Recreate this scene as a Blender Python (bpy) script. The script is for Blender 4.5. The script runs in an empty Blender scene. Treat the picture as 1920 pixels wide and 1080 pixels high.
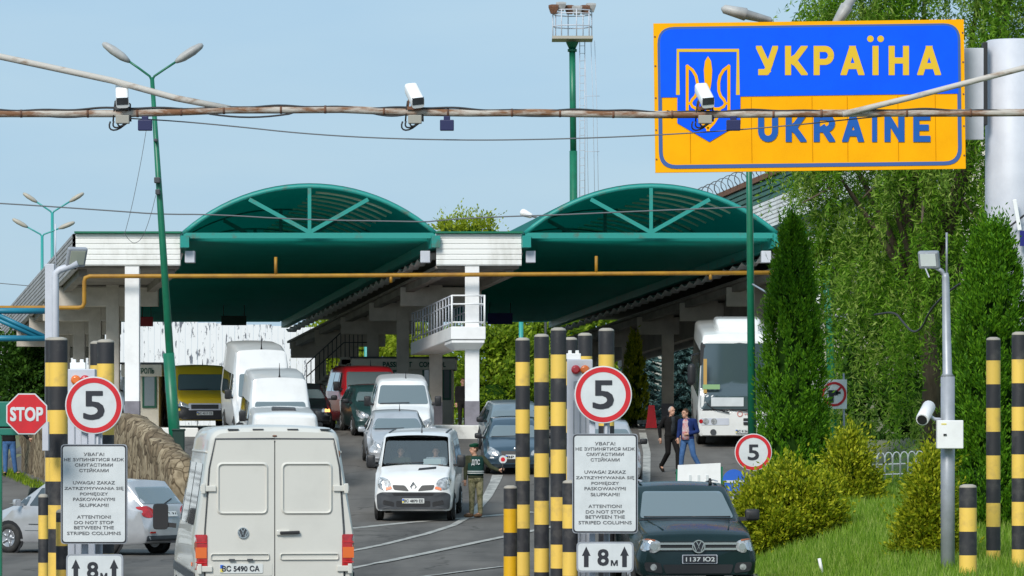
import bpy, bmesh, math, random
import numpy as np
from mathutils import Vector, Matrix
from mathutils.bvhtree import BVHTree
random.seed(7); rng = np.random.default_rng(7)
R = math.radians
SC = bpy.context.scene
COL = SC.collection

# ------------------------------------------------------------------ camera, sky, sun, exposure
F, HC, HY = 8000.0, 2.8, 785.0            # focal length in pixels of the 1920 frame, eye height, horizon row
cam = bpy.data.cameras.new("camera"); cam_o = bpy.data.objects.new("camera", cam); COL.objects.link(cam_o)
cam.sensor_width = 36.0; cam.lens = 36.0 * F / 1920.0
cam.shift_y = (HY - 540.0) / 1920.0
cam.clip_start = 1.0; cam.clip_end = 8000.0
cam_o.location = (0, 0, HC); cam_o.rotation_euler = (R(90), 0, 0)
SC.camera = cam_o
SUN_EL, SUN_AZ = 38.0, 204.0              # sun behind the camera and to its left
w = bpy.data.worlds.new("World"); SC.world = w; w.use_nodes = True
nt = w.node_tree; nt.nodes.clear()
out = nt.nodes.new("ShaderNodeOutputWorld"); bg = nt.nodes.new("ShaderNodeBackground")
sky = nt.nodes.new("ShaderNodeTexSky"); sky.sky_type = 'NISHITA'; sky.sun_disc = False
sky.sun_elevation = R(SUN_EL); sky.sun_rotation = R(SUN_AZ)
sky.air_density = 1.0; sky.dust_density = 1.2; sky.ozone_density = 3.0
mx = nt.nodes.new("ShaderNodeMix"); mx.data_type = 'RGBA'; mx.inputs[0].default_value = 0.8
# thin even veil of high cloud over the clear sky
tc = nt.nodes.new("ShaderNodeTexCoord"); nz = nt.nodes.new("ShaderNodeTexNoise"); nz.inputs['Scale'].default_value = 9.0
nz.inputs['Detail'].default_value = 4.0
mpn = nt.nodes.new("ShaderNodeMapping"); mpn.inputs['Scale'].default_value = (1, 1, 5)
rp = nt.nodes.new("ShaderNodeValToRGB")
rp.color_ramp.elements[0].position = .35; rp.color_ramp.elements[0].color = (.425, .635, .83, 1)
rp.color_ramp.elements[1].position = .7; rp.color_ramp.elements[1].color = (.485, .68, .84, 1)
sc10 = nt.nodes.new("ShaderNodeVectorMath"); sc10.operation = 'SCALE'; sc10.inputs[3].default_value = 9.1
nt.links.new(tc.outputs['Generated'], mpn.inputs[0]); nt.links.new(mpn.outputs[0], nz.inputs['Vector'])
nt.links.new(nz.outputs['Fac'], rp.inputs[0]); nt.links.new(rp.outputs[0], sc10.inputs[0])
nt.links.new(sky.outputs[0], mx.inputs[6]); nt.links.new(sc10.outputs[0], mx.inputs[7])
nt.links.new(mx.outputs[2], bg.inputs[0]); bg.inputs[1].default_value = 0.1
nt.links.new(bg.outputs[0], out.inputs[0])
sun = bpy.data.lights.new("sun", 'SUN'); sun_o = bpy.data.objects.new("sun", sun); COL.objects.link(sun_o)
sun.energy = 3.1; sun.angle = R(20); sun.color = (1.0, .955, .88)
_a = R(SUN_AZ)
sdir = Vector((math.sin(_a) * math.cos(R(SUN_EL)), math.cos(_a) * math.cos(R(SUN_EL)), math.sin(R(SUN_EL))))
sun_o.rotation_euler = sdir.to_track_quat('Z', 'Y').to_euler()
SC.view_settings.view_transform = 'Standard'; SC.view_settings.look = 'None'
SC.view_settings.exposure = 0.15; SC.view_settings.gamma = 1.0
SC.cycles.max_bounces = 6; SC.cycles.transparent_max_bounces = 12
SC.cycles.use_denoising = True

# ------------------------------------------------------------------ materials
def mat(name, col, rough=.6, metal=0., spec=.5, n=None, col2=None, bump=None, coat=0., ramp=(.4, .65), stretch=(1, 1, 1), emit=None):
    m = bpy.data.materials.new(name); m.use_nodes = True
    t = m.node_tree; b = t.nodes['Principled BSDF']
    b.inputs['Base Color'].default_value = (*col, 1); b.inputs['Roughness'].default_value = rough
    b.inputs['Metallic'].default_value = metal; b.inputs['Specular IOR Level'].default_value = spec
    if coat: b.inputs['Coat Weight'].default_value = coat; b.inputs['Coat Roughness'].default_value = .06
    if emit: b.inputs['Emission Color'].default_value = (*emit[:3], 1); b.inputs['Emission Strength'].default_value = emit[3]
    if n or bump:
        c = t.nodes.new("ShaderNodeTexCoord"); mp = t.nodes.new("ShaderNodeMapping"); mp.inputs['Scale'].default_value = stretch
        t.links.new(c.outputs['Object'], mp.inputs[0])
    if n:
        z = t.nodes.new("ShaderNodeTexNoise"); z.inputs['Scale'].default_value = n; z.inputs['Detail'].default_value = 6; z.inputs['Roughness'].default_value = .62
        r = t.nodes.new("ShaderNodeValToRGB"); r.color_ramp.elements[0].position, r.color_ramp.elements[1].position = ramp
        r.color_ramp.elements[0].color = (*col, 1); r.color_ramp.elements[1].color = (*(col2 or tuple(x * .75 for x in col)), 1)
        t.links.new(mp.outputs[0], z.inputs['Vector']); t.links.new(z.outputs['Fac'], r.inputs[0]); t.links.new(r.outputs[0], b.inputs['Base Color'])
    if bump:
        z2 = t.nodes.new("ShaderNodeTexNoise"); z2.inputs['Scale'].default_value = bump[0]; z2.inputs['Detail'].default_value = 5
        bp = t.nodes.new("ShaderNodeBump"); bp.inputs['Strength'].default_value = bump[1]; bp.inputs['Distance'].default_value = .02
        t.links.new(mp.outputs[0], z2.inputs['Vector']); t.links.new(z2.outputs['Fac'], bp.inputs['Height']); t.links.new(bp.outputs[0], b.inputs['Normal'])
    return m

def leafmat(name, cols, transl=.35, rough=.65):
    m = bpy.data.materials.new(name); m.use_nodes = True; t = m.node_tree; t.nodes.clear()
    o = t.nodes.new("ShaderNodeOutputMaterial"); g = t.nodes.new("ShaderNodeNewGeometry"); r = t.nodes.new("ShaderNodeValToRGB")
    e = r.color_ramp.elements
    while len(e) < len(cols): e.new(.5)
    for i, c in enumerate(cols): e[i].position = i / (len(cols) - 1); e[i].color = (*c, 1)
    d = t.nodes.new("ShaderNodeBsdfPrincipled"); d.inputs['Roughness'].default_value = rough; d.inputs['Specular IOR Level'].default_value = .25
    tr = t.nodes.new("ShaderNodeBsdfTranslucent"); mxx = t.nodes.new("ShaderNodeMixShader"); mxx.inputs[0].default_value = transl
    t.links.new(g.outputs['Random Per Island'], r.inputs[0])
    t.links.new(r.outputs[0], d.inputs['Base Color']); t.links.new(r.outputs[0], tr.inputs[0])
    t.links.new(d.outputs[0], mxx.inputs[1]); t.links.new(tr.outputs[0], mxx.inputs[2]); t.links.new(mxx.outputs[0], o.inputs[0])
    return m

def paint(name, col, dirt=.8, rough=.32, coat=.5):
    return mat(name, col, rough, n=1.7, col2=tuple(c * dirt for c in col), ramp=(.45, .8), coat=coat)

M = {}
M['asphalt'] = mat('asphalt', (.128, .12, .112), .95, spec=.2, n=.55, col2=(.154, .145, .135), bump=(60, .3), ramp=(.35, .7))
M['soil'] = mat('soil', (.16, .15, .09), .95, n=.8, col2=(.10, .14, .04))
M['turf'] = mat('turf', (.075, .15, .02), .95, n=2.5, col2=(.13, .2, .04), bump=(25, .6))
M['line'] = mat('road_line_paint', (.43, .42, .385), .8, n=4, col2=(.17, .17, .16), ramp=(.42, .68))
M['kerb'] = mat('kerb_paint', (.72, .71, .67), .8, n=3, col2=(.45, .44, .4), ramp=(.5, .8))
M['white'] = mat('white_metal', (.78, .78, .77), .45, n=1.2, col2=(.66, .66, .64), ramp=(.45, .8))
M['fascia'] = mat('white_sheet', (.8, .8, .78), .5, n=1.4, col2=(.5, .49, .45), ramp=(.5, .8), stretch=(1, 1, .35))
M['sidesheet'] = mat('grey_sheet', (.36, .35, .36), .55, n=.9, col2=(.26, .25, .26))
M['concrete'] = mat('concrete', (.5, .455, .4), .85, n=1.5, col2=(.39, .35, .305), bump=(20, .2))
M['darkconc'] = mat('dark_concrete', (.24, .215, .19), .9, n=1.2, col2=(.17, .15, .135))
M['whitepost'] = mat('white_post', (.8, .8, .8), .6, n=1.6, col2=(.66, .66, .66), ramp=(.5, .85))
M['greybase'] = mat('grey_base', (.2, .19, .22), .8, n=3)
M['teal'] = mat('teal_paint', (.012, .26, .225), .5, n=2.2, col2=(.1, .1, .07), ramp=(.56, .75))
M['vault'] = mat('vault_sheet', (.014, .2, .175), .5, n=.7, col2=(.012, .16, .14))
M['ceil'] = mat('ceiling_sheet', (.012, .24, .21), .5, n=.5, col2=(.009, .17, .155), stretch=(.3, 2, 1))
M['cream'] = mat('cream_light_streak', (.9, .86, .68), .6)  # pale colour that paints in the daylight streaks of the vaults
M['green'] = mat('green_pole', (.006, .16, .085), .4, n=2, col2=(.005, .12, .062))
M['tealpole'] = mat('teal_pole', (.03, .3, .28), .4)
M['galv'] = mat('galvanised', (.36, .38, .42), .45, metal=.25, n=3, col2=(.28, .3, .33))
M['galvlight'] = mat('light_grey_steel', (.56, .58, .64), .5, n=1.2, col2=(.47, .49, .55))
M['yellowpipe'] = mat('yellow_pipe', (.4, .2, .01), .55, n=2, col2=(.28, .13, .01))
M['rustpipe'] = mat('rusty_pipe', (.47, .43, .38), .8, n=9, col2=(.2, .095, .045), ramp=(.42, .6), stretch=(.25, 1, 1), bump=(30, .4))
M['rustpale'] = mat('pale_rusty_pipe', (.5, .47, .43), .8, n=8, col2=(.22, .13, .07), ramp=(.52, .72), stretch=(.4, 1, 1), bump=(30, .3))
M['cable'] = mat('cable_black', (.02, .02, .022), .6)
M['cablegrey'] = mat('cable_grey', (.12, .13, .14), .6)
M['black'] = mat('black_plastic', (.018, .018, .02), .5)
M['dgrey'] = mat('dark_grey_plastic', (.055, .06, .068), .55, n=4, col2=(.04, .044, .05))
M['rubber'] = mat('rubber', (.02, .02, .02), .85, n=8, col2=(.04, .038, .035))
M['rim'] = mat('rim_metal', (.42, .43, .45), .35, metal=.7)
M['bolblack'] = mat('bollard_black', (.024, .024, .028), .6, n=3.5, col2=(.085, .08, .075), ramp=(.5, .78))
M['bolyellow'] = mat('bollard_yellow', (.8, .53, .095), .55, n=3.5, col2=(.5, .34, .1), ramp=(.52, .8))
M['bolorange'] = mat('bollard_deep_yellow', (.72, .4, .005), .5, n=4, col2=(.6, .32, .005), ramp=(.5, .85))
M['bolcap'] = mat('bollard_cap', (.36, .33, .28), .7)
M['signwhite'] = mat('sign_white', (.62, .65, .66), .5, n=3, col2=(.55, .58, .59))
M['signred'] = mat('sign_red', (.6, .012, .02), .45, n=5, col2=(.5, .012, .02))
M['signblack'] = mat('sign_black', (.02, .022, .03), .5)
M['textgrey'] = mat('sign_faded_text', (.12, .125, .135), .6)
M['signblue'] = mat('sign_blue', (.0, .1, .95), .6, spec=.15, n=1.5, col2=(.0, .09, .85))
M['signyellow'] = mat('sign_yellow', (.95, .42, .0), .6, spec=.12, n=1.5, col2=(.88, .38, .0))
M['seam'] = mat('seam_film', (.62, .27, .0), .7, spec=.1)
M['signletter'] = mat('sign_pale_yellow', (.74, .47, .03), .6, spec=.2)
M['borderblue'] = mat('sign_border_blue', (.035, .1, .32), .5)
M['tex_blue'] = mat('sign_text_blue', (.012, .1, .4), .6, spec=.2)
M['glass'] = mat('vehicle_glass', (.035, .045, .05), .05, spec=.9, coat=1.0)
M['busglass'] = mat('coach_glass', (.05, .075, .085), .06, spec=.9, coat=.8)
M['glassblue'] = mat('bright_glass', (.13, .165, .175), .06, spec=1.0, coat=1.0)
M['lamp_clear'] = mat('headlight_glass', (.55, .57, .58), .12, metal=.35, n=14, col2=(.2, .2, .21), coat=1.)
M['lamp_red'] = mat('tail_red', (.45, .008, .01), .2, coat=1., n=12, col2=(.3, .004, .006))
M['amber_dim'] = mat('amber_lens_dim', (.3, .09, .03), .25, coat=.6)
M['lamp_amber'] = mat('amber_lens', (.7, .13, .01), .25, coat=1.)
M['chrome'] = mat('chrome', (.7, .71, .73), .18, metal=.9)
M['platew'] = mat('plate_white', (.62, .64, .63), .5)
M['platey'] = mat('plate_yellow', (.72, .6, .12), .5)
M['plateb'] = mat('plate_blue', (.02, .12, .55), .5)
M['navybox'] = mat('navy_box', (.008, .012, .075), .5)
M['campaint'] = mat('camera_white', (.83, .83, .83), .35)
M['rust'] = mat('rust', (.2, .09, .05), .9, n=12, col2=(.09, .05, .035))
M['boxgrey'] = mat('box_grey', (.32, .31, .27), .6)
M['litlamp'] = mat('lit_panel', (.62, .66, .6), .3, emit=(.9, .95, .85, .25))
M['hallgreen'] = mat('hall_green', (.04, .13, .1), .6, n=1, col2=(.03, .1, .08))
M['red'] = mat('red_panel', (.22, .005, .01), .5)
M['dgreen'] = mat('dark_green_panel', (.004, .03, .022), .6)
M['blueboard'] = mat('blue_panel', (.004, .007, .16), .5)
M['tealtruss'] = mat('blue_teal_paint', (.01, .2, .3), .45, n=2, col2=(.01, .15, .24))
M['barrier'] = mat('barrier_green', (.012, .19, .14), .45, n=2, col2=(.01, .14, .1))
M['booth'] = mat('booth_grey', (.68, .64, .55), .6, n=1.5, col2=(.58, .54, .47))
M['boothgreen'] = mat('booth_green', (.005, .09, .05), .4)
M['trunk'] = mat('bark', (.11, .085, .06), .95, n=6, col2=(.06, .045, .03), bump=(15, .6), stretch=(2, 2, .5))
M['skin'] = mat('skin', (.5, .27, .18), .55)
M['letgreen'] = mat('letter_green', (.01, .08, .05), .5)

def stone_mat():
    m = bpy.data.materials.new('split_stone'); m.use_nodes = True; t = m.node_tree; b = t.nodes['Principled BSDF']; L = t.links.new; N_ = t.nodes.new
    c = N_("ShaderNodeTexCoord"); mp = N_("ShaderNodeMapping"); mp.inputs['Scale'].default_value = (1.7, 1.7, 1.05)
    z0 = N_("ShaderNodeTexNoise"); z0.inputs['Scale'].default_value = 2.2; s0 = N_("ShaderNodeVectorMath"); s0.operation = 'SCALE'; s0.inputs[3].default_value = .35; ad = N_("ShaderNodeVectorMath"); ad.operation = 'ADD'
    v = N_("ShaderNodeTexVoronoi"); v.inputs['Scale'].default_value = 2.3; ve = N_("ShaderNodeTexVoronoi"); ve.feature = 'DISTANCE_TO_EDGE'; ve.inputs['Scale'].default_value = 2.3
    sep = N_("ShaderNodeSeparateColor"); r = N_("ShaderNodeValToRGB"); r.color_ramp.elements[0].color = (.17, .125, .08, 1); r.color_ramp.elements[1].color = (.42, .34, .23, 1); e = r.color_ramp.elements.new(.5); e.color = (.29, .225, .145, 1)
    r2 = N_("ShaderNodeValToRGB"); r2.color_ramp.elements[0].position = .0; r2.color_ramp.elements[1].position = .07; r2.color_ramp.elements[0].color = (.28, .25, .22, 1)
    z = N_("ShaderNodeTexNoise"); z.inputs['Scale'].default_value = 7; z.inputs['Detail'].default_value = 8; r3 = N_("ShaderNodeValToRGB"); r3.color_ramp.elements[0].position = .3; r3.color_ramp.elements[1].position = .65; r3.color_ramp.elements[0].color = (.5, .48, .45, 1)
    m1 = N_("ShaderNodeMix"); m1.data_type = 'RGBA'; m1.blend_type = 'MULTIPLY'; m1.inputs[0].default_value = 1; m2 = N_("ShaderNodeMix"); m2.data_type = 'RGBA'; m2.blend_type = 'MULTIPLY'; m2.inputs[0].default_value = 1
    bp = N_("ShaderNodeBump"); bp.inputs['Strength'].default_value = .8; bp.inputs['Distance'].default_value = .05
    L(c.outputs['Object'], mp.inputs[0]); L(c.outputs['Object'], z0.inputs['Vector']); L(z0.outputs['Color'], s0.inputs[0]); L(mp.outputs[0], ad.inputs[0]); L(s0.outputs[0], ad.inputs[1]); L(ad.outputs[0], v.inputs['Vector']); L(ad.outputs[0], ve.inputs['Vector']); L(c.outputs['Object'], z.inputs['Vector'])
    L(v.outputs['Color'], sep.inputs[0]); L(sep.outputs[0], r.inputs[0]); L(ve.outputs['Distance'], r2.inputs[0]); L(z.outputs['Fac'], r3.inputs[0]); L(r.outputs[0], m1.inputs[6]); L(r2.outputs[0], m1.inputs[7]); L(m1.outputs[2], m2.inputs[6]); L(r3.outputs[0], m2.inputs[7]); L(m2.outputs[2], b.inputs['Base Color'])
    L(ve.outputs['Distance'], bp.inputs['Height']); L(bp.outputs[0], b.inputs['Normal']); b.inputs['Roughness'].default_value = .95; b.inputs['Specular IOR Level'].default_value = .2
    return m
M['stone'] = stone_mat()
def see_light(k, col, f):       # translucent corrugated plastic
    m = M[k]; t = m.node_tree; b = t.nodes['Principled BSDF']; o = t.nodes['Material Output']; tr = t.nodes.new("ShaderNodeBsdfTranslucent"); tr.inputs[0].default_value = (*col, 1)
    mxx = t.nodes.new("ShaderNodeMixShader"); mxx.inputs[0].default_value = f; t.links.new(b.outputs[0], mxx.inputs[1]); t.links.new(tr.outputs[0], mxx.inputs[2]); t.links.new(mxx.outputs[0], o.inputs[0])
see_light('vault', (.035, .5, .43), .4); see_light('ceil', (.05, .6, .53), .55)
def asphalt_detail():
    m = M['asphalt']; t = m.node_tree; b = t.nodes['Principled BSDF']; L = t.links.new; src = b.inputs['Base Color'].links[0].from_socket
    c = t.nodes.new("ShaderNodeTexCoord"); mp = t.nodes.new("ShaderNodeMapping"); mp.inputs['Scale'].default_value = (1.2, .16, 1); mp.inputs['Rotation'].default_value = (0, 0, .15)
    z = t.nodes.new("ShaderNodeTexNoise"); z.inputs['Scale'].default_value = .9; z.inputs['Detail'].default_value = 6
    r = t.nodes.new("ShaderNodeValToRGB"); r.color_ramp.elements[0].position = .33; r.color_ramp.elements[1].position = .62; r.color_ramp.elements[0].color = (.66, .66, .66, 1); r.color_ramp.elements[1].color = (1.06, 1.05, 1.03, 1)
    v = t.nodes.new("ShaderNodeTexVoronoi"); v.feature = 'DISTANCE_TO_EDGE'; v.inputs['Scale'].default_value = .22; r2 = t.nodes.new("ShaderNodeValToRGB"); r2.color_ramp.elements[0].position = .0; r2.color_ramp.elements[1].position = .012; r2.color_ramp.elements[0].color = (.45, .45, .45, 1)
    z3 = t.nodes.new("ShaderNodeTexNoise"); z3.inputs['Scale'].default_value = 1.3; va = t.nodes.new("ShaderNodeVectorMath"); va.operation = 'ADD'; sc_ = t.nodes.new("ShaderNodeVectorMath"); sc_.operation = 'SCALE'; sc_.inputs[3].default_value = .8
    m1 = t.nodes.new("ShaderNodeMix"); m1.data_type = 'RGBA'; m1.blend_type = 'MULTIPLY'; m1.inputs[0].default_value = 1; m2 = t.nodes.new("ShaderNodeMix"); m2.data_type = 'RGBA'; m2.blend_type = 'MULTIPLY'; m2.inputs[0].default_value = .8
    L(c.outputs['Object'], mp.inputs[0]); L(mp.outputs[0], z.inputs['Vector']); L(z.outputs['Fac'], r.inputs[0]); L(c.outputs['Object'], z3.inputs['Vector']); L(z3.outputs['Color'], sc_.inputs[0]); L(c.outputs['Object'], va.inputs[0]); L(sc_.outputs[0], va.inputs[1]); L(va.outputs[0], v.inputs['Vector']); L(v.outputs['Distance'], r2.inputs[0])
    L(src, m1.inputs[6]); L(r.outputs[0], m1.inputs[7]); L(m1.outputs[2], m2.inputs[6]); L(r2.outputs[0], m2.inputs[7]); L(m2.outputs[2], b.inputs['Base Color'])
asphalt_detail()
def glass_clear():
    m = bpy.data.materials.new('clear_windscreen'); m.use_nodes = True; t = m.node_tree; t.nodes.clear()
    o = t.nodes.new("ShaderNodeOutputMaterial"); tr = t.nodes.new("ShaderNodeBsdfTransparent"); tr.inputs[0].default_value = (.72, .8, .8, 1)
    g = t.nodes.new("ShaderNodeBsdfGlossy"); g.inputs['Roughness'].default_value = .03
    df = t.nodes.new("ShaderNodeBsdfDiffuse"); df.inputs[0].default_value = (.3, .36, .38, 1)
    a = t.nodes.new("ShaderNodeMixShader"); a.inputs[0].default_value = .16
    b = t.nodes.new("ShaderNodeMixShader"); b.inputs[0].default_value = .13
    t.links.new(tr.outputs[0], a.inputs[1]); t.links.new(g.outputs[0], a.inputs[2])
    t.links.new(a.outputs[0], b.inputs[1]); t.links.new(df.outputs[0], b.inputs[2]); t.links.new(b.outputs[0], o.inputs[0])
    return m
M['clear'] = glass_clear()

# ------------------------------------------------------------------ placing
def P(px, py, Y): return Vector(((px - 960.0) * Y / F, Y, HC + (HY - py) * Y / F))
def S(Y): return F / Y                    # pixels per metre at distance Y
_py = [0, 70, 90, 103, 115, 117, 125, 132, 140, 4000]; _pz = [0, 0, .15, .45, 1.27, 1.4, 1.94, 2.42, 2.5, 2.5]
def zmain(Y): return float(np.interp(Y, _py, _pz))
def zleft(Y): return .35 * zmain(min(Y, 92)) + max(0., min(Y, 140) - 96) * .055
def edge(Y): return float(np.interp(Y, [0, 85, 110, 4000], [4.15, 4.3, 8.6, 8.6]))
WALL_A, WALL_B = (-7.45, 97.5), (-13.4, 119.0)
def wallx(Y): return WALL_A[0] + (WALL_B[0] - WALL_A[0]) * (Y - WALL_A[1]) / (WALL_B[1] - WALL_A[1])
def Zg(X, Y):
    z = zmain(Y)
    if Y < 128:
        t = min(1., max(0., (wallx(Y) + .1 - X) / .5)); z = z * (1 - t) + zleft(Y) * t
    e = edge(Y)
    if X > e:
        b = min(1., (X - e) / 2.2); z += b * (.25 + .034 * max(0., min(Y, 105) - 66))
    return z
def G(px, py):
    for Y in np.arange(44, 200, .1):
        p = P(px, py, Y)
        if p.z <= Zg(p.x, Y): return p
    return P(px, py, 130)

# ------------------------------------------------------------------ mesh helper
class MB:
    def __init__(s): s.v = []; s.f = []; s.m = []; s.sm = []
    def add(s, vs, fs, mi=0, smooth=False):
        k = len(s.v); s.v += [tuple(p) for p in vs]
        for f in fs: s.f.append(tuple(i + k for i in f)); s.m.append(mi); s.sm.append(smooth)
        return s
    def box(s, c, d, rz=0, mi=0, rot=None):
        q = rot or Matrix.Rotation(rz, 3, 'Z'); c = Vector(c)
        vs = [c + q @ Vector((x * d[0] / 2, y * d[1] / 2, z * d[2] / 2)) for x in (-1, 1) for y in (-1, 1) for z in (-1, 1)]
        return s.add(vs, [(0, 1, 3, 2), (4, 6, 7, 5), (0, 4, 5, 1), (2, 3, 7, 6), (0, 2, 6, 4), (1, 5, 7, 3)], mi)
    def bar(s, a, b, wd, h, mi=0, up=(0, 0, 1)):
        a, b = Vector(a), Vector(b); d = (b - a); L = d.length
        if L < 1e-6: return s
        d.normalize(); u = Vector(up)
        if abs(d.dot(u)) > .98: u = Vector((0, 1, 0))
        x = d.cross(u).normalized(); z = x.cross(d)
        return s.box((a + b) / 2, (wd, L, h), mi=mi, rot=Matrix((x, d, z)).transposed())
    def tube(s, pts, r, n=8, mi=0, cap=True):
        pts = [Vector(p) for p in pts]; rs = r if isinstance(r, (list, tuple)) else [r] * len(pts)
        vs = []; fs = []; ref = None
        for i, p in enumerate(pts):
            d = (pts[min(i + 1, len(pts) - 1)] - pts[max(i - 1, 0)]).normalized()
            if ref is None: ref = Vector((1, 0, 0)) if abs(d.x) < .8 else Vector((0, 0, 1))
            x = (ref - d * ref.dot(d)).normalized(); ref = x; y = d.cross(x)
            for k in range(n):
                a = 2 * math.pi * k / n; vs.append(p + (x * math.cos(a) + y * math.sin(a)) * rs[i])
        for i in range(len(pts) - 1):
            for k in range(n):
                fs.append((i * n + k, i * n + (k + 1) % n, (i + 1) * n + (k + 1) % n, (i + 1) * n + k))
        s.add(vs, fs, mi, True)
        if cap:
            b = len(s.v) - len(vs)
            s.f.append(tuple(b + k for k in reversed(range(n)))); s.m.append(mi); s.sm.append(False)
            s.f.append(tuple(b + (len(pts) - 1) * n + k for k in range(n))); s.m.append(mi); s.sm.append(False)
        return s
    def ell(s, c, r, n=12, mi=0, rot=None):
        vs = []; fs = []; h = n // 2 + 1; c = Vector(c); q = rot or Matrix.Identity(3)
        for i in range(h + 1):
            t = math.pi * i / h
            for k in range(n):
                a = 2 * math.pi * k / n
                vs.append(c + q @ Vector((r[0] * math.sin(t) * math.cos(a), r[1] * math.sin(t) * math.sin(a), r[2] * math.cos(t))))
        for i in range(h):
            for k in range(n): fs.append((i * n + k, (i + 1) * n + k, (i + 1) * n + (k + 1) % n, i * n + (k + 1) % n))
        return s.add(vs, fs, mi, True)
    def cap(s, a, b, r0, r1, n=10, mi=0):
        a, b = Vector(a), Vector(b); d = (b - a); L = max(d.length, 1e-4); d.normalize(); pts = []; rs = []
        for k in range(5):
            t = math.pi / 2 * (1 - k / 4); pts.append(a - d * r0 * math.sin(t)); rs.append(max(r0 * math.cos(t), .0008))
        for k in range(5):
            t = math.pi / 2 * k / 4; pts.append(b + d * r1 * math.sin(t)); rs.append(max(r1 * math.cos(t), .0008))
        return s.tube(pts, rs, n, mi)
    def loft(s, secs, mi=0, closed=True, caps=True, smooth=True):
        n = len(secs[0]); vs = [p for q in secs for p in q]; fs = []
        for i in range(len(secs) - 1):
            for k in range(n if closed else n - 1):
                fs.append((i * n + k, i * n + (k + 1) % n, (i + 1) * n + (k + 1) % n, (i + 1) * n + k))
        b = len(s.v); s.add(vs, fs, mi, smooth)
        if caps:
            s.f.append(tuple(b + k for k in reversed(range(n)))); s.m.append(mi); s.sm.append(False)
            s.f.append(tuple(b + (len(secs) - 1) * n + k for k in range(n))); s.m.append(mi); s.sm.append(False)
        return s
    def prism(s, poly, y0, y1, mi=0):     # poly in (x, z), pushed from y0 to y1
        n = len(poly); vs = [(x, y0, z) for x, z in poly] + [(x, y1, z) for x, z in poly]
        fs = [tuple(range(n)), tuple(reversed(range(n, 2 * n)))] + [(k, k + n, (k + 1) % n + n, (k + 1) % n) for k in range(n)]
        return s.add(vs, fs, mi)
    def ribbon(s, pts, wd, y0, y1, mi=0):  # a flat stroke of width wd (or widths) along pts in (x, z)
        ws = wd if isinstance(wd, (list, tuple)) else [wd] * len(pts); Lp = []; Rp = []
        for i, p in enumerate(pts):
            a = Vector(pts[max(i - 1, 0)]); b = Vector(pts[min(i + 1, len(pts) - 1)]); d = (b - a)
            d = d.normalized() if d.length > 1e-9 else Vector((1, 0)); nn = Vector((-d.y, d.x)) * ws[i] / 2
            Lp.append((p[0] + nn.x, p[1] + nn.y)); Rp.append((p[0] - nn.x, p[1] - nn.y))
        n = len(pts); vs = [(x, y, z) for y in (y0, y1) for x, z in Lp + Rp]; fs = []
        for i in range(n - 1):
            fs += [(i, i + 1, n + i + 1, n + i), (2 * n + i, 3 * n + i, 3 * n + i + 1, 2 * n + i + 1),
                   (i, 2 * n + i, 2 * n + i + 1, i + 1), (n + i, n + i + 1, 3 * n + i + 1, 3 * n + i)]
        fs += [(0, n, 3 * n, 2 * n), (n - 1, 3 * n - 1, 4 * n - 1, 2 * n - 1)]
        return s.add(vs, fs, mi)
    def disc(s, c, r, y0, y1, n=32, mi=0, r_in=None):
        pts = [(c[0] + r * math.cos(2 * math.pi * k / n), c[1] + r * math.sin(2 * math.pi * k / n)) for k in range(n)]
        if r_in is None: return s.prism(pts, y0, y1, mi)
        q = [(c[0] + r_in * math.cos(2 * math.pi * k / n), c[1] + r_in * math.sin(2 * math.pi * k / n)) for k in range(n)]
        vs = [(x, y, z) for y in (y0, y1) for x, z in pts + q]; fs = []
        for k in range(n):
            j = (k + 1) % n
            fs += [(k, j, n + j, n + k), (2 * n + k, 3 * n + k, 3 * n + j, 2 * n + j), (k, 2 * n + k, 2 * n + j, j), (n + k, n + j, 3 * n + j, 3 * n + k)]
        return s.add(vs, fs, mi)
    def build(s, name, mats, parent=None, label=None, cat=None, group=None, kind=None, bevel=0, origin=None, auto=None, remesh=None, fix=True):
        off = Vector(origin) if origin is not None else (world_loc(parent) if parent is not None and parent.get('_w') else Vector((0, 0, 0)))
        me = bpy.data.meshes.new(name)
        me.from_pydata([(p[0] - off.x, p[1] - off.y, p[2] - off.z) for p in s.v], [], s.f)
        for mm in (mats if isinstance(mats, (list, tuple)) else [mats]): me.materials.append(mm)
        me.polygons.foreach_set('material_index', s.m); me.polygons.foreach_set('use_smooth', s.sm)
        if fix:
            bm = bmesh.new(); bm.from_mesh(me); bmesh.ops.recalc_face_normals(bm, faces=bm.faces); bm.to_mesh(me); bm.free()
        me.update()
        if auto: me.set_sharp_from_angle(angle=R(auto))
        o = bpy.data.objects.new(name, me); COL.objects.link(o)
        if parent is not None:
            o.parent = parent
            if parent.get('_w'): o['_w'] = 1
        if origin is not None: o.location = off
        if bevel:
            b = o.modifiers.new('b', 'BEVEL'); b.width = bevel; b.segments = 2; b.limit_method = 'ANGLE'; b.angle_limit = R(40)
        if remesh:
            md = o.modifiers.new('r', 'REMESH'); md.mode = 'VOXEL'; md.voxel_size = remesh; md.use_smooth_shade = True
            sm = o.modifiers.new('s', 'SMOOTH'); sm.factor = .5; sm.iterations = 3
            dg = bpy.context.evaluated_depsgraph_get(); dg.update()
            nm = bpy.data.meshes.new_from_object(o.evaluated_get(dg)); o.modifiers.clear(); o.data = nm
        tag(o, label, cat, group, kind)
        return o
def world_loc(o):
    p = Vector((0, 0, 0))
    while o is not None: p += o.location; o = o.parent
    return p
def tag(o, label=None, cat=None, group=None, kind=None):
    if label: o['label'] = label
    if cat: o['category'] = cat
    if group: o['group'] = group
    if kind: o['kind'] = kind
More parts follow.
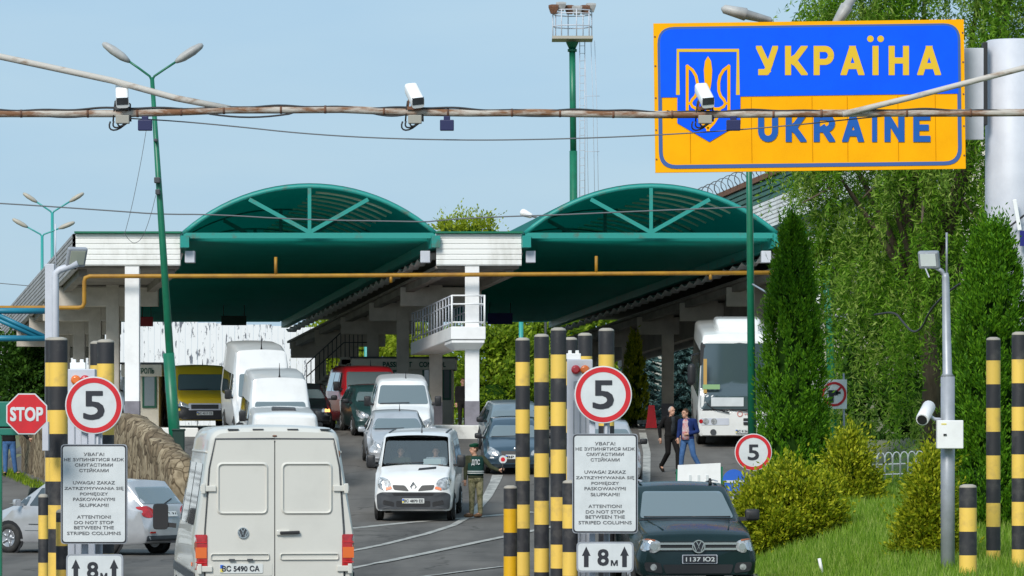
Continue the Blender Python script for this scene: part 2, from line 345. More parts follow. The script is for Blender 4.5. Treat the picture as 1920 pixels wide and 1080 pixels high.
def thing(name, label, cat, loc=(0, 0, 0), group=None, world=True, rz=0):
    o = bpy.data.objects.new(name, None); COL.objects.link(o); o.location = loc; o.rotation_euler = (0, 0, rz); o.empty_display_size = .2
    tag(o, label, cat, group)
    if world: o['_w'] = 1
    return o
def copy_tree(o, loc=None, label=None, parent=None):
    c = o.copy(); COL.objects.link(c)
    if parent is not None: c.parent = parent
    if loc is not None: c.location = loc
    if label: c['label'] = label
    for ch in list(o.children): copy_tree(ch, parent=c)
    return c
def rpoly(pts, r, n=4):
    o = []; N = len(pts)
    for i in range(N):
        p = Vector(pts[i]); a = Vector(pts[i - 1]); b = Vector(pts[(i + 1) % N])
        ra = min(r, (a - p).length * .45); rb = min(r, (b - p).length * .45)
        s0 = p + (a - p).normalized() * ra; s1 = p + (b - p).normalized() * rb
        for k in range(n + 1):
            t = k / n; q = s0 * (1 - t) ** 2 + p * 2 * t * (1 - t) + s1 * t * t; o.append((q.x, q.y))
    return o
def rrect(x0, z0, x1, z1, r, n=4): return rpoly([(x0, z0), (x1, z0), (x1, z1), (x0, z1)], r, n)
def circ(cx, cz, r, n=24): return [(cx + r * math.cos(2 * math.pi * k / n), cz + r * math.sin(2 * math.pi * k / n)) for k in range(n)]
_tc = {}
def text_verts(txt):
    if txt not in _tc:
        cu = bpy.data.curves.new('t', 'FONT'); cu.body = txt; cu.size = 1; cu.resolution_u = 3; cu.fill_mode = 'FRONT'
        o = bpy.data.objects.new('t', cu); COL.objects.link(o)
        dg = bpy.context.evaluated_depsgraph_get(); dg.update()
        me = bpy.data.meshes.new_from_object(o.evaluated_get(dg))
        _tc[txt] = (np.array([v.co[:] for v in me.vertices]).reshape(-1, 3), [tuple(p.vertices) for p in me.polygons])
        bpy.data.objects.remove(o); bpy.data.curves.remove(cu); bpy.data.meshes.remove(me)
    return _tc[txt]
def text(mb, txt, box, y, mi=0, bold=0.01, face=-1):   # lettering standing in the x-z plane, filling box = x0, z0, x1, z1
    v, f = text_verts(txt)
    if not len(v): return
    lo = v.min(0); hi = v.max(0); x0, z0, x1, z1 = box; bx = bold
    sz = (z1 - z0) / max(hi[1] - lo[1] + 2 * bx, 1e-6); sx = (x1 - x0) / max(hi[0] - lo[0] + 2 * bx, 1e-6)
    cx = (x0 + x1) / 2; mid = (hi[0] + lo[0]) / 2
    for k, (du, dv) in enumerate(((0, 0), (-1, -1), (1, 1), (-1, 1), (1, -1), (1, 0), (-1, 0), (0, 1), (0, -1)) if bx > .008 else ((0, 0),)):
        mb.add([(cx + (p[0] - mid + du * bx) * sx * (-face), y - k * .0004 * (-face), z0 + (p[1] - lo[1] + bx + dv * bx) * sz) for p in v], f, mi)
# ================================================================== SETTING
def sheet(name, xs, ys, m, dz=0., kind='structure', test=None):
    b = MB(); nx = len(xs); vs = []
    for y in ys:
        for x in xs: vs.append((x(y) if callable(x) else x, y))
    pts = [(x, y, Zg(x, y) + dz) for x, y in vs]
    fs = [(j * nx + i, j * nx + i + 1, (j + 1) * nx + i + 1, (j + 1) * nx + i) for j in range(len(ys) - 1) for i in range(nx - 1)]
    b.add(pts, fs, 0, True)
    return b.build(name, m, kind=kind, fix=False)
_ys = [20, 40, 55, 65] + list(np.arange(68, 145, .5)) + [150, 170, 200, 300, 600, 1500, 3500]
_xs = [-1500, -400, -100, -40, -20] + list(np.arange(-16, -5, .25)) + list(np.arange(-5, 3, 1.0)) + list(np.arange(3, 13, .4)) + [15, 20, 40, 100, 400, 1500]
sheet('ground', _xs, _ys, M['soil'], -.02)
_rx = [-14.5] + list(np.arange(-14, -5, .25)) + list(np.arange(-5, 3.5, .5))
sheet('road', _rx + [lambda y: edge(y) - .35, lambda y: edge(y)], [40, 50, 60] + list(np.arange(66, 140, .5)) + [150, 175], M['asphalt'], .004)
def grass_bank():
    b = MB(); ys = list(np.arange(60, 106, .5)); n = 24; vs = []
    for y in ys:
        for i in range(n + 1):
            x = edge(y) + .02 + i * .4; vs.append((x, y, Zg(x, y) + .006 + .03 * math.sin(x * 5 + y * 3)))
    fs = [(j * (n + 1) + i, j * (n + 1) + i + 1, (j + 1) * (n + 1) + i + 1, (j + 1) * (n + 1) + i) for j in range(len(ys) - 1) for i in range(n)]
    b.add(vs, fs, 0, True); b.build('grass_ground', M['turf'], kind='structure', fix=False)
grass_bank()
def strip(b, pix, wpx0, wpx1=None, dz=.01, sub=8):
    pts = []
    for i in range(len(pix) - 1):
        for k in range(sub): t = k / sub; pts.append((pix[i][0] * (1 - t) + pix[i + 1][0] * t, pix[i][1] * (1 - t) + pix[i + 1][1] * t))
    pts.append(pix[-1]); g = [G(*p) for p in pts]; vs = []
    for i, p in enumerate(g):
        d = (g[min(i + 1, len(g) - 1)] - g[max(i - 1, 0)]); d.z = 0; d.normalize(); nn = Vector((-d.y, d.x, 0)); t = i / (len(g) - 1)
        wd = (wpx0 * (1 - t) + (wpx1 or wpx0) * t) / 2
        for sgn in (1, -1):
            q = p + nn * wd * sgn; vs.append((q.x, q.y, Zg(q.x, q.y) + dz))
    b.add(vs, [(2 * i, 2 * i + 1, 2 * i + 3, 2 * i + 2) for i in range(len(g) - 1)], 0, False)
b = MB()
strip(b, [(655, 992), (760, 981), (860, 973), (1000, 961)], .3, dz=.012)
strip(b, [(650, 1036), (720, 1022), (800, 1002), (850, 986), (885, 966)], .17, dz=.016)
strip(b, [(885, 966), (912, 935), (928, 905), (933, 892)], .2, .3, dz=.016)
strip(b, [(640, 1071), (760, 1047), (944, 1008), (1060, 984)], .2, dz=.02)
strip(b, [(700, 1094), (960, 1062)], .12, dz=.02)
strip(b, [(921, 812), (926, 805)], .25, dz=.02)
strip(b, [(1202, 800), (1213, 850), (1212, 900), (1190, 985)], .22, .2, dz=.014)
strip(b, [(20, 946), (70, 942)], .15, dz=.014)
b.build('road_markings', M['line'], kind='structure', fix=False)
# refuge kerbs of the islands
CD = Vector((-.181, 1, -.0466))
def CP(px, py, t=0.): return P(px, py, 131.) + CD * t
def island_kerb(px0, px1, y0, h):
    b = MB(); a = P(px0, 785, y0).x; c = P(px1, 785, y0).x; z = Zg((a + c) / 2, y0); L = 38
    vs = [(a, y0), (c, y0), (c - .181 * L, y0 + L), (a - .181 * L, y0 + L)]
    b.add([(x, y, z - .15) for x, y in vs] + [(x, y, 2.5 + h) for x, y in vs], [(0, 1, 2, 3), (4, 5, 6, 7), (0, 1, 5, 4), (1, 2, 6, 5), (2, 3, 7, 6), (3, 0, 4, 7)])
    b.build('kerb', M['kerb'], kind='structure', bevel=.03)
island_kerb(738, 985, 128.6, .1); island_kerb(1466, 1640, 129, .1); island_kerb(120, 372, 129.5, .02)

# ------------------------------------------------------------------ stone wall
def stone_wall():
    b = MB(); secs = []; N = 60
    prof = [(-20, 840), (40, 812), (95, 790), (150, 778), (205, 774), (255, 778), (285, 800), (305, 818), (325, 836), (343, 862), (350, 900)]
    for i in range(N + 1):
        t = i / N; x = WALL_A[0] + (WALL_B[0] - WALL_A[0]) * t; y = WALL_A[1] + (WALL_B[1] - WALL_A[1]) * t
        px = 960 + x * F / y; py = np.interp(px, [p[0] for p in prof], [p[1] for p in prof])
        zt = HC + (HY - py) * y / F + random.uniform(-.03, .03); zb = zleft(y) - .25; wd = .32
        if zt < zb + .3: zt = zb + .3
        q = []
        for u, v in [(-1.05, 0), (-1, .3), (-1, .6), (-1, .8), (-1.08, .88), (-.8, .97), (-.3, 1.), (.3, 1.), (.8, .97), (1.08, .88), (1, .8), (1, .4), (1.05, 0)]:
            j = random.uniform(-.035, .035); q.append((x + u * wd * .96 + j, y + u * wd * .27 + j, zb + (zt - zb) * v + random.uniform(-.02, .02)))
        secs.append(q)
    b.loft(secs)
    b.build('stone_wall', M['stone'], label='rough tan stone wall with rounded top behind the silver hatchback', cat='wall', origin=(WALL_A[0], WALL_A[1], .3), auto=50)
stone_wall()

# ------------------------------------------------------------------ checkpoint canopy
canopy = thing('checkpoint_canopy', 'border checkpoint canopy with two green barrel vault roofs and white ribbed fascia', 'canopy', (P(900, 785, 131).x, 131, 2.5))
TL = 36.0
def arc_pts(xc, hw, y0, rise, n=24):       # pixel arc through chord y0, crown y0 - rise
    Rr = (hw * hw + rise * rise) / (2 * rise); a0 = math.asin(min(1, hw / Rr)); cy = y0 - rise + Rr; o = []
    for i in range(n + 1):
        a = -a0 + 2 * a0 * i / n; o.append((xc + Rr * math.sin(a), cy - Rr * math.cos(a)))
    return o
for xc, hw in ((580, 236), (1220, 236)):
    A = arc_pts(xc, hw, 438, 88)
    b = MB(); secs = []
    for i in range(int(TL / .15) + 1):
        t = i * .15; k = (.025 if i % 2 else -.025) * 61
        outer = [tuple(CP(x, y - 5 + k, t)) for x, y in A]; inner = [tuple(CP(x, y + k, t)) for x, y in reversed(A)]
        secs.append(outer + inner)
    b.loft(secs, smooth=False); roof = b.build('vault_roof', M['vault'], canopy)
    b = MB()
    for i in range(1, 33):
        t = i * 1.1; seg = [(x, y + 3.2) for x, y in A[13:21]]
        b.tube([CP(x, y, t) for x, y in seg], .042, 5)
    b.build('painted_light_streak', M['cream'], roof)  # cream arcs stand in for streaks of daylight on the vault's inside
    for j in range(6):
        t = j * 6.9 + (0 if j else -.05); b = MB()
        b.tube([CP(x, y, t) for x, y in A], .075 if j == 0 else .06, 8)
        b.bar(CP(xc - hw, 442, t), CP(xc + hw, 442, t), .12, .17)
        b.bar(CP(xc, 352, t), CP(xc, 438, t), .11, .11)
        b.bar(CP(xc, 436, t), CP(xc - 113, 374, t), .1, .12); b.bar(CP(xc, 436, t), CP(xc + 110, 374, t), .1, .12)
        b.build('truss', M['teal'], canopy)
    b = MB(); vs = []; n = 0
    for i in range(int(TL / .2) + 1):
        t = .25 + i * .2; k = 1.2 if i % 2 else -1.2
        vs += [CP(xc - hw + 4, 450 + k, t), CP(xc + hw - 12, 450 + k, t)]
    m_ = len(vs) // 2
    b.add(vs, [(2 * i, 2 * i + 1, 2 * i + 3, 2 * i + 2) for i in range(m_ - 1)])
    up = [p + Vector((0, 0, .05)) for p in vs]; b.add(up, [(2 * i + 2, 2 * i + 3, 2 * i + 1, 2 * i) for i in range(m_ - 1)])
    b.build('ceiling', M['ceil'], canopy, fix=False)
    b = MB()   # closing panel of the far gable
    b.loft([[tuple(CP(x, y, TL + .02)) for x, y in A], [tuple(CP(x, y, TL + .1)) for x, y in A]], smooth=False)
    b.build('gable_panel', M['ceil'], canopy)
    for side in (-1, 1):
        b = MB(); x = xc + side * (hw - 1)
        b.bar(CP(x, 454, -.25), CP(x, 454, TL + .1), .26, .36); b.build('eave_beam', M['teal'], canopy)
    # pale sheet ends that show as dashes under the eaves
    for side in (-1, 1):
        b = MB(); vs = []
        for i in range(57):
            t = .6 + i * .62; p = CP(xc + side * (hw + 6), 472 + (9 if i % 2 else 0), t)
            for dz in (0, .025): vs += [p + Vector((-.16, 0, dz)), p + Vector((.16, 0, dz))]
        fs = []
        for i in range(56):
            k = i * 4; fs += [(k, k + 1, k + 5, k + 4), (k + 2, k + 6, k + 7, k + 3), (k, k + 4, k + 6, k + 2), (k + 1, k + 3, k + 7, k + 5)]
        b.add(vs, fs); b.build('sheet_edge', M['white'], canopy)
    for side in (-1, 1):
        b = MB(); b.box(CP(xc + side * (hw - 15), 480, .35), (.3, .5, .36)); b.build('gutter_end', M['galvlight'], canopy, bevel=.015)
def rib_profile(py0, py1, n=6):
    o = []; h = (py1 - py0) / n
    for i in range(n):
        y = py0 + i * h; o += [(0.0, y), (.035, y + h * .12), (.035, y + h * .80), (0.0, y + h * .92)]
    o.append((0., py1)); return o
def fascia(px0, px1, t0=0., n=6):
    b = MB(); pr = rib_profile(438, 498, n)
    A_ = [CP(px0, y, t0) + Vector((0, -d, 0)) for d, y in pr]; B_ = [CP(px1, y, t0) + Vector((0, -d, 0)) for d, y in pr]
    vs = A_ + B_ + [p + Vector((0, .25, 0)) for p in (A_[0], A_[-1], B_[0], B_[-1])]; n_ = len(pr)
    fs = [(i, n_ + i, n_ + i + 1, i + 1) for i in range(n_ - 1)] + [(0, n_, 2 * n_ + 2, 2 * n_), (n_ - 1, 2 * n_ + 1, 2 * n_ + 3, 2 * n_ - 1)]
    fs += [tuple(list(range(n_)) + [2 * n_ + 1, 2 * n_]), tuple(list(range(2 * n_ - 1, n_ - 1, -1)) + [2 * n_ + 2, 2 * n_ + 3])]
    b.add(vs, fs); b.build('fascia', M['fascia'], canopy)
    c = MB(); c.bar(CP(px0 - 2, 436, t0 - .03), CP(px1 + 2, 436, t0 - .03), .3, .06); c.build('fascia_capping', M['green'], canopy)
fascia(142, 338); fascia(818, 978); fascia(1462, 1560)
# side sheet of the left roof edge, running back
b = MB(); pr = rib_profile(438, 505, 8); vs = []
for t in (0.02, TL):
    vs += [CP(138, y, t) + Vector((-d, 0, 0)) for d, y in pr]
n_ = len(pr); vs += [CP(145, 438, 0.02), CP(145, 505, .02), CP(145, 438, TL), CP(145, 505, TL)]
b.add(vs, [(i, i + 1, n_ + i + 1, n_ + i) for i in range(n_ - 1)] + [(0, n_, 2 * n_ + 2, 2 * n_), (n_ - 1, 2 * n_ - 1, 2 * n_ + 3, 2 * n_ + 1), (2 * n_, 2 * n_ + 2, 2 * n_ + 3, 2 * n_ + 1)])
b.build('side_fascia', M['sidesheet'], canopy)
for px0, px1, pc in ((144, 338, 250), (820, 976, 888), (1464, 1610, 1528)):
    b = MB()   # flat roof and soffit between the vaults
    def qd(ya, yb, t0, t1, xa=px0, xb=px1):
        v = [CP(x, y, t) for t in (t0, t1) for y in (ya, yb) for x in (xa, xb)]
        return b.add(v, [(0, 1, 3, 2), (4, 6, 7, 5), (0, 4, 5, 1), (2, 3, 7, 6), (0, 2, 6, 4), (1, 5, 7, 3)])
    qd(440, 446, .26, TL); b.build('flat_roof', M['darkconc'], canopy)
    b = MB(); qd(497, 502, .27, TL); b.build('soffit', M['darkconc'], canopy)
    for i in range(6):
        t = i * 6.85 + .25; top = CP(pc, 498, t); z0 = 2.5
        wd = .44 if i == 0 else .42
        c = MB(); c.box((top.x, top.y, (top.z + z0) / 2 + .05), (wd, wd, top.z - z0 + .1))
        col = c.build('column', M['whitepost'] if i == 0 else M['concrete'], canopy, bevel=.015)
        c = MB(); c.box((top.x, top.y, z0 + .42), (wd + .012, wd + .012, .84)); c.build('painted_base', M['greybase'], col)
        if i:
            c = MB(); a = CP(px0 - 2, 524, t); d_ = CP(px1 + 2, 524, t); c.bar(a, d_, .4, .62); c.build('cross_beam', M['concrete'], canopy, bevel=.02)
    for xx in (px0 + 14, px1 - 14):
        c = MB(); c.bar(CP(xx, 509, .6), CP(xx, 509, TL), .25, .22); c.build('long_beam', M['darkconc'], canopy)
b = MB(); v_ = [CP(x, y, t) for t in (-.1, TL) for y in (436, 560) for x in (1611, 1616)]; b.add(v_, [(0, 1, 3, 2), (4, 6, 7, 5), (0, 4, 5, 1), (2, 3, 7, 6), (0, 2, 6, 4), (1, 5, 7, 3)]); b.build('side_fascia', M['sidesheet'], canopy)
# back wall of the right-hand side under the roof: dark lattice rail
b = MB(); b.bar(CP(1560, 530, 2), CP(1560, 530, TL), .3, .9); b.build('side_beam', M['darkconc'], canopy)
# gas pipe
gp = thing('gas_pipe', 'yellow gas pipe running across under the canopy front', 'pipe', P(800, 516, 130.6))
b = MB(); Y = 130.55
b.tube([P(-60, 577, Y), P(148, 577, Y), P(155, 575, Y), P(158, 568, Y), P(158, 528, Y), P(160, 521, Y), P(168, 518, Y), P(600, 517, Y), P(1180, 513, Y), P(1475, 511, Y)], .065, 10); b.build('main_pipe', M['yellowpipe'], gp)
for x, y0, y1 in ((517, 482, 515), (1118, 480, 512), (733, 517, 530), (1332, 512, 524)):
    b = MB(); b.tube([P(x, y0, Y), P(x, y1, Y)], .05, 8); b.build('riser', M['yellowpipe'], gp)
# boards that hang under the far edge
for nm, lb, x0, x1, y0, y1, m_, Y in (('lane_board', 'dark red board hanging under the canopy beside the white post', 263, 287, 594, 612, 'red', 147), ('lane_board', 'dark green board hanging under the far edge of the left vault', 415, 462, 592, 610, 'dgreen', 157),
    ('lane_board', 'navy blue board hanging under the right vault near the balcony', 914, 961, 587, 608, 'blueboard', 157), ('lane_board', 'small dark green board hanging between the grey columns', 727, 748, 588, 608, 'dgreen', 152)):
    t_ = thing(nm, lb, 'board', P((x0 + x1) / 2, y1, Y), group='boards hanging under the canopy')
    b = MB(); p0, p1 = P(x0, y1, Y), P(x1, y0, Y); b.box((p0 + p1) / 2, (p1.x - p0.x, .08, p1.z - p0.z)); b.build('panel', M[m_], t_, bevel=.01)
    b = MB()
    for x in (x0 + 4, x1 - 4): b.tube([P(x, y0, Y), P(x, y0 - 20, Y)], .015, 5)
    b.build('hanger', M['black'], t_)
# balcony walkway on the first two centre columns, with the stair behind
wk = thing('raised_walkway', 'white balcony walkway with railing wrapped round the middle front post', 'walkway', CP(870, 640, .2))
def CQ(px, py, t): return CP(px, py, t)
b = MB(); v = [CP(x, y, t) for t in (-.45, 7.4) for y in (614, 638) for x in (841, 906)]
b.add(v, [(0, 1, 3, 2), (4, 6, 7, 5), (0, 4, 5, 1), (2, 3, 7, 6), (0, 2, 6, 4), (1, 5, 7, 3)]); b.build('deck', M['whitepost'], wk, bevel=.02)
b = MB(); b.loft([[tuple(CP(x, 639, t)) for x, t in ((843, -.4), (904, -.4), (904, .9), (843, .9))], [tuple(CP(x, 644, t)) for x, t in ((843, -.4), (904, -.4), (904, .9), (843, .9))], [tuple(CP(x, 655, t)) for x, t in ((853, -.05), (899, -.05), (899, .6), (853, .6))]], smooth=False)
b.build('corbel', M['whitepost'], wk)
def rail_side(px, t0, t1, step, nm='railing'):
    b = MB(); n = int((t1 - t0) / step)
    for i in range(n + 1):
        t = t0 + (t1 - t0) * i / n; b.tube([CP(px, 614, t), CP(px, 556, t)], .02 if i % 5 else .032, 5)
    for y in (556, 572, 606): b.tube([CP(px, y, t0), CP(px, y, t1)], .024, 5)
    b.build(nm, M['galvlight'], wk)
rail_side(843, -.4, 7.3, .55); rail_side(904, -.4, 7.3, .55)
b = MB()
for x in (843, 904): b.tube([CP(x, 614, -.42), CP(x, 555, -.42)], .032, 6)
for y in (556, 572, 606): b.tube([CP(843, y, -.42), CP(904, y, -.42)], .024, 6)
b.build('railing', M['whitepost'], wk)
stt = thing('stair_flight', 'dark concrete stair with iron railing behind the red van', 'stair', (P(610, 785, 152).x, 152, 2.5))
b = MB(); Y = 152
for i in range(12):
    p = P(575 + i * 6.2, 735 - i * 5.6, Y); b.box((p.x + .1, Y + .6, p.z - .1), (.3, 1.3, .17))
b.bar(P(575, 748, Y + .6), P(648, 682, Y + .6), 1.2, .14); b.box(P(668, 676, Y + .6), (1.1, 1.3, .22)); b.build('steps', M['concrete'], stt)
b = MB(); b.box((P(640, 700, Y).x + .1, Y + .5, (2.5 + P(0, 690, Y).z) / 2), (.55, .9, P(0, 690, Y).z - 2.5)); b.build('support', M['concrete'], stt)
b = MB()
for k in range(14):
    p = P(575 + k * 8, max(735 - k * 7.3, 672), Y); b.tube([p, p + Vector((0, 0, 1.0))], .018, 5)
for dz in (1.0, .55): b.tube([P(575, 735, Y) + Vector((0, 0, dz)), P(645, 671, Y) + Vector((0, 0, dz)), P(690, 671, Y) + Vector((0, 0, dz))], .022, 5)
b.build('railing', M['dgrey'], stt)

# ------------------------------------------------------------------ booths, hall, far fence
def booth(lb, x0, x1, ytop, Y, depth, words, wins):
    p0, p1 = P(x0, 785, Y), P(x1, ytop, Y); W = p1.x - p0.x; zt = p1.z; z0 = Zg(p0.x, Y); hgt = zt - z0
    t = thing('control_booth', lb, 'booth', ((p0.x + p1.x) / 2, Y, z0)); cx = (p0.x + p1.x) / 2
    b = MB(); b.box((cx, Y + depth / 2, z0 + (hgt - .4) / 2), (W - .1, depth, hgt - .4)); b.build('wall', M['booth'], t, bevel=.02)
    b = MB(); b.box((cx, Y + depth / 2, zt - .2), (W + .12, depth + .3, .4)); b.build('fascia', M['booth'], t, bevel=.03)
    b = MB(); b.box((cx, Y + depth / 2, zt + .03), (W + .2, depth + .36, .06)); b.build('roof', M['dgrey'], t)
    if words:
        b = MB()
        for wd, xa, xb in words:
            q0, q1 = P(xa, ytop + 13, Y), P(xb, ytop + 3.5, Y); text(b, wd, (q0.x, zt - .31, q1.x, zt - .12), Y - .18, bold=.03)
        b.build('lettering', M['letgreen'], t, fix=False)
    for xa, xb, ya, yb in wins:
        q0, q1 = P(xa, yb, Y), P(xb, ya, Y); c = (q0 + q1) / 2
        f = MB(); f.box((c.x, Y - .02, c.z), (q1.x - q0.x, .08, q1.z - q0.z)); fr = f.build('window', M['boothgreen'], t, bevel=.01)
        f = MB(); f.box((c.x, Y - .063, c.z), (q1.x - q0.x - .14, .02, q1.z - q0.z - .14)); f.build('pane', M['glassblue'], fr)
    return t
booth('grey passport control booth with green lettering behind the white van', 662, 851, 672, 149, 4, [('PASSPORT', 718, 773), ('CONTROL', 786, 836)], [(736, 766, 694, 722), (792, 808, 690, 735), (829, 846, 688, 750)])
booth('grey booth with green framed window beside the left white post', 231, 301, 683, 139, 3.2, [('КОНТРОЛЬ', 240, 290)], [(267, 294, 700, 765), (233, 240, 700, 760)])
hall = thing('terminal_hall', 'terminal hall with white and green corrugated side behind the border sign', 'building', (P(1530, 785, 150).x + 4, 150, 2.5))
Y = 150.
def HP(px, py, t): return P(px, py, Y) + CD * t
def hall_sheet(nm, px, pya, pyb, n, m_, dx=0., t0=-16, t1=30):
    b = MB(); pr = rib_profile(pya, pyb, n); vs = []
    for t in (t0, t1): vs += [HP(px, y, t) + Vector((-d * 2 - dx, 0, 0)) for d, y in pr]
    k = len(pr); e = Vector((.12, 0, 0)); vs += [HP(px, pya, t0) + e, HP(px, pyb, t0) + e, HP(px, pya, t1) + e, HP(px, pyb, t1) + e]
    b.add(vs, [(i, i + 1, k + i + 1, k + i) for i in range(k - 1)] + [(0, k, 2 * k + 2, 2 * k), (k - 1, 2 * k - 1, 2 * k + 3, 2 * k + 1), (2 * k, 2 * k + 2, 2 * k + 3, 2 * k + 1)]); return b.build(nm, m_, hall)
b = MB(); b.loft([[tuple(HP(1520, y, t) + Vector((x, 0, 0))) for x, y in ((.15, 300), (12, 300), (12, 790), (.15, 790))] for t in (-15.8, 29.8)], smooth=False); b.build('wall', M['booth'], hall)
hall_sheet('green_sheet', 1520, 292, 345, 5, M['hallgreen']); hall_sheet('white_sheet', 1520, 346, 402, 7, M['fascia'], .1); hall_sheet('dark_band', 1520, 402, 412, 1, M['dgreen'], .22); hall_sheet('ribbed_wall', 1520, 440, 560, 10, M['fascia'])
b = MB(); a_, c_ = HP(1519, 296, -16), HP(1519, 296, 30); b.bar(a_, c_, .25, .2); b.build('ridge', M['rust'], hall)
b = MB(); pts = [a_.lerp(c_, i / 500) + Vector((math.cos(i * .52) * .3, 0, .35 + math.sin(i * .52) * .3)) for i in range(501)]
b.tube(pts, .02, 4); b.build('wire_coil', M['cablegrey'], hall)
# peeling white fence
def peel_mat():
    m = bpy.data.materials.new('peeling_white'); m.use_nodes = True; t = m.node_tree; bs = t.nodes['Principled BSDF']; L = t.links.new
    c = t.nodes.new("ShaderNodeTexCoord"); mp = t.nodes.new("ShaderNodeMapping"); mp.inputs['Scale'].default_value = (3.2, 3.2, .75)
    z = t.nodes.new("ShaderNodeTexNoise"); z.inputs['Scale'].default_value = 1.5; z.inputs['Detail'].default_value = 5; z.inputs['Roughness'].default_value = .7
    r = t.nodes.new("ShaderNodeValToRGB"); r.color_ramp.elements[0].position = .575; r.color_ramp.elements[1].position = .61
    r.color_ramp.elements[0].color = (.74, .75, .78, 1); r.color_ramp.elements[1].color = (.12, .13, .16, 1)
    L(c.outputs['Object'], mp.inputs[0]); L(mp.outputs[0], z.inputs['Vector']); L(z.outputs['Fac'], r.inputs[0]); L(r.outputs[0], bs.inputs['Base Color']); bs.inputs['Roughness'].default_value = .8
    return m
b = MB(); Y = 200.; pm = peel_mat()
for i in range(58):
    x0 = -70 + i * 11.6; x1 = x0 + 11.2; a = P(x0, 785, Y).x; c = P(x1, 785, Y).x
    tz = P(0, 598 + max(0, x0 - 230) * .043, Y).z + random.uniform(-.03, .03); y = Y + random.uniform(-.02, .02)
    b.box(((a + c) / 2, y, (2.4 + tz) / 2), (c - a, .05, tz - 2.4))
b.bar(P(-70, 690, Y + .1), P(600, 690, Y + .1), .1, .12)
b.build('plank_fence', pm, label='tall white plank fence with peeling dark patches beyond the canopy', cat='fence', origin=(P(260, 785, Y).x, Y, 2.5))

# ------------------------------------------------------------------ poles
def street_lamp(name, lb, base, mid, top, arms, m_, r0, r1, hm, hs=1., sleeve=None, grp=None):
    t = thing(name, lb, 'street lamp', base, grp)
    b = MB(); b.tube([base, mid, top], [r0, (r0 + r1) / 2, r1], 12); b.build('pole', m_, t)
    if sleeve: b = MB(); b.tube(sleeve, r0 * 1.25, 12); b.build('sleeve', m_, t)
    for e in arms:
        d = (e - top); sgn = 1 if d.x > 0 else -1
        b = MB(); b.tube([top + Vector((0, 0, -.1)), top + Vector((sgn * .06, 0, .03)), top + d * .5, e], r1 * .55, 8); ar = b.build('arm', m_, t)
        dn = Vector((d.x, 0, d.z)).normalized(); up = Vector((-dn.z * sgn, 0, dn.x * sgn))
        h = MB(); secs = []
        for u, ww, hh in ((-.12, .06, .05), (0, .12, .09), (.12, .17, .12), (.45, .18, .13), (.7, .13, .09), (.78, .05, .04)):
            c = e + dn * u * hs
            secs.append([tuple(c + Vector((0, math.cos(a) * ww * hs, 0)) + up * (math.sin(a) * hh * hs)) for a in [2 * math.pi * k / 10 for k in range(10)]])
        h.loft(secs); hd = h.build('lamp_head', hm, ar)
    return t
M['headgrey'] = mat('lamp_head_grey', (.42, .42, .41), .5, n=3, col2=(.3, .3, .3)); M['headtan'] = mat('lamp_head_tan', (.4, .37, .31), .5)
Y = 112.
street_lamp('street_lamp', 'leaning green street lamp with twin flat heads in front of the canopy', P(334, 900, Y), P(302, 410, Y), P(285, 145, Y), [P(336, 112, Y), P(236, 111, Y)], M['green'], .12, .055, M['headgrey'], .95,
    [P(334, 905, Y), P(316, 662, Y)])
b = MB(); b.box(P(295, 338, 111.85), (.16, .2, .15)); b.box(P(296, 360, 111.85), (.12, .2, .14)); b.box(P(292, 263, 111.85), (.1, .16, .08)); b.build('pole_camera', M['dgrey'], label='small dark camera strapped to the leaning green lamp post', cat='camera', bevel=.02, origin=P(295, 345, 112))
Y = 110.
street_lamp('street_lamp', 'upright green street lamp standing in front of the white bus', P(1411, 880, Y), P(1406, 420, Y), P(1402, 150, Y), [P(1455, 112, Y), P(1350, 112, Y)], M['green'], .115, .06, M['headgrey'], .8)
def big_head(lb, px, py, ang, Y):
    t = thing('lamp_head', lb, 'lamp', P(px, py, Y)); h = MB(); secs = []; dn = Vector((math.cos(R(ang)), 0, math.sin(R(ang)))); up = Vector((-dn.z, 0, dn.x))
    for u, ww, hh in ((-.5, .03, .02), (-.44, .16, .09), (0, .2, .13), (.02, .17, .1), (.5, .12, .07), (.55, .03, .02)):
        secs.append([tuple(P(px, py, Y) + dn * u + Vector((0, math.cos(a) * ww, 0)) + up * math.sin(a) * hh) for a in [2 * math.pi * k / 12 for k in range(12)]])
    h.loft(secs); h.build('housing', M['headgrey'], t)
    b = MB(); b.tube([P(px, py, Y) + dn * (.5 if ang < 0 else -.5), P(px + (75 if ang < 0 else -40), py + 62, Y - .3)], .035, 8); b.build('arm', M['galv'], t)
big_head('grey lamp head showing above the top edge of the border sign', 1398, 27, -14, 84.6); big_head('dark lamp head rising over the right part of the border sign', 1588, 12, 58, 84.6)
Y = 172.
street_lamp('street_lamp', 'teal twin lamp post at the far left, taller of the pair', P(99, 785, Y), P(98, 600, Y), P(98, 398, Y), [P(66, 377, Y), P(134, 376, Y)], M['tealpole'], .085, .06, M['headtan'], .75)
street_lamp('street_lamp', 'teal twin lamp post at the far left, shorter of the pair', P(79, 785, Y - 6), P(79, 600, Y - 6), P(79, 441, Y - 6), [P(48, 424, Y - 6), P(114, 427, Y - 6)], M['tealpole'], .08, .055, M['headtan'], .75)
t = thing('street_lamp', 'white lamp head on a cable arm beside the right vault', 'street lamp', P(990, 402, 185)); h = MB()
h.cap(P(982, 399, 185), P(994, 404, 185), .17, .12); h.build('lamp_head', M['campaint'], t); h = MB(); h.tube([P(994, 404, 185), P(1020, 412, 185), P(1024, 700, 185)], .06, 6); h.build('arm', M['cablegrey'], t)
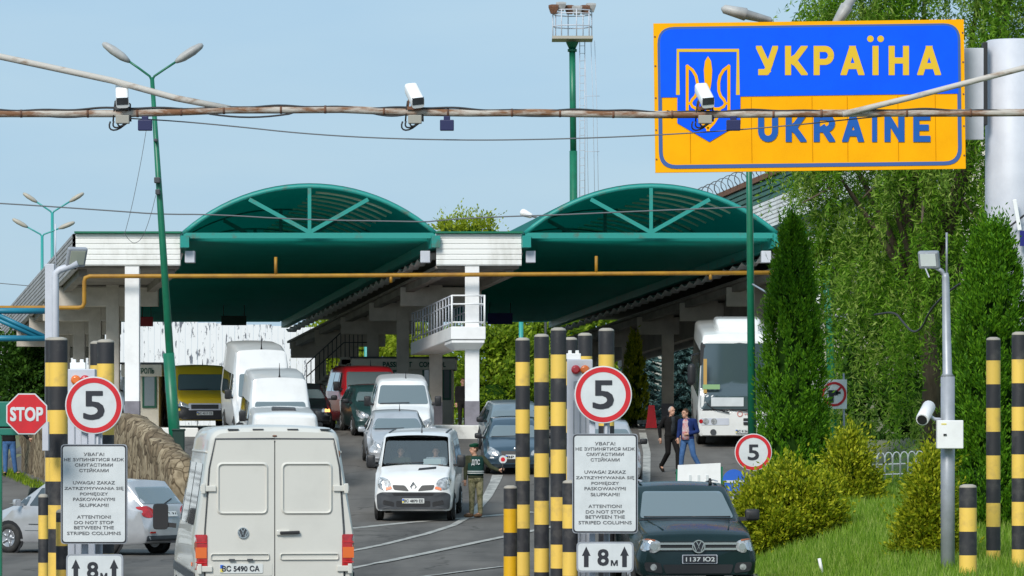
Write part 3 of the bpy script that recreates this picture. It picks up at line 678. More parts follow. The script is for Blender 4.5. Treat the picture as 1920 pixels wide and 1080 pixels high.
for px, yt, Y, lb in ((687, 610, 185, 'pale green pole standing between the columns beyond the passport booth'), (977, 585, 190, 'pale green pole standing below the blue board')):
    b = MB(); b.tube([P(px, 785, Y), P(px, yt, Y)], .1, 8); b.build('green_pole', M['tealpole'], label=lb, cat='pole', origin=P(px, 785, Y))
b = MB(); b.tube([P(1565, 890, 104), P(1556, 640, 104), P(1545, 440, 104)], [.12, .1, .07], 10); b.build('green_pole', M['green'], label='leaning green pole half hidden in the willow leaves', cat='pole', origin=P(1565, 890, 104))
# floodlight mast
Y = 210.; mast = thing('floodlight_mast', 'tall green floodlight mast with a white railed cage on top', 'mast', P(1077, 785, Y))
b = MB(); b.tube([P(1077, 790, Y), P(1075, 283, Y)], .19, 12); b.tube([P(1075, 283, Y), P(1073, 96, Y)], .155, 12); b.tube([P(1073, 97, Y), P(1073, 92, Y)], .23, 12); b.loft([[tuple(P(1073, 92, Y) + Vector((math.cos(a) * r, math.sin(a) * r, z))) for a in [2 * math.pi * k / 12 for k in range(12)]] for r, z in ((.16, 0), (.3, .3), (.32, .36))]); b.build('pole', M['green'], mast)
b = MB(); b.box(P(1073, 73, Y), (2.0, 2.0, .14)); b.build('platform', M['headtan'], mast)
b = MB(); c = P(1073, 71, Y)
for k in range(8):
    a = 2 * math.pi * k / 8 + .2; q = c + Vector((.98 * math.cos(a), .98 * math.sin(a), 0)); b.tube([q, q + Vector((0, 0, 1.35))], .03, 5)
for hh in (.55, 1.15, 1.32): b.tube([c + Vector((.98 * math.cos(a), .98 * math.sin(a), hh)) for a in [2 * math.pi * k / 8 + .2 for k in range(9)]], .028, 5)
b.build('cage', M['galvlight'], mast)
for k, (px, py) in enumerate(((1038, 18), (1052, 13), (1068, 19), (1082, 20), (1097, 19), (1108, 15))):
    b = MB(); c = P(px, py, Y + (k % 3 - 1) * .5); sg = 1 if px > 1073 else -1
    b.loft([[tuple(c + Vector((x * ww * .5, y * ww * .5, z))) for x, y in ((-1, -1), (1, -1), (1, 1), (-1, 1))] for ww, z in ((.28, -.2), (.5, .12), (.5, .2), (.2, .25))], smooth=False); b.build('floodlight', M['headgrey'] if k % 2 else M['rust'], mast)
b = MB()
for i in range(22):
    z = P(0, 380 - i * 14, Y).z; q = P(1087, 380, Y); b.tube([Vector((q.x, Y, z)), Vector((q.x + .25, Y, z))], .012, 4)
for dx in (0, .25): b.tube([P(1087, 420, Y) + Vector((dx, 0, 0)), P(1087, 76, Y) + Vector((dx, 0, 0))], .02, 4)
for xx in (1100, 1112, 1119): b.tube([P(xx + 4, 420, Y), P(xx, 200, Y), P(xx - 4, 76, Y)], .012, 4)
for yy in (180, 284): b.tube([P(1096, yy, Y), P(1124, yy, Y)], .012, 4)
b.build('ladder', M['galvlight'], mast)
# ================================================================== BORDER SIGN, GANTRY, BOLLARDS, SIGNS
Y = 84.; s_ = Y / F
sg = thing('border_sign', 'large blue and yellow border sign with trident shield and country name', 'sign', P(1518, 180, Y), world=False)
sg.rotation_euler = (0, R(-.75), 0)
def U(px, py): return ((px - 1518) * s_ , (178 - py) * s_)      # sign's own plane, unrolled
def up(pts): return [U(*p) for p in pts]
def sgb(nm, mb, m_): return mb.build(nm, m_, sg, fix=True)
# rows below are as measured on the tilted face, levelled first
def lev(px, py): return (px + (py - 178) * -.013, py + (px - 1518) * .0131)
def UL(px, py): return U(*lev(px, py))
b = MB(); b.box((0, .06, 0), (582 * s_, .1, 280 * s_)); sgb('panel', b, M['signyellow'])
x0, x1, z0, z1 = -284 * s_, 284 * s_, -133 * s_, 133 * s_
b = MB(); rr = rrect(x0, z0, x1, z1, 32 * s_, 6); ri = rrect(x0 + 7 * s_, z0 + 7 * s_, x1 - 7 * s_, z1 - 7 * s_, 26 * s_, 6); n = len(rr)
vs = [(x, y, z) for y in (-.002, .02) for x, z in rr + ri]; fs = []
for k in range(n):
    j = (k + 1) % n; fs += [(k, j, n + j, n + k), (2 * n + k, 3 * n + k, 3 * n + j, 2 * n + j), (k, 2 * n + k, 2 * n + j, j), (n + k, n + j, 3 * n + j, 3 * n + k)]
b.add(vs, fs); sgb('border', b, M['borderblue'])
tp = [(x, z) for x, z in rrect(x0 + 5 * s_, -100 * s_, x1 - 5 * s_, z1 - 4 * s_, 26 * s_, 6) if z > 20 * s_]
b = MB(); b.prism([(x0 + 5 * s_, 1 * s_), (x1 - 5 * s_, 1 * s_)] + tp, -.005, .02); sgb('blue_field', b, M['signblue'])
sh = MB(); sh.prism([UL(1270, 176), UL(1270, 229), UL(1330, 264), UL(1388, 229), UL(1388, 176)], -.009, .02); sgb('shield', sh, M['signblue'])
b = MB(); b.ribbon([UL(1271, 176), UL(1271, 92.5), UL(1383.5, 92.5), UL(1383.5, 176)], 7 * s_, -.012, .01); fr = sgb('shield_frame', b, M['signletter'])
b = MB(); C = lambda cx, cy: UL(1200 + cx / 2.667, cy / 2.667)
b.prism([C(340, 276), C(325, 300), C(319, 345), C(322, 400), C(330, 450), C(330, 520), C(340, 520), C(350, 520), C(350, 450), C(358, 400), C(361, 345), C(355, 300)], -.014, .01)
for sx in (1, -1):
    X_ = lambda x: 340 + sx * (340 - x) * -1
    b.ribbon([C(X_(236), 320), C(X_(236), 560)], 15 * s_ / 2.667, -.014, .01)
    b.ribbon([C(X_(231), 322), C(X_(262), 345), C(X_(280), 375), C(X_(287), 410), C(X_(286), 450), C(X_(277), 476), C(X_(262), 492), C(X_(253), 510), C(X_(262), 528), C(X_(282), 538), C(X_(305), 540), C(X_(322), 530), C(X_(333), 508)], 15 * s_ / 2.667, -.0145, .009)
    b.ribbon([C(X_(236), 512), C(X_(256), 512)], 12 * s_ / 2.667, -.0135, .01)
    b.ribbon([C(X_(282), 538), C(X_(290), 575), C(X_(312), 610), C(X_(341), 640)], 15 * s_ / 2.667, -.0138, .01)
b.ribbon([C(340, 515), C(340, 650)], 17 * s_ / 2.667, -.0133, .01)
sgb('trident', b, M['signyellow'])
def clip_half(poly, ax, lim, keep_less):
    o = []
    for i, p in enumerate(poly):
        q_ = poly[(i + 1) % len(poly)]; a_ = (p[ax] <= lim) == keep_less; b_ = (q_[ax] <= lim) == keep_less
        if a_: o.append(p)
        if a_ != b_: t_ = (lim - p[ax]) / (q_[ax] - p[ax]); o.append((p[0] + (q_[0] - p[0]) * t_, p[1] + (q_[1] - p[1]) * t_))
    return o
def letters(rows, y0, y1, m_, wd=11.4):    # strokes on a unit box per letter, cut square to the letter's own height
    b = MB(); kk = 0
    for xa, xb, strokes in rows:
        for st_ in strokes:
            pts = [(xa + wd / 2 + (xb - xa - wd) * u, y1 - wd / 2 - (y1 - y0 - wd) * v_) for u, v_ in st_]
            for i in range(len(pts) - 1):
                a_, c_ = Vector(pts[i]), Vector(pts[i + 1]); d = (c_ - a_).normalized(); n_ = Vector((-d.y, d.x)) * wd / 2
                e0 = d * (wd * .5 if i == 0 or len(pts) < 6 else wd * .12); e1 = d * (wd * .5 if i == len(pts) - 2 or len(pts) < 6 else wd * .12)
                pl = [tuple(a_ - e0 + n_), tuple(c_ + e1 + n_), tuple(c_ + e1 - n_), tuple(a_ - e0 - n_)]
                for ax, lim, kl in ((0, xb, True), (0, xa, False), (1, y1, True), (1, y0, False)):
                    pl = clip_half(pl, ax, lim, kl)
                    if len(pl) < 3: break
                if len(pl) < 3: continue
                kk += 1; b.prism([UL(*p) for p in pl], -.011 - .0003 * (kk % 9), -.004)
    b.build('lettering', m_, sg)
def arc(cx, cy, rx, ry, a0, a1, n=10): return [(cx + rx * math.cos(R(a0 + (a1 - a0) * i / n)), cy + ry * math.sin(R(a0 + (a1 - a0) * i / n))) for i in range(n + 1)]
def dots(b, pts, r):
    for p in pts: b.disc(UL(*p), r * s_, -.012, -.004, 16)
lA = [[(-.0, -.1), (.5, 1.08)], [(1., -.1), (.5, 1.08)], [(.22, .26), (.78, .26)]]; lK = [[(0, 0), (0, 1)], [(.0, .5), (.3, .5)], [(.3, .46), (.98, 1.1)], [(.3, .56), (1, -.1)]]; lP = [[(0, 0), (0, 1)], [(0, 1), (.55, 1)] + arc(.58, .72, .42, .28, 90, -90) + [(0, .44)]]
lR = lP + [[(.45, .5), (1, -.1)]]; q = lambda a, c: (1200 + a / 2.667, 1200 + c / 2.667)
letters([(*q(580, 690), [[(-.02, 1.08), (.52, .3)], [(1.02, 1.08), (.6, .22)], [(.62, .26), (.5, .06), (.36, .0), (.14, 0)]]), (*q(725, 838), lK), (*q(868, 970), lP), (*q(1003, 1122), lA), (*q(1160, 1195), [[(.5, 0), (.5, 1)]]), (*q(1243, 1345), [[(0, 0), (0, 1)], [(1, 0), (1, 1)], [(0, .5), (1, .5)]]), (*q(1386, 1505), lA)], 84, 139, M['signletter'])
b = MB(); dots(b, [(1200 + 1152 / 2.667, 189 / 2.667), (1200 + 1203 / 2.667, 189 / 2.667)], 6.2); b.build('lettering', M['signletter'], sg)
letters([(*q(590, 690), [[(0, 1), (0, .35)] + arc(.5, .35, .5, .35, 180, 360) + [(1, 1)]]), (*q(728, 832), lK), (*q(868, 975), lR), (*q(1010, 1120), lA), (*q(1160, 1185), [[(.5, 0), (.5, 1)]]), (*q(1222, 1322), [[(0, 0), (0, 1)], [(-.02, 1.05), (1.02, -.05)], [(1, 0), (1, 1)]]), (*q(1366, 1452), [[(0, 0), (0, 1)], [(0, 1), (1, 1)], [(0, 0), (1, 0)], [(0, .52), (.85, .52)]])], 212, 264, M['tex_blue'])
for xx in (-225, -110, 4, 70, 165, 235):
    b = MB(); b.box((xx * s_, -.003, -62 * s_), (.007, .006, 122 * s_)); sgb('panel_joint', b, M['seam'])
b = MB()
for zz in (-115, -60, 0, 60, 115):
    for xx in (-288.5, 288.5): b.disc((xx * s_, zz * s_), .018, -.0, .02, 8)
sgb('rivet', b, M['rust'])
b = MB(); 
for xx in (-250, -80, 90, 255): b.box((xx * s_, .16, 0), (.07, .1, 270 * s_))
for zz in (-90, 0, 90): b.box((0, .235, zz * s_), (560 * s_, .05, .08))
sgb('back_frame', b, M['galv'])
gc = thing('sign_column', 'broad pale grey steel column carrying the border sign', 'column', P(1900, 900, 85.2))
Y = 85.2; b = MB(); c = P(1899, 785, Y); zt = P(0, 76, Y).z
b.tube([(c.x, Y, .4), (c.x, Y, zt - .03), (c.x, Y, zt)], [.58, .545, .5], 32); b.build('shaft', M['galvlight'], gc)
b = MB(); p0, p1 = P(1806, 262, Y - .55), P(1842, 90, Y - .55); b.box(((p0.x + p1.x) / 2, Y - .5, (p0.z + p1.z) / 2), (p1.x - p0.x + .05, .12, p1.z - p0.z)); b.build('bracket_plate', M['galvlight'], gc, bevel=.01)
b = MB(); p0, p1 = P(1843, 235, Y - .4), P(1849, 80, Y - .4); b.box(((p0.x + p1.x) / 2, Y - .4, (p0.z + p1.z) / 2), (.09, .3, p1.z - p0.z)); b.build('clamp', M['black'], gc, bevel=.01)
b = MB(); b.tube([P(1838, 460, Y - .7), P(1880, 435, Y - .75), P(1925, 400, Y - .7)], .02, 6); b.build('cable', M['cable'], gc)
t = thing('antenna_panel', 'slim white antenna on the grey sign column above the cypress', 'antenna', P(1908, 400, Y - .7)); b = MB(); b.bar(P(1902, 374, Y - .75), P(1912, 432, Y - .75), .08, .06); b.build('panel', M['campaint'], t, bevel=.01); b = MB(); b.box(P(1918, 447, Y - .72), (.12, .1, .3)); b.build('bracket', M['blueboard'], t)
# ------------------------------------------------------------------ gantry pipe
Y = 66.
ga = thing('gantry', 'rusty pipe gantry spanning the whole road in front of everything', 'gantry', P(960, 210, Y))
b = MB(); pts = [(-160, 214), (0, 213), (240, 213), (360, 209), (430, 206), (520, 206), (640, 205), (760, 210), (880, 212), (1000, 211), (1080, 213), (1230, 215), (1420, 214), (1640, 212), (1800, 212), (1940, 211), (2120, 211)]
PIPE = list(pts); b.tube([P(x, y, Y) for x, y in pts], .058, 12); b.build('main_pipe', M['rustpipe'], ga)
b = MB(); b.tube([P(-160, 66, Y), P(0, 106, Y), P(210, 151, Y), P(330, 184, Y), P(432, 204, Y)], .05, 10); b.build('brace', M['rustpale'], ga)
b = MB(); b.tube([P(1580, 214, Y - .1), P(1700, 185, Y - .1), P(1825, 152, Y - .1), P(1940, 122, Y - .1), P(2120, 75, Y - .1)], .045, 10); b.build('brace', M['rustpale'], ga)
for i, px in enumerate((-160, 2120)):
    b = MB(); p = P(px, 40, Y); b.tube([(p.x, Y, 0), (p.x, Y, p.z)], .11, 12); b.build('post', M['rustpipe'], ga)
b = MB(); pts = []
for x in range(-160, 2125, 12):
    y = np.interp(x, [-160, 0, 240, 430, 640, 880, 1230, 2120], [206, 206, 204, 201, 200, 205, 209, 205]); pts.append(P(x, y + 1.6 * math.sin(x * .021) + 1.2 * math.sin(x * .057), Y - .03))
b.tube(pts, .017, 6)
for xa, xb, dp in ((375, 560, 20), (40, 210, 20), (900, 1130, 17), (1250, 1420, 18), (690, 780, 16)):
    b.tube([P(xa + (xb - xa) * k / 10, 208 + dp * (.35 + .25 * math.sin(math.pi * k / 10)) * math.sin(math.pi * k / 10) ** .3, Y - .02) for k in range(11)], .015, 5)
b.build('power_cable', M['cable'], ga)
for x in (40, 165, 258, 340, 420, 527, 610, 720, 840, 960, 1050, 1150, 1260, 1450, 1540, 1700, 1820):
    yy = np.interp(x, [q_[0] for q_ in PIPE], [q_[1] for q_ in PIPE]); b = MB(); b.tube([P(x - 2, yy, Y), P(x + 2, yy, Y)], .064, 10); b.build('pipe_clip', M['rust'], ga)
def gantry_cam(px, lb, aim, rusty):
    t = thing('surveillance_camera', lb, 'camera', P(px, 205, Y), 'cameras along the rusty gantry')
    b = MB(); a = P(px - aim, 164, Y + .2); e = P(px + aim, 192, Y - .25); d = (e - a).normalized(); x = Vector((1, 0, 0)); u = x.cross(d).normalized(); x = d.cross(u)
    secs = []
    for q_, wd in ((0, .7), (.04, 1), (.9, 1), (1., .98)):
        c = a.lerp(e, q_); secs.append([tuple(c + x * X_ * wd + u * Z_ * wd) for X_, Z_ in rrect(-.1, -.085, .1, .1, .05, 3)])
    b.loft(secs); hs = b.build('housing', M['campaint'], t, auto=40)
    b = MB(); c = e + d * .004; b.add([tuple(c + x * X_ + u * Z_) for X_, Z_ in ((-.09, -.078), (.09, -.078), (.09, .04), (-.09, .04))] + [tuple(c - d * .02 + x * X_ + u * Z_) for X_, Z_ in ((-.09, -.078), (.09, -.078), (.09, .04), (-.09, .04))], [(0, 1, 2, 3), (0, 1, 5, 4), (1, 2, 6, 5), (2, 3, 7, 6), (3, 0, 4, 7), (4, 5, 6, 7)]); b.build('lens', M['dgrey'], hs)
    b = MB(); b.bar(P(px - 4, 212, Y), P(px - 2, 182, Y), .06, .05); b.bar(P(px - 12, 200, Y), P(px - 9, 180, Y), .03, .03); b.bar(P(px + 10, 205, Y), P(px + 10, 186, Y), .03, .03); b.box(P(px, 203, Y - .04), (.22, .1, .05)); b.build('bracket', M['rust'] if rusty else M['dgrey'], t)
    b = MB(); b.box(P(px + 1, 224, Y - .07), (.21, .12, .13)); b.build('junction_box', M['boxgrey'], t, bevel=.012)
    b = MB()
    for k, (r_, dx) in enumerate(((17, -4), (12, -2), (9, 4))):
        b.tube([P(px + dx + (r_ + 3) * math.cos(math.pi * (.05 + i * .11)), 226 + (r_ + 2) * math.sin(math.pi * (-.18 + i * .115)) * .95 , Y - .05 - .02 * k) for i in range(11)], .014, 5)
    b.tube([P(px - 17, 228, Y - .04), P(px - 15, 205, Y - .04), P(px - 13, 190, Y), P(px - 4, 187, Y)], .014, 5); b.tube([P(px + 16, 228, Y - .04), P(px + 15, 195, Y - .03), P(px + 6, 190, Y)], .014, 5)
    b.build('cable_loop', M['cable'], t)
gantry_cam(229, 'white gantry camera pointing straight, near the left end of the rusty pipe', .5, False)
gantry_cam(777, 'white gantry camera on the rusty pipe with plain sky behind it', 7, True)
gantry_cam(1321, 'white gantry camera in front of the border sign trident', 7, True)
for px, lb in ((272, 'small navy box hanging under the pipe beside the leaning lamp post'), (838, 'small navy box hanging under the pipe against open sky'), (1375, 'small navy box hanging under the pipe in front of the border sign')):
    t = thing('sensor_box', lb, 'sensor', P(px, 215, Y), 'navy boxes hung under the gantry pipe')
    b = MB(); b.box(P(px, 235, Y - .02), (.215, .12, .165)); b.build('case', M['navybox'], t, bevel=.012)
    b = MB(); b.box(P(px, 222, Y - .02), (.1, .07, .07)); b.build('mount', M['navybox'], t, bevel=.008)
def wire(lb, pts, r, m_, sag=0):
    for _ in range(2):      # round the corners of the line
        q_ = [pts[0]]
        for i in range(len(pts) - 1): q_ += [pts[i].lerp(pts[i + 1], .25), pts[i].lerp(pts[i + 1], .75)]
        pts = q_ + [pts[-1]]
    b = MB(); b.tube(pts, r, 5); return b.build('overhead_cable', m_, label=lb, cat='cable', origin=pts[0])
def bez(a, b_, sag, n=16): return [a.lerp(b_, i / n) - Vector((0, 0, sag * 4 * (i / n) * (1 - i / n))) for i in range(n + 1)]
wire('thin grey cable sagging below the gantry pipe across the sky', [P(x, y, 66.1) for x, y in ((240, 222), (330, 227), (450, 238), (560, 250), (700, 259), (860, 263), (1000, 262), (1160, 257), (1310, 249), (1480, 236), (1610, 222), (1700, 214))], .011, M['cablegrey'])
wire('dark cable strung past the top of the left canopy vault', [P(x, y, 128) for x, y in ((-60, 378), (60, 385), (220, 396), (300, 402), (400, 402), (560, 412), (800, 416))], .022, M['cablegrey'])
wire('dark cable strung between the two canopy vaults to the right', [P(x, y, 128) for x, y in ((800, 416), (860, 410), (950, 406), (1050, 403), (1200, 396), (1406, 388))], .022, M['cablegrey'])
wire('thin line dropping from the navy box to the left fascia', [P(x, y, 100) for x, y in ((274, 245), (265, 300), (248, 385), (234, 438))], .007, M['cablegrey'])
wire('thin loop of line hanging over the left white fascia', [P(x, y, 111.5) for x, y in ((292, 366), (284, 400), (268, 446), (252, 458), (240, 448), (233, 436))], .008, M['cablegrey'])
wire('pale cable swooping from the green lamp post into the willow', [P(1411, 533, 109.7)] + [P(x, y, 100 + i * .5) for i, (x, y) in enumerate(((1440, 550), (1475, 568), (1525, 586), (1600, 598)))], .025, M['galv'])
wire('dark cable looping down through the willow branches to the grey pole', [P(x, y, 80 - i * 1.6) for i, (x, y) in enumerate(((1640, 590), (1678, 584), (1694, 605), (1712, 625), (1730, 615), (1742, 585), (1770, 553), (1800, 532)))], .02, M['cable'])
wire('pale line crossing in front of the left lamp posts', [P(-60, 526, 150), P(100, 540, 150)], .015, M['cablegrey'])

# ------------------------------------------------------------------ striped bollards
def bollard(px, ytop, Y, r, lb, first, band=44.5, deep=False, grp='striped steel columns beside the lanes', low=False):
    p = P(px, ytop, Y); zb = Zg(p.x, Y) - .05; h = p.z - zb; bz = band * Y / F; t = thing('striped_bollard', lb, 'bollard', (p.x, Y, zb), grp)
    z = p.z; k = 0; prof = []; n = 24
    b = MB(); 
    f1 = first * Y / F; zs = [p.z - .05, p.z - f1]
    while zs[-1] > zb: zs.append(zs[-1] - bz)
    zs[-1] = zb
    for i in range(len(zs) - 1):
        b.tube([(p.x, Y, zs[i]), (p.x, Y, zs[i + 1])], r, n, mi=i % 2, cap=False)
    b.build('post', [M['bolblack'], M['bolorange'] if deep else M['bolyellow']], t, fix=True)
    c = MB(); c.tube([(p.x, Y, p.z - .052), (p.x, Y, p.z - .05), (p.x, Y, p.z - .02), (p.x, Y, p.z)], [r, r * 1.01, r * .9, r * .5], n); c.build('cap', M['bolcap'], t)
    return t
nb = bollard
nb(980, 633, 74, .125, 'tall striped column at the left end of the middle row, shorter than its neighbours', 46)
nb(1015.5, 626, 71.8, .126, 'tall striped column standing second in the middle row', 46)
nb(1047, 614, 69.6, .128, 'tallest striped column of the middle row, beside the red and orange lamps', 51)
nb(1070, 632, 74.5, .118, 'striped column half hidden behind the tallest one of the middle row', 46)
nb(1097, 624, 72.6, .122, 'striped column right behind the red and orange lamps of the middle row', 44)
nb(1137, 615, 70, .13, 'striped column rising behind the middle round speed limit sign', 50)
nb(957, 910, 72, .115, 'low column with deeper yellow bands at the foot of the middle row', 44, deep=True)
nb(1069, 900, 69, .125, 'low striped column tucked behind the middle notice board', 46)
nb(109, 632, 68, .15, 'tall striped column between the stop sign and the left speed limit sign', 48)
nb(99, 632, 71, .128, 'tall striped column half hidden behind the one next to the stop sign', 48)
nb(198, 636, 67, .135, 'tall striped column behind the left round speed limit sign', 46)
nb(182, 639, 71, .115, 'striped column peeping out left of the one behind the left speed limit sign', 46)
nb(81, 926, 64, .075, 'thin low striped column left of the tall ones by the silver car', 40)
nb(116, 955, 64.5, .09, 'low striped column half behind the left notice board', 24)
nb(1815, 908, 66, .137, 'low striped column with four bands in front of the right cypress', 44)
nb(1862.5, 632, 70, .118, 'thinner tall striped column in front of the right cypress', 44)
nb(1911, 622, 68, .12, 'tall striped column cut by the right edge of the picture', 52)
# ------------------------------------------------------------------ detector pillars, notice boards
def pillar(lb, x0, x1, ytop, Y, order, top):
    p0 = P(x0, ytop, Y); p1 = P(x1, ytop, Y); cx = (p0.x + p1.x) / 2; W = p1.x - p0.x; zb = Zg(cx, Y) - .02
    t = thing('detector_pillar', lb, 'detector', (cx, Y, zb))
    b = MB(); b.box((cx, Y, (zb + p0.z) / 2), (W, .3, p0.z - zb)); bd = b.build('cabinet', M['galvlight'], t, bevel=.015)
    b = MB()
    for k in (.25, .5, .72): b.box((p0.x + W * k, Y - .155, (zb + p0.z - .65) / 2), (.015, .02, p0.z - zb - .7))
    b.box((cx, Y - .155, p0.z - .42), (W * .5, .02, .12)); b.build('door_seam', M['galv'], bd)
    for k, (nm, dx) in enumerate(order):
        b = MB(); b.tube([(cx + dx * W, Y - .14, p0.z - .17), (cx + dx * W, Y - .19, p0.z - .17), (cx + dx * W, Y - .21, p0.z - .17)], [.075, .075, .045], 18); b.build('signal_lamp', M[nm], t)
    b = MB(); b.box((cx + top * W, Y, p0.z + .05), (.24, .12, .1)); b.box((cx + top * W - .06, Y, p0.z + .12), (.06, .06, .06)); b.box((cx + top * W + .06, Y, p0.z + .12), (.06, .06, .06)); b.build('sensor_head', M['campaint'], t, bevel=.01)
M['lens_red'] = mat('lens_red', (.5, .01, .02), .3, coat=1); M['lens_orange'] = mat('lens_orange', (.75, .16, .01), .3, coat=1)
pillar('grey detector pillar with red and orange lamps behind the middle speed limit sign', 1063, 1111, 674, 70.6, [('lens_red', -.16), ('lens_orange', .2)], -.24)
pillar('grey detector pillar with orange and red lamps behind the left speed limit sign', 129, 180, 692, 66., [('lens_orange', -.2), ('lens_red', .14)], -.16)
UA = ['УВАГА!', 'НЕ ЗУПИНЯТИСЯ МІЖ', 'СМУГАСТИМИ', 'СТІЙКАМИ', '', 'UWAGA! ZAKAZ', 'ZATRZYMYWANIA SIĘ', 'POMIĘDZY', 'PASKOWANYMI', 'SŁUPKAMI!', '', 'ATTENTION!', 'DO NOT STOP', 'BETWEEN THE', 'STRIPED COLUMNS']
def round_sign(lb, px, py, rpx, Y, digit, tone='signred', dig=(.42, .56), tilt=0, post=True, pst=.035, thin=False):
    c = P(px, py, Y); r = rpx * Y / F; t = thing('speed_limit_sign', lb, 'sign', (c.x, Y, c.z))
    b = MB(); b.disc((c.x, c.z), r, Y - .004, Y + .03, 48); b.build('plate', M['signwhite'], t, bevel=.006)
    b = MB(); b.disc((c.x, c.z), r * .955, Y - .009, Y + .01, 48, r_in=r * (.785 if not thin else .78)); b.build('red_ring', M[tone], t)
    b = MB(); w2, h2 = r * dig[0], r * dig[1]; text(b, digit, (c.x - w2, c.z - h2, c.x + w2, c.z + h2), Y - .012, bold=.014); b.build('digit', M['signblack'], t, fix=False)
    if post:
        zb = Zg(c.x, Y) - .05; b = MB(); b.tube([(c.x + .05, Y + .08, zb), (c.x + .05, Y + .08, c.z + r * .5)], pst, 10); b.build('post', M['galv'], t)
    return t
def notice(lb, x0, y0, x1, y1, Y):
    p0, p1 = P(x0, y1, Y), P(x1, y0, Y); c = (p0 + p1) / 2; W = p1.x - p0.x; H = p1.z - p0.z; t = thing('notice_board', lb, 'sign', (c.x, Y, p0.z))
    b = MB(); b.prism(rrect(p0.x, p0.z, p1.x, p1.z, .06), Y + .0, Y + .05); b.build('rim', M['galv'], t)
    b = MB(); b.prism(rrect(p0.x + .012, p0.z + .012, p1.x - .012, p1.z - .012, .055), Y - .004, Y + .03); b.build('black_line', M['signblack'], t)
    b = MB(); b.prism(rrect(p0.x + .032, p0.z + .032, p1.x - .032, p1.z - .032, .045), Y - .009, Y + .02); b.build('face', M['signwhite'], t)
    b = MB(); wd = {'УВАГА!': .31, 'НЕ ЗУПИНЯТИСЯ МІЖ': .9, 'СМУГАСТИМИ': .57, 'СТІЙКАМИ': .44, 'UWAGA! ZAKAZ': .63, 'ZATRZYMYWANIA SIĘ': .89, 'POMIĘDZY': .42, 'PASKOWANYMI': .63, 'SŁUPKAMI!': .44, 'ATTENTION!': .51, 'DO NOT STOP': .59, 'BETWEEN THE': .6, 'STRIPED COLUMNS': .81}
    rows = [.9, .847, .793, .738, 0, .615, .558, .502, .449, .39, 0, .272, .216, .165, .108]
    for ln, rz in zip(UA, rows):
        if ln:
            w2 = wd[ln] * W / 2; hh = .0165 * H; ex = .012 if 'Й' in ln else 0
            text(b, ln, (c.x - w2, p0.z + rz * H - hh - (.008 if 'Ę' in ln else 0), c.x + w2, p0.z + rz * H + hh + ex), Y - .012, bold=.012)
    b.build('lettering', M['textgrey'], t, fix=False)
    return t
def plate8(lb, x0, y0, x1, y1, Y):
    p0, p1 = P(x0, y1, Y), P(x1, y0, Y); c = (p0 + p1) / 2; W = p1.x - p0.x; H = p1.z - p0.z; t = thing('distance_plate', lb, 'sign', (c.x, Y, p0.z))
    b = MB(); b.prism(rrect(p0.x, p0.z, p1.x, p1.z, .07), Y, Y + .04); b.build('rim', M['galv'], t)
    b = MB(); b.prism(rrect(p0.x + .025, p0.z + .025, p1.x - .025, p1.z - .025, .055), Y - .006, Y + .02); b.build('face', M['signwhite'], t)
    b = MB()
    for k in (.17, .84):
        x = p0.x + W * k; a = .055 * H / .43; b.prism([(x - .035, c.z - .15), (x + .035, c.z - .15), (x + .035, c.z + .02), (x + .065, c.z + .02), (x, c.z + .16), (x - .065, c.z + .02), (x - .035, c.z + .02)], Y - .01, Y)
    text(b, '8', (c.x - .095 - .02, c.z - .13, c.x + .075 - .02, c.z + .12), Y - .01, bold=.022); text(b, 'м', (c.x + .085, c.z - .13, c.x + .19, c.z - .045), Y - .01, bold=.02)
    b.build('lettering', M['signblack'], t, fix=False)
    return t
round_sign('round 5 speed limit sign on the left, above the left notice board', 176, 760, 54, 64.2, '5', dig=(.37, .5)); notice('white notice board under the left speed limit sign', 114, 833, 238.5, 1020, 64); plate8('8 metre plate cut by the bottom edge under the left notice board', 124, 1039, 231, 1098, 64)
round_sign('round 5 speed limit sign in the middle, above the middle notice board', 1131, 740, 54, 64.2, '5', dig=(.37, .5)); notice('white notice board under the middle speed limit sign', 1073, 813, 1196, 1000, 64); plate8('8 metre plate under the middle notice board', 1081, 1016, 1188, 1073, 64)
for px, lb in ((176, 'grey steel post holding the left speed limit sign and notice board'), (1128, 'grey steel post holding the middle speed limit sign and notice board')):
    b = MB(); c = P(px, 785, 64.3)
    for dx in (-.14, .08): b.box((c.x + dx, 64.33, 1.42), (.09, .08, 2.9))
    b.build('sign_frame', M['galvlight'], label=lb, cat='post', bevel=.008, origin=(c.x, 64.2, 0))
round_sign('small round 5 speed limit sign above the yellow shrub near the bus', 1412.5, 848, 35, 81.5, '5', dig=(.3, .42), thin=True)
# stop sign and gate at the left edge
Y = 63.; t = thing('stop_sign', 'red octagonal stop sign at the left edge beside the striped columns', 'sign', P(50, 776, Y)); c = P(50, 776, Y); r = 41.5 * Y / F
oc = lambda r: [(c.x + r * math.cos(R(22.5 + 45 * k)), c.z + r * math.sin(R(22.5 + 45 * k))) for k in range(8)]
b = MB(); b.prism(oc(r), Y, Y + .03); b.build('rim', M['signwhite'], t)
b = MB(); b.prism(oc(r * .94), Y - .006, Y + .01); b.build('face', M['signred'], t)
b = MB(); text(b, 'STOP', (c.x - 31 * Y / F, c.z - 14 * Y / F, c.x + 31 * Y / F, c.z + 13 * Y / F), Y - .01, bold=.035); b.build('lettering', M['signwhite'], t, fix=False)
Y = 63.3; t = thing('barrier_gate', 'green barrier arm holder behind the stop sign at the left edge', 'barrier', P(0, 1000, Y))
b = MB(); p0, p1 = P(-60, 800, Y), P(36, 753, Y); b.box(((p0.x + p1.x) / 2, Y, (p0.z + p1.z) / 2), (p1.x - p0.x, .1, p1.z - p0.z)); b.build('panel', M['barrier'], t, bevel=.01)
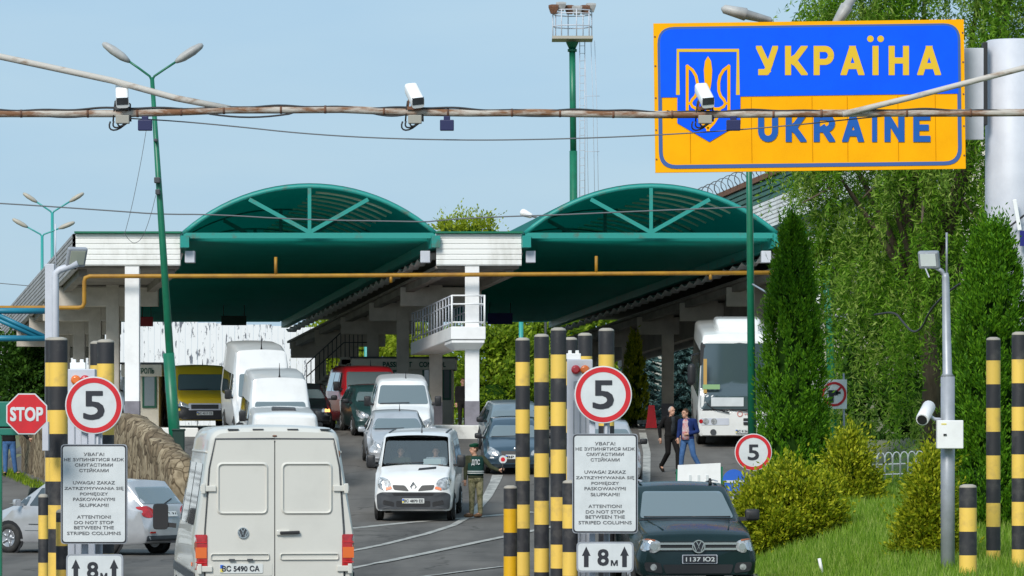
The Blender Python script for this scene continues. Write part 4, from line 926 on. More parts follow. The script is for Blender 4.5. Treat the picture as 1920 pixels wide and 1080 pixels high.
b = MB(); p0, p1 = P(-60, 816, Y), P(60, 803, Y); b.box(((p0.x + p1.x) / 2, Y, (p0.z + p1.z) / 2), (p1.x - p0.x, .12, p1.z - p0.z)); b.build('rail', M['barrier'], t, bevel=.01)
b = MB(); p = P(0, 816, Y); b.box((p.x - .02, Y, p.z / 2), (.1, .1, p.z)); b.build('post', M['green'], t, bevel=.008)
b = MB(); b.box(P(86, 818, 67.5), (.1, .15, .46)); b.build('switch_box', M['galvlight'], label='narrow grey box on the striped column by the stop sign', cat='box', bevel=.01, origin=P(86, 818, 67.5))
# blue truss boom and its white post
Y = 78.; t = thing('truss_boom', 'blue steel truss boom fixed to a white post at the left edge', 'barrier', P(95, 1000, Y))
b = MB(); b.tube([P(-80, 583, Y), P(86, 583, Y)], .055, 8); b.tube([P(-80, 635, Y), P(86, 634, Y)], .055, 8); b.tube([P(-20, 583, Y), P(82, 630, Y)], .04, 8); b.tube([P(-30, 588, Y), P(70, 632, Y)], .04, 8); b.build('truss', M['tealtruss'], t)
p0 = P(94, 495, Y); b = MB(); b.box((p0.x, Y, p0.z / 2), (.17, .2, p0.z)); b.build('post', M['galvlight'], t, bevel=.01)
Y = 74.; t = thing('floodlight_pole', 'grey pole with a tilted floodlight in front of the left fascia', 'floodlight', P(105, 1000, Y))
b = MB(); b.tube([P(104, 1080, Y), P(104, 520, Y), P(105, 512, Y), P(112, 506, Y), P(146, 494, Y)], .062, 10); b.tube([P(104, 505, Y), P(104, 420, Y)], .012, 6); b.build('pole', M['galvlight'], t)
def flood(t, c, yaw, pitch, w_, h_, lens):
    q = Matrix.Rotation(R(yaw), 3, 'Z') @ Matrix.Rotation(R(pitch), 3, 'X')
    b = MB(); b.box(c, (w_, .1, h_), rot=q); b.box(c + q @ Vector((0, .08, 0)), (w_ * .7, .1, h_ * .7), rot=q); hd = b.build('lamp_housing', M['galv'], t, bevel=.03)
    b = MB(); b.box(c + q @ Vector((0, -.052, .01)), (w_ * .74, .012, h_ * .7), rot=q); b.build('lamp_glass', lens, hd)
M['floodlens'] = mat('floodlight_lens', (.5, .52, .42), .25, n=3, col2=(.42, .45, .38), coat=.6); M['floodlens2'] = mat('floodlight_lens_pale', (.66, .7, .68), .25, coat=.6)
flood(t, P(143, 482, Y), 28, 25, .36, .36, M['floodlens'])
Y = 68.; t = thing('camera_pole', 'grey pole with floodlight, white camera and cabinet in front of the willow', 'pole', P(1777, 1100, Y)); 
b = MB(); b.tube([P(1777, 1130, Y), P(1777, 706, Y)], .112, 14); b.tube([P(1776.5, 706, Y), P(1776.3, 700, Y), P(1773, 520, Y), P(1772, 512, Y)], [.112, .075, .058, .05], 12); b.tube([P(1775, 515, Y), P(1775, 436, Y)], .018, 6); b.tube([P(1773, 522, Y), P(1766, 508, Y), P(1752, 500, Y)], .035, 8); b.build('pole', M['galv'], t)
flood(t, P(1742, 487, Y), -22, 18, .34, .29, M['floodlens2'])
b = MB(); b.bar(P(1735, 503, Y - .05), P(1742, 520, Y - .05), .05, .02); b.build('bracket', M['galvlight'], t)
t2 = thing('bullet_camera', 'white bullet camera on the grey pole at the right', 'camera', P(1760, 785, Y)); a, e = P(1742, 762, Y + .1), P(1729, 787, Y - .32); d = (e - a).normalized()
b = MB(); b.tube([a - d * .02, a, e - d * .02, e], [.07, .105, .105, .1], 14); hs = b.build('housing', M['campaint'], t2); b = MB(); b.tube([e - d * .01, e + d * .012], .08, 14); b.build('lens', M['black'], hs); b = MB(); b.tube([P(1742, 778, Y - .05), P(1752, 786, Y), P(1766, 787, Y)], .03, 8); b.build('bracket', M['galvlight'], t2)
t3 = thing('control_cabinet', 'white control cabinet mounted on the grey pole at the right', 'cabinet', P(1780, 814, Y)); p0, p1 = P(1756, 841, Y - .2), P(1805, 788, Y - .2)
b = MB(); b.box(((p0.x + p1.x) / 2, Y - .22, (p0.z + p1.z) / 2), (p1.x - p0.x, .2, p1.z - p0.z)); b.build('case', M['whitepost'], t3, bevel=.012); b = MB(); b.box((P(1768, 0, Y).x, Y - .325, P(0, 815, Y).z), (.05, .02, .03)); b.build('latch', M['black'], t3); b = MB(); b.box((P(1766, 0, Y).x, Y - .322, P(0, 795, Y).z), (.08, .006, .022)); b.build('sticker', M['platey'], t3)
# leaning white board, blue round sign, photo ban sign, marker, garden fence, red stand
Y = 86.; t = thing('leaning_board', 'white sheet board standing behind the dark green pickup roof', 'board', P(1310, 925, Y))
b = MB(); b.prism([(P(1269, 0, Y).x, P(0, 960, Y).z), (P(1352, 0, Y).x, P(0, 960, Y).z), (P(1351, 0, Y).x, P(0, 868, Y).z), (P(1271, 0, Y).x, P(0, 872, Y).z)], Y, Y + .04); b.build('sheet', M['whitepost'], t)
b = MB()
for x in (1294, 1310, 1326): b.box((P(x, 0, Y).x, Y - .005, P(0, 900, Y).z), (.05, .012, .2))
b.build('faded_print', M['signwhite'], t)
b = MB(); p = P(1353, 960, Y); b.box((p.x, Y + .05, (Zg(p.x, Y) + P(0, 875, Y).z) / 2), (.05, .05, P(0, 875, Y).z - Zg(p.x, Y))); b.box((P(1270, 0, Y).x, Y + .05, (Zg(p.x, Y) + P(0, 880, Y).z) / 2), (.05, .05, P(0, 880, Y).z - Zg(p.x, Y))); b.build('frame', M['green'], t)
Y = 82.2; t = thing('round_sign', 'blue round road sign partly hidden by the yellow shrub', 'sign', P(1375, 920, Y)); c = P(1376, 901, Y)
b = MB(); b.disc((c.x, c.z), 21 * Y / F, Y, Y + .03, 36); b.build('plate', M['plateb'], t); b = MB(); b.box((c.x, Y - .006, c.z - .02), (.38, .01, .045)); b.build('white_bar', M['signwhite'], t); b = MB(); b.tube([(c.x, Y + .06, Zg(c.x, Y)), (c.x, Y + .06, c.z)], .03, 8); b.build('post', M['galv'], t)
Y = 90.5; t = thing('prohibition_sign', 'square photography ban sign beside the cypress trunk', 'sign', P(1565, 770, Y)); c = P(1564, 739, Y); k = Y / F
b = MB(); b.box((c.x, Y + .02, c.z), (48 * k, .03, 55 * k)); b.build('plate', M['whitepost'], t); b = MB(); b.disc((c.x, c.z), 23 * k, Y - .004, Y + .01, 36, r_in=18.5 * k); b.ribbon([(c.x - 15 * k, c.z - 15 * k), (c.x + 15 * k, c.z + 15 * k)], 4 * k, Y - .006, Y + .01); b.build('red_ring', M['signred'], t)
b = MB(); b.box((c.x - .02, Y - .001, c.z + .03), (.2, .012, .11)); b.box((c.x + .09, Y - .001, c.z + .03), (.1, .012, .05)); b.box((c.x - .06, Y - .001, c.z - .1), (.1, .012, .16)); b.build('symbol', M['signblack'], t); b = MB(); b.tube([P(1583, 900, Y + .1), P(1582, 700, Y + .1)], .02, 6); b.build('post', M['galv'], t)
b = MB(); Y = 70.; b.tube([P(1548, 1110, Y), P(1543, 1082, Y)], .028, 8, mi=1); b.tube([P(1543, 1082, Y), P(1536, 1047, Y)], .028, 8, mi=0); b.build('marker_stick', [M['whitepost'], M['signred']], label='red and white marker stick leaning in the grass', cat='marker', origin=P(1548, 1110, Y))
Y = 93.; t = thing('garden_fence', 'low white hoop fence on the grass under the willow', 'fence', P(1675, 905, Y)); b = MB(); k = Y / F
for i in range(8):
    x = 1616 + i * 14.5; q = P(x, 905 - i * .6, Y) + Vector((0, 0, .14)); pts = [q + Vector((0, 0, -.1)), q + Vector((0, 0, .38))] + [q + Vector((.08 - .08 * math.cos(math.pi * j / 6), 0, .38 + .12 * math.sin(math.pi * j / 6))) for j in range(1, 6)] + [q + Vector((.16, 0, .38)), q + Vector((.16, 0, -.1))]
    b.tube(pts, .014, 6)
b.build('hoop', M['whitepost'], t); b = MB()
for dz in (.16, .38): b.bar(P(1612, 905, Y) + Vector((0, 0, dz)), P(1735, 900, Y) + Vector((0, 0, dz)), .02, .025)
b.build('rail', M['whitepost'], t)
Y = 138.; t = thing('warning_stand', 'red folding stand on the ground between the right columns', 'stand', P(1222, 790, Y)); b = MB(); b.prism([(P(1211, 0, Y).x, 2.5), (P(1232, 0, Y).x, 2.5), (P(1227, 0, Y).x, P(0, 760, Y).z), (P(1216, 0, Y).x, P(0, 760, Y).z)], Y, Y + .04); b.build('panel', M['signred'], t); b = MB(); b.bar((P(1212, 0, Y).x, Y + .35, 2.5), (P(1218, 0, Y).x, Y + .05, P(0, 760, Y).z), .04, .03); b.bar((P(1231, 0, Y).x, Y + .35, 2.5), (P(1226, 0, Y).x, Y + .05, P(0, 760, Y).z), .04, .03); b.build('strut', M['signred'], t)
b = MB(); Y = 111; b.box(P(335, 828, Y) + Vector((0, 0, 0)), (.3, .3, .6)); b.box(P(335, 806, Y), (.34, .34, .06)); b.bar(P(335, 845, Y), P(335, 905, Y), .08, .08); b.build('litter_bin', M['dgreen'], label='small dark green bin at the foot of the leaning lamp post', cat='bin', bevel=.02, origin=P(335, 905, Y))
# ================================================================== VEHICLES
WHEELS = {}
def wheel_mesh(r, wd, kind):
    key = (round(r, 3), round(wd, 3), kind)
    if key in WHEELS: return WHEELS[key]
    def lathe(prof, n=28):
        b = MB(); vs = []; m_ = len(prof)
        for k in range(n):
            a = 2 * math.pi * k / n; vs += [(x, rr * math.cos(a), rr * math.sin(a)) for x, rr in prof]
        fs = [(k * m_ + i, k * m_ + (i + 1) % m_, ((k + 1) % n) * m_ + (i + 1) % m_, ((k + 1) % n) * m_ + i) for k in range(n) for i in range(m_)]
        b.add(vs, fs, 0, True); return b
    h = wd / 2; t = lathe([(-h, r * .62), (-h * 1.02, r * .82), (-h * .9, r * .95), (-h * .6, r), (h * .6, r), (h * .9, r * .95), (h * 1.02, r * .82), (h, r * .62)])
    rm = MB(); rm.add(*[(lambda bb: (bb.v, bb.f))(lathe([(-h * .7, .01), (-h * .7, r * .63), (h * .9, r * .64), (h * .96, r * .6), (h * .8, r * .55), (h * .62, r * .3), (h * .8, r * .16), (h * .8, .01)]))][0])
    for k in range(5):
        a = 2 * math.pi * k / 5; rm.tube([(h * .72, r * .12 * math.cos(a), r * .12 * math.sin(a)), (h * .86, r * .56 * math.cos(a), r * .56 * math.sin(a))], r * .07, 6, mi=0)
    WHEELS[key] = (t, rm); return WHEELS[key]
class Veh:
    def __init__(s, name, lb, cat, st, pm, L, group=None, hole=None, sub=3, sill=None):
        s.root = thing(name, lb, cat, (0, 0, 0), group, world=False); s.L = L; s.pm = pm
        st2 = []
        for i in range(len(st) - 1):
            for k in range(sub):
                t = k / sub; st2.append((tuple(a * (1 - t) + c * t for a, c in zip(st[i], st[i + 1])), i))
        st2.append((st[-1], len(st) - 1)); secs = []
        for (y, zb, wb, zm, wm, zt, wt, r, cr), _ in st2:
            h = [(0, zb), (wb * .6, zb), (wb - .04, zb), (wb, zb + .05)]
            h += [(wb + (wm - wb) * t, zb + .05 + (zm - zb - .05) * t) for t in (.33, .66)] + [(wm, zm)]
            h += [(wm + (wt - wm) * t, zm + (zt - r - zm) * t) for t in (.3, .6, .85)]
            h += [(wt - r * (1 - math.cos(a)), zt - r + r * math.sin(a)) for a in [math.pi / 2 * k / 5 for k in range(5)]]
            h += [((wt - r) * t, zt + cr * (1 - t * t)) for t in (1, .66, .33, 0)]
            h2 = [(-x, z) for x, z in reversed(h[1:-1])]; secs.append([(x, y, z) for x, z in h + h2])
        b = MB(); b.loft(secs); s.n = len(secs[0])
        if hole is not None:        # open the windscreen so the cabin shows behind its glass
            n = s.n; keep = []
            for fi, f in enumerate(b.f):
                if len(f) == 4:
                    i, k = f[0] // n, f[0] % n; iv = st2[i][1]
                    if iv == hole and 13 <= k <= n - 14: continue
                keep.append(fi)
            full = BVHTree.FromPolygons([Vector(p) for p in b.v], b.f)
            b.f = [b.f[i] for i in keep]; b.m = [b.m[i] for i in keep]; b.sm = [b.sm[i] for i in keep]; s.bvh = full
        else: s.bvh = BVHTree.FromPolygons([Vector(p) for p in b.v], b.f)
        s.body = b.build('body', pm, s.root, auto=38)
    def hit(s, view, a, c):
        o, d = {'F': ((a, -6, c), (0, 1, 0)), 'B': ((a, s.L + 6, c), (0, -1, 0)), 'R': ((6, a, c), (-1, 0, 0)), 'L': ((-6, a, c), (1, 0, 0)), 'T': ((a, c, 9), (0, 0, -1))}[view]
        d = Vector(d); p = s.bvh.ray_cast(Vector(o), d)[0]
        return p, d
    def patch(s, name, view, poly, m_, off=.008, parent=None, rings=4, label=None, mb=None, mi=0, ret=False):
        q_ = []
        for i, a in enumerate(poly):
            c = poly[(i + 1) % len(poly)]; m__ = max(1, int(math.hypot(c[0] - a[0], c[1] - a[1]) / .11)); q_ += [(a[0] + (c[0] - a[0]) * k / m__, a[1] + (c[1] - a[1]) * k / m__) for k in range(m__)]
        poly = q_; xs_ = [p[0] for p in poly]; zs_ = [p[1] for p in poly]
        n = len(poly); cx = (min(xs_) + max(xs_)) / 2; cz = (min(zs_) + max(zs_)) / 2; P3 = []; miss = []
        ring = [(cx, cz)] + [(cx + (x - cx) * k / rings, cz + (z - cz) * k / rings) for k in range(1, rings + 1) for x, z in poly]
        for a, c in ring:
            p, d = s.hit(view, a, c)
            P3.append(p)
        ax = {'F': 1, 'B': 1, 'R': 0, 'L': 0, 'T': 2}[view]
        good = [p for p in P3 if p is not None]
        if not good: return None
        for i, p in enumerate(P3):
            if p is None:
                a, c = ring[i]; j = i
                while j > n and P3[j - n] is None: j -= n
                ref = P3[j - n] if j > n and P3[j - n] is not None else good[0]
                q = {'F': Vector((a, ref.y, c)), 'B': Vector((a, ref.y, c)), 'R': Vector((ref.x, a, c)), 'L': Vector((ref.x, a, c)), 'T': Vector((a, c, ref.z))}[view]; P3[i] = q
        vs = [p - d * off for p in P3]; vs += [p + d * .012 for p in vs[-n:]]
        fs = [(0, 1 + k, 1 + (k + 1) % n) for k in range(n)]
        for r in range(rings):
            o = 1 + r * n; fs += [(o + k, o + n + k, o + n + (k + 1) % n, o + (k + 1) % n) for k in range(n)]
        b = mb or MB(); b.add(vs, fs, mi, True)
        if mb is not None: return None
        return b.build(name, m_, parent or s.root, label=label, auto=50)
    def both(s, name, view, poly, m_, **k):     # mirrored pair
        o1 = s.patch(name, view, poly, m_, **k); o2 = s.patch(name, view, [(-x, z) for x, z in reversed(poly)], m_, **k); return o1, o2
    def sides(s, name, poly, m_, **k):
        return s.patch(name, 'L', poly, m_, **k), s.patch(name, 'R', poly, m_, **k)
    def wheels(s, ys, r, hw, wd=.2, rim='rim'):
        for y in ys:
            for sd in (-1, 1):
                s.patch('wheel_arch', 'L' if sd < 0 else 'R', circ(y, r * 1.02, r * 1.2, 20), M['black'], off=.006)
                t, rm = wheel_mesh(r, wd, rim); x = sd * (hw - wd / 2 + .012)
                e = bpy.data.objects.new('wheel', None); COL.objects.link(e); e.parent = s.root; e.location = (x, y, r)
                if sd < 0: e.rotation_euler = (0, 0, math.pi)
                tt = t.build('tyre', M['rubber'], e); rr = rm.build('rim', M[rim], e)
    def mirror(s, x, y, z, w_, h_, m_='black', d=.1):
        for sd in (-1, 1):
            b = MB(); secs = []
            for k, (sy, sc) in enumerate(((-.5, .62), (-.3, .92), (.3, 1), (.5, .96))):
                secs.append([(sd * x + X_ * sc, y + sy * d, z + Z_ * sc) for X_, Z_ in rrect(-w_ / 2, -h_ / 2, w_ / 2, h_ / 2, .05, 3)])
            b.loft(secs); b.bar((sd * (x - w_ * .2), y, z - h_ * .3), (sd * (x - w_ * .5 - .1), y + .03, z - h_ * .35), .05, .06); b.build('mirror', M[m_] if isinstance(m_, str) else m_, s.root, auto=50)
    def plate(s, view, x, z, w_, h_, txt, bg='platew', fg='signblack', strip=None, frame=True):
        p = s.patch('number_plate', view, rrect(x - w_ / 2, z - h_ / 2, x + w_ / 2, z + h_ / 2, .012, 2), M[bg], off=.05 if view == 'F' else .03, rings=1)
        hp, d = s.hit(view, x, z); y = hp.y + (-.055 if view == 'F' else .034); b = MB()
        text(b, txt, (x - w_ * .42, z - h_ * .3, x + w_ * .45, z + h_ * .3), y, bold=.02, face=-1 if view == 'F' else 1)
        b.build('lettering', M[fg], p, fix=False)
        if strip:
            sx = -1 if view == 'F' else 1
            for k, mm in enumerate(('plateb', 'platey')):
                b = MB(); b.box((x + sx * w_ * .455, y, z + (.2 - .4 * k) * h_), (w_ * .07, .003, h_ * .36)); b.build('flag_strip', M[mm], p)
        return p
    def place(s, px, Y, slope, ref='front', zadd=0, X=None):
        p = P(px, 785, Y); th = -math.atan(slope); d = Vector((slope, 1, 0)).normalized(); X0 = p.x if X is None else X
        if ref == 'front': a = Vector((X0, Y, 0)); c = a + d * s.L; rz = th; sg = 1
        else: a = Vector((X0, Y, 0)) + d * s.L; c = Vector((X0, Y, 0)); rz = math.pi + th; sg = 1
        # rest the four wheels on the slope
        f = a + (c - a) * .18; r_ = a + (c - a) * .8; zf, zr = Zg(f.x, f.y), Zg(r_.x, r_.y); L_ = (r_ - f).length; pit = math.atan2(zr - zf, L_)
        s.root.location = (a.x, a.y, zf - (zr - zf) / L_ * s.L * .18 + zadd + .006); s.root.rotation_euler = (pit, 0, rz); return s
def van_st(L, W, H, zh0, yc, zc, yr, belt, tw=.12, zb=.26, nose=.72, rr=.14, hoodw=.88, cr=.03):
    h = W / 2
    return [(0, .30, h * nose, .42, h * (nose + .03), zh0 - .32, h * (nose - .02), .05, .01), (.05, zb, h * .86, .46, h * .89, zh0 - .2, h * (hoodw - .08), .06, .015), (.14, zb, h * .93, .5, h * .97, zh0 - .02, h * (hoodw - .02), .09, .03),
        (.3, zb, h * .95, .6, h * .99, zh0 + .12 * (zc - zh0) + .03, h * hoodw, .1, .04), (yc, zb, h * .95, zc - .16, h, zc, h * .9, .1, .05), (yr, zb, h * .95, belt, h, H - .07, h - tw - .02, rr, cr),
        (yr + .3, zb, h * .95, belt, h, H - .01, h - tw, rr, cr), (L * .6, zb, h * .95, belt, h, H, h - tw, rr, cr), (L - .16, zb, h * .95, belt, h, H - .01, h - tw, rr, cr), (L - .04, zb + .02, h * .94, belt, h * .985, H - .04, h - tw - .03, rr, cr * .8), (L, zb + .06, h * .9, belt, h * .95, H - .1, h - tw - .07, rr * .8, .01)]
def car_st(L, W, H, zh0, yc, zc, yr, yre, yt, zt_, belt, tw=.2, zb=.2, nose=.7):
    h = W / 2
    return [(0, .3, h * nose, .42, h * (nose + .03), zh0 - .2, h * (nose - .04), .06, .01), (.07, zb, h * .86, .46, h * .9, zh0 - .08, h * .76, .07, .02), (.2, zb, h * .93, .5, h * .97, zh0, h * .82, .08, .03),
        (.5, zb, h * .95, .58, h * .99, zh0 + .4 * (zc - zh0), h * .86, .09, .04), (yc, zb, h * .95, zc - .13, h, zc, h * .88, .09, .04), (yr, zb, h * .95, belt, h, H - .06, h - tw - .04, .1, .03), (yr + .3, zb, h * .95, belt, h, H - .01, h - tw - .01, .1, .03),
        ((yr + yre) / 2, zb, h * .95, belt, h, H, h - tw, .1, .03), (yre, zb, h * .95, belt, h * .99, H - .05, h - tw - .03, .1, .03), (yt, zb + .03, h * .92, belt - .06, h * .96, zt_, h * .78, .08, .03), (L - .06, zb + .06, h * .88, .62, h * .92, zt_ - .14, h * .74, .08, .02), (L, .34, h * .78, .55, h * .84, zt_ - .26, h * .7, .06, .01)]
def kit(v, L, W, H, zh0, yc, zc, yr, belt, tw, van=True, glass='glassblue', wheel=(.8, 3.9), wr=.31, mm='black', plate='ВС 4217 СЕ', pb='platew', bumper='dgrey', lights=True, sidewin=None, mirz=None, grille=True, ant=True, clear=False, bmp_top=.62):
    h = W / 2; wb_, wt_ = h * .9 - .07, h - tw - .1
    v.patch('windscreen', 'F', rpoly([(-wb_, zc + .05), (wb_, zc + .05), (wt_, H - .17), (-wt_, H - .17)], .07), M['clear'] if clear else M[glass], off=.01, rings=6)
    b = MB(); b_ = [v.hit('F', x, zc + .06)[0] for x in np.linspace(-wb_ * .9, wb_ * .25, 8)]
    b.tube([p + Vector((0, -.03, .01 + .03 * i / 8)) for i, p in enumerate(b_)], .012, 5); b.build('wiper', M['black'], v.root)
    if sidewin:
        for (a0, a1, c0, c1) in sidewin:
            v.sides('side_window', rpoly([(a0, belt + .03), (a1, belt + .03), (c1, H - .2), (c0, H - .2)], .05), M['glass'], rings=3)
    if bumper: v.patch('bumper', 'F', rpoly([(-h * .9, .3), (h * .9, .3), (h * .93, bmp_top - .06), (h * .8, bmp_top), (-h * .8, bmp_top), (-h * .93, bmp_top - .06)], .05), M[bumper] if isinstance(bumper, str) else bumper, off=.03, rings=6)
    if grille: v.patch('grille', 'F', rpoly([(-h * .42, bmp_top + .04), (h * .42, bmp_top + .04), (h * .46, bmp_top + .17), (-h * .46, bmp_top + .17)], .03), M['black'], off=.012)
    if grille: v.patch('air_intake', 'F', rrect(-h * .5, .34, h * .5, .43, .03), M['black'], off=.036)
    if lights:
        for a, c in zip(v.both('headlight', 'F', rpoly([(h * .5, bmp_top + .06), (h * .78, bmp_top + .04), (h * .9, bmp_top + .12), (h * .88, bmp_top + .3), (h * .72, bmp_top + .25), (h * .52, bmp_top + .16)], .04), M['lamp_clear'], off=.012), (1, -1)):
            pass
    if plate: v.plate('F', 0, .5, .52, .115, plate, pb, strip=(pb == 'platew'))
    v.mirror(h + .13, yc + .25, mirz or zc + .12, .2 if van else .2, .3 if van else .15, mm)
    v.wheels((wheel[0], wheel[1]), wr, h)
    if ant:
        p = v.hit('T', .1, yr + .25)[0]; b = MB(); b.tube([p, p + Vector((0, .05, .02)), p + Vector((0, .1, .2))], [.025, .015, .005], 5); b.build('antenna', M['black'], v.root)
def emblem_w(b, cx, cz, r, y0, y1):         # ring with a V over a W
    b.disc((cx, cz), r, y0, y1, 28, r_in=r * .84)
    b.ribbon([(cx - r * .38, cz + r * .8), (cx, cz + r * .06), (cx + r * .38, cz + r * .8)], r * .17, y0, y1)
    b.ribbon([(cx - r * .8, cz + r * .42), (cx - r * .36, cz - r * .72), (cx, cz - r * .02), (cx + r * .36, cz - r * .72), (cx + r * .8, cz + r * .42)], r * .17, y0 + .0006, y1)
PW = paint('white_paint', (.76, .76, .75), .86); PIV = paint('ivory_paint', (.6, .585, .535), .9, rough=.4)
PSIL = mat('silver_paint', (.5, .51, .53), .3, metal=.35, n=2, col2=(.43, .44, .46), coat=.5)
PGREEN = mat('bottle_green_paint', (.004, .017, .018), .25, n=2, col2=(.005, .02, .021), coat=.15, spec=.35)
PNAVY = mat('slate_blue_paint', (.02, .045, .07), .28, n=2, col2=(.025, .05, .075), coat=.8)
PRED = paint('red_paint', (.45, .012, .02), .8); PYEL = paint('mustard_paint', (.66, .45, .02), .85); PDG = paint('dark_green_paint', (.02, .05, .05), .8); PDK = paint('dark_paint', (.012, .013, .016), .8)
PGREY = mat('grey_blue_paint', (.2, .26, .29), .3, metal=.3, coat=.5, n=2, col2=(.17, .22, .25))

# ---- white panel van seen from behind (nearest vehicle)
L, W, H = 5.4, 1.96, 2.70; h = W / 2
st = [(0, .3, h * .8, .5, h * .84, 1.0, h * .75, .06, .01), (.1, .28, h * .93, .5, h * .97, 1.12, h * .88, .1, .03), (.9, .28, h * .96, 1.1, h, 1.32, h * .88, .12, .05), (1.75, .28, h * .96, 1.35, h, 2.3, h - .16, .14, .03), (2.1, .28, h * .96, 1.35, h, 2.62, .8, .16, .03),
    (2.4, .28, h * .96, 1.35, h, H - .01, .80, .17, .03), (L - .25, .28, h * .96, 1.35, h, H - .01, .80, .17, .03), (L - .06, .3, h * .955, 1.35, h * .99, H - .04, .785, .16, .03), (L, .34, h * .93, 1.35, h * .97, H - .08, .755, .15, .02)]
v = Veh('panel_van', 'ivory white panel van seen from behind, nearest vehicle in the left lane', 'van', st, PIV, L); lt = v
for sd in (-1, 1):
    d = v.patch('rear_door', 'B', rpoly([(sd * .006, .62), (sd * .835, .62), (sd * .825, 1.45), (sd * .775, 2.2), (sd * .70, 2.535), (sd * .006, 2.535)], .035), PIV, off=.018, rings=8)
    def ridge(nm, x0, z0, x1, z1, r, wd):
        a = rrect(x0, z0, x1, z1, r, 5); i_ = rrect(x0 + wd, z0 + wd, x1 - wd, z1 - wd, max(r - wd, .02), 5); k = MB(); N = len(a); vs = []
        for (ring, o) in ((a, .0185), ([((p[0] + q[0]) / 2, (p[1] + q[1]) / 2) for p, q in zip(a, i_)], .042), (i_, .012)):
            for x, z in ring: p = v.hit('B', x, z)[0]; vs.append(p + Vector((0, o, 0)))
        k.add(vs, [(r_ * N + i, r_ * N + (i + 1) % N, (r_ + 1) * N + (i + 1) % N, (r_ + 1) * N + i) for r_ in (0, 1) for i in range(N)], 0, True); return k.build(nm, PIV, d, auto=60)
    # seen from behind the vehicle's right is on the right of the picture
    ridge('pressed_panel', *( (.075, 1.63, .705, 2.27) if sd > 0 else (-.705, 1.63, -.075, 2.27)), .08, .045)
    ridge('pressed_rib', *((.06, 1.08, .78, 1.17) if sd > 0 else (-.78, 1.08, -.06, 1.17)), .03, .02)
    for z in (1.95, .98):
        xo = np.interp(z, [.98, 1.95], [.835, .79]); k = MB(); k.box((sd * (xo + .015), v.hit('B', sd * .8, z)[0].y + .03, z), (.19, .035, .07)); k.box((sd * (xo + .075), v.hit('B', sd * .8, z)[0].y + .045, z), (.05, .03, .12)); k.build('hinge', PIV, v.root, bevel=.008)
    tl = v.patch('tail_light', 'B', rrect(min(sd * .815, sd * .968), .97, max(sd * .815, sd * .968), 1.395, .02), M['lamp_red'], off=.03, rings=3)
    k = MB()
    for (za, zb_) in ((1.11, 1.24),): 
        pp = v.hit('B', sd * .89, 1.18)[0]; k.box((sd * .891, pp.y + .032, (za + zb_) / 2), (.135, .012, zb_ - za))
    k.build('amber_lens', M['lamp_amber'], tl)
    k = MB()
    for z in (1.06, 1.3): k.box((sd * .891, v.hit('B', sd * .89, z)[0].y + .036, z), (.13, .004, .012))
    k.build('lens_rib', M['signred'], tl)
b = MB(); b.box((0, L - .01 + .012, 1.58), (.014, .012, 1.9)); b.build('door_gap', M['black'], v.root)
for sd in (-1, 1):
    b = MB(); pts = [(sd * .85, .62), (sd * .843, 1.45), (sd * .79, 2.2), (sd * .716, 2.55), (0, 2.553)]; ps = [v.hit('B', x, z)[0] + Vector((0, .004, 0)) for x, z in pts]; b.tube(ps, .009, 5); b.build('door_seal', M['dgrey'], v.root)
b = MB(); y = L + .006; emblem_w(b, .385, 1.415, .066, y + .02, y + .035); b.build('emblem', M['chrome'], v.root); b = MB(); b.disc((.385, 1.415), .06, y, y + .024, 24); b.build('emblem_base', M['dgrey'], v.root)
hd = MB(); hd.box((-.1, L + .03, 1.415), (.16, .04, .06)); ho = hd.build('handle_plate', PIV, v.root, bevel=.01); hd = MB(); hd.bar((-.06, L + .05, 1.412), (-.30, L + .05, 1.42), .035, .04); hd.build('handle', M['black'], ho, bevel=.01)
v.plate('B', .405, .985, .52, .115, 'ВС 5490 СА', strip=True)
rb = v.patch('plate_recess', 'B', rrect(.03, .895, .74, 1.065, .03), PIV, off=.022, rings=2)
v.patch('rear_bumper', 'B', rrect(-.95, .36, .95, .6, .05), M['dgrey'], off=.06, rings=4)
b = MB()
for x in (.3, .52): b.box((x, L + .035, 1.09), (.07, .05, .02))
b.build('plate_lamp', M['dgrey'], v.root)
b = MB()
for x in (-.62, -.22, .2, .5): b.box((x, L - .035, 2.665), (.13, .06, .014))
b.build('roof_drain', M['dgrey'], v.root)
b = MB(); ps = [v.hit('R', y, 2.39)[0] for y in np.linspace(2.2, L - .08, 14)]; b.tube([p + Vector((.0, 0, 0)) for p in ps], .016, 6); ps = [v.hit('L', y, 2.39)[0] for y in np.linspace(2.2, L - .08, 14)]; b.tube(ps, .016, 6); b.build('roof_seam', PIV, v.root)
for (a0, a1) in ((1.35, 2.15), (2.3, 3.6), (3.75, 5.05)): v.sides('side_window', rrect(a0, 1.5, a1, 2.25, .08), M['glass'], rings=4)
v.sides('side_moulding', rrect(.6, .82, L - .1, .93, .03), M['dgrey'], rings=2, off=.02)
v.sides('marker_lamp', rrect(4.9, 1.0, 5.02, 1.05, .01), M['lamp_amber'], rings=2, off=.02)
v.mirror(h + .2, 1.2, 1.52, .2, .34); v.wheels((1.0, 4.2), .34, h)
b = MB(); p = v.hit('B', .02, 2.6)[0]; b.ell((p.x - .02, p.y + .005, 2.585), (.03, .006, .012), 8); b.ell((-.78, L - .02, 2.36), (.02, .006, .05), 8); b.build('rust_stain', M['rust'], v.root)
v.place(515, 51.6, -.13, 'rear')

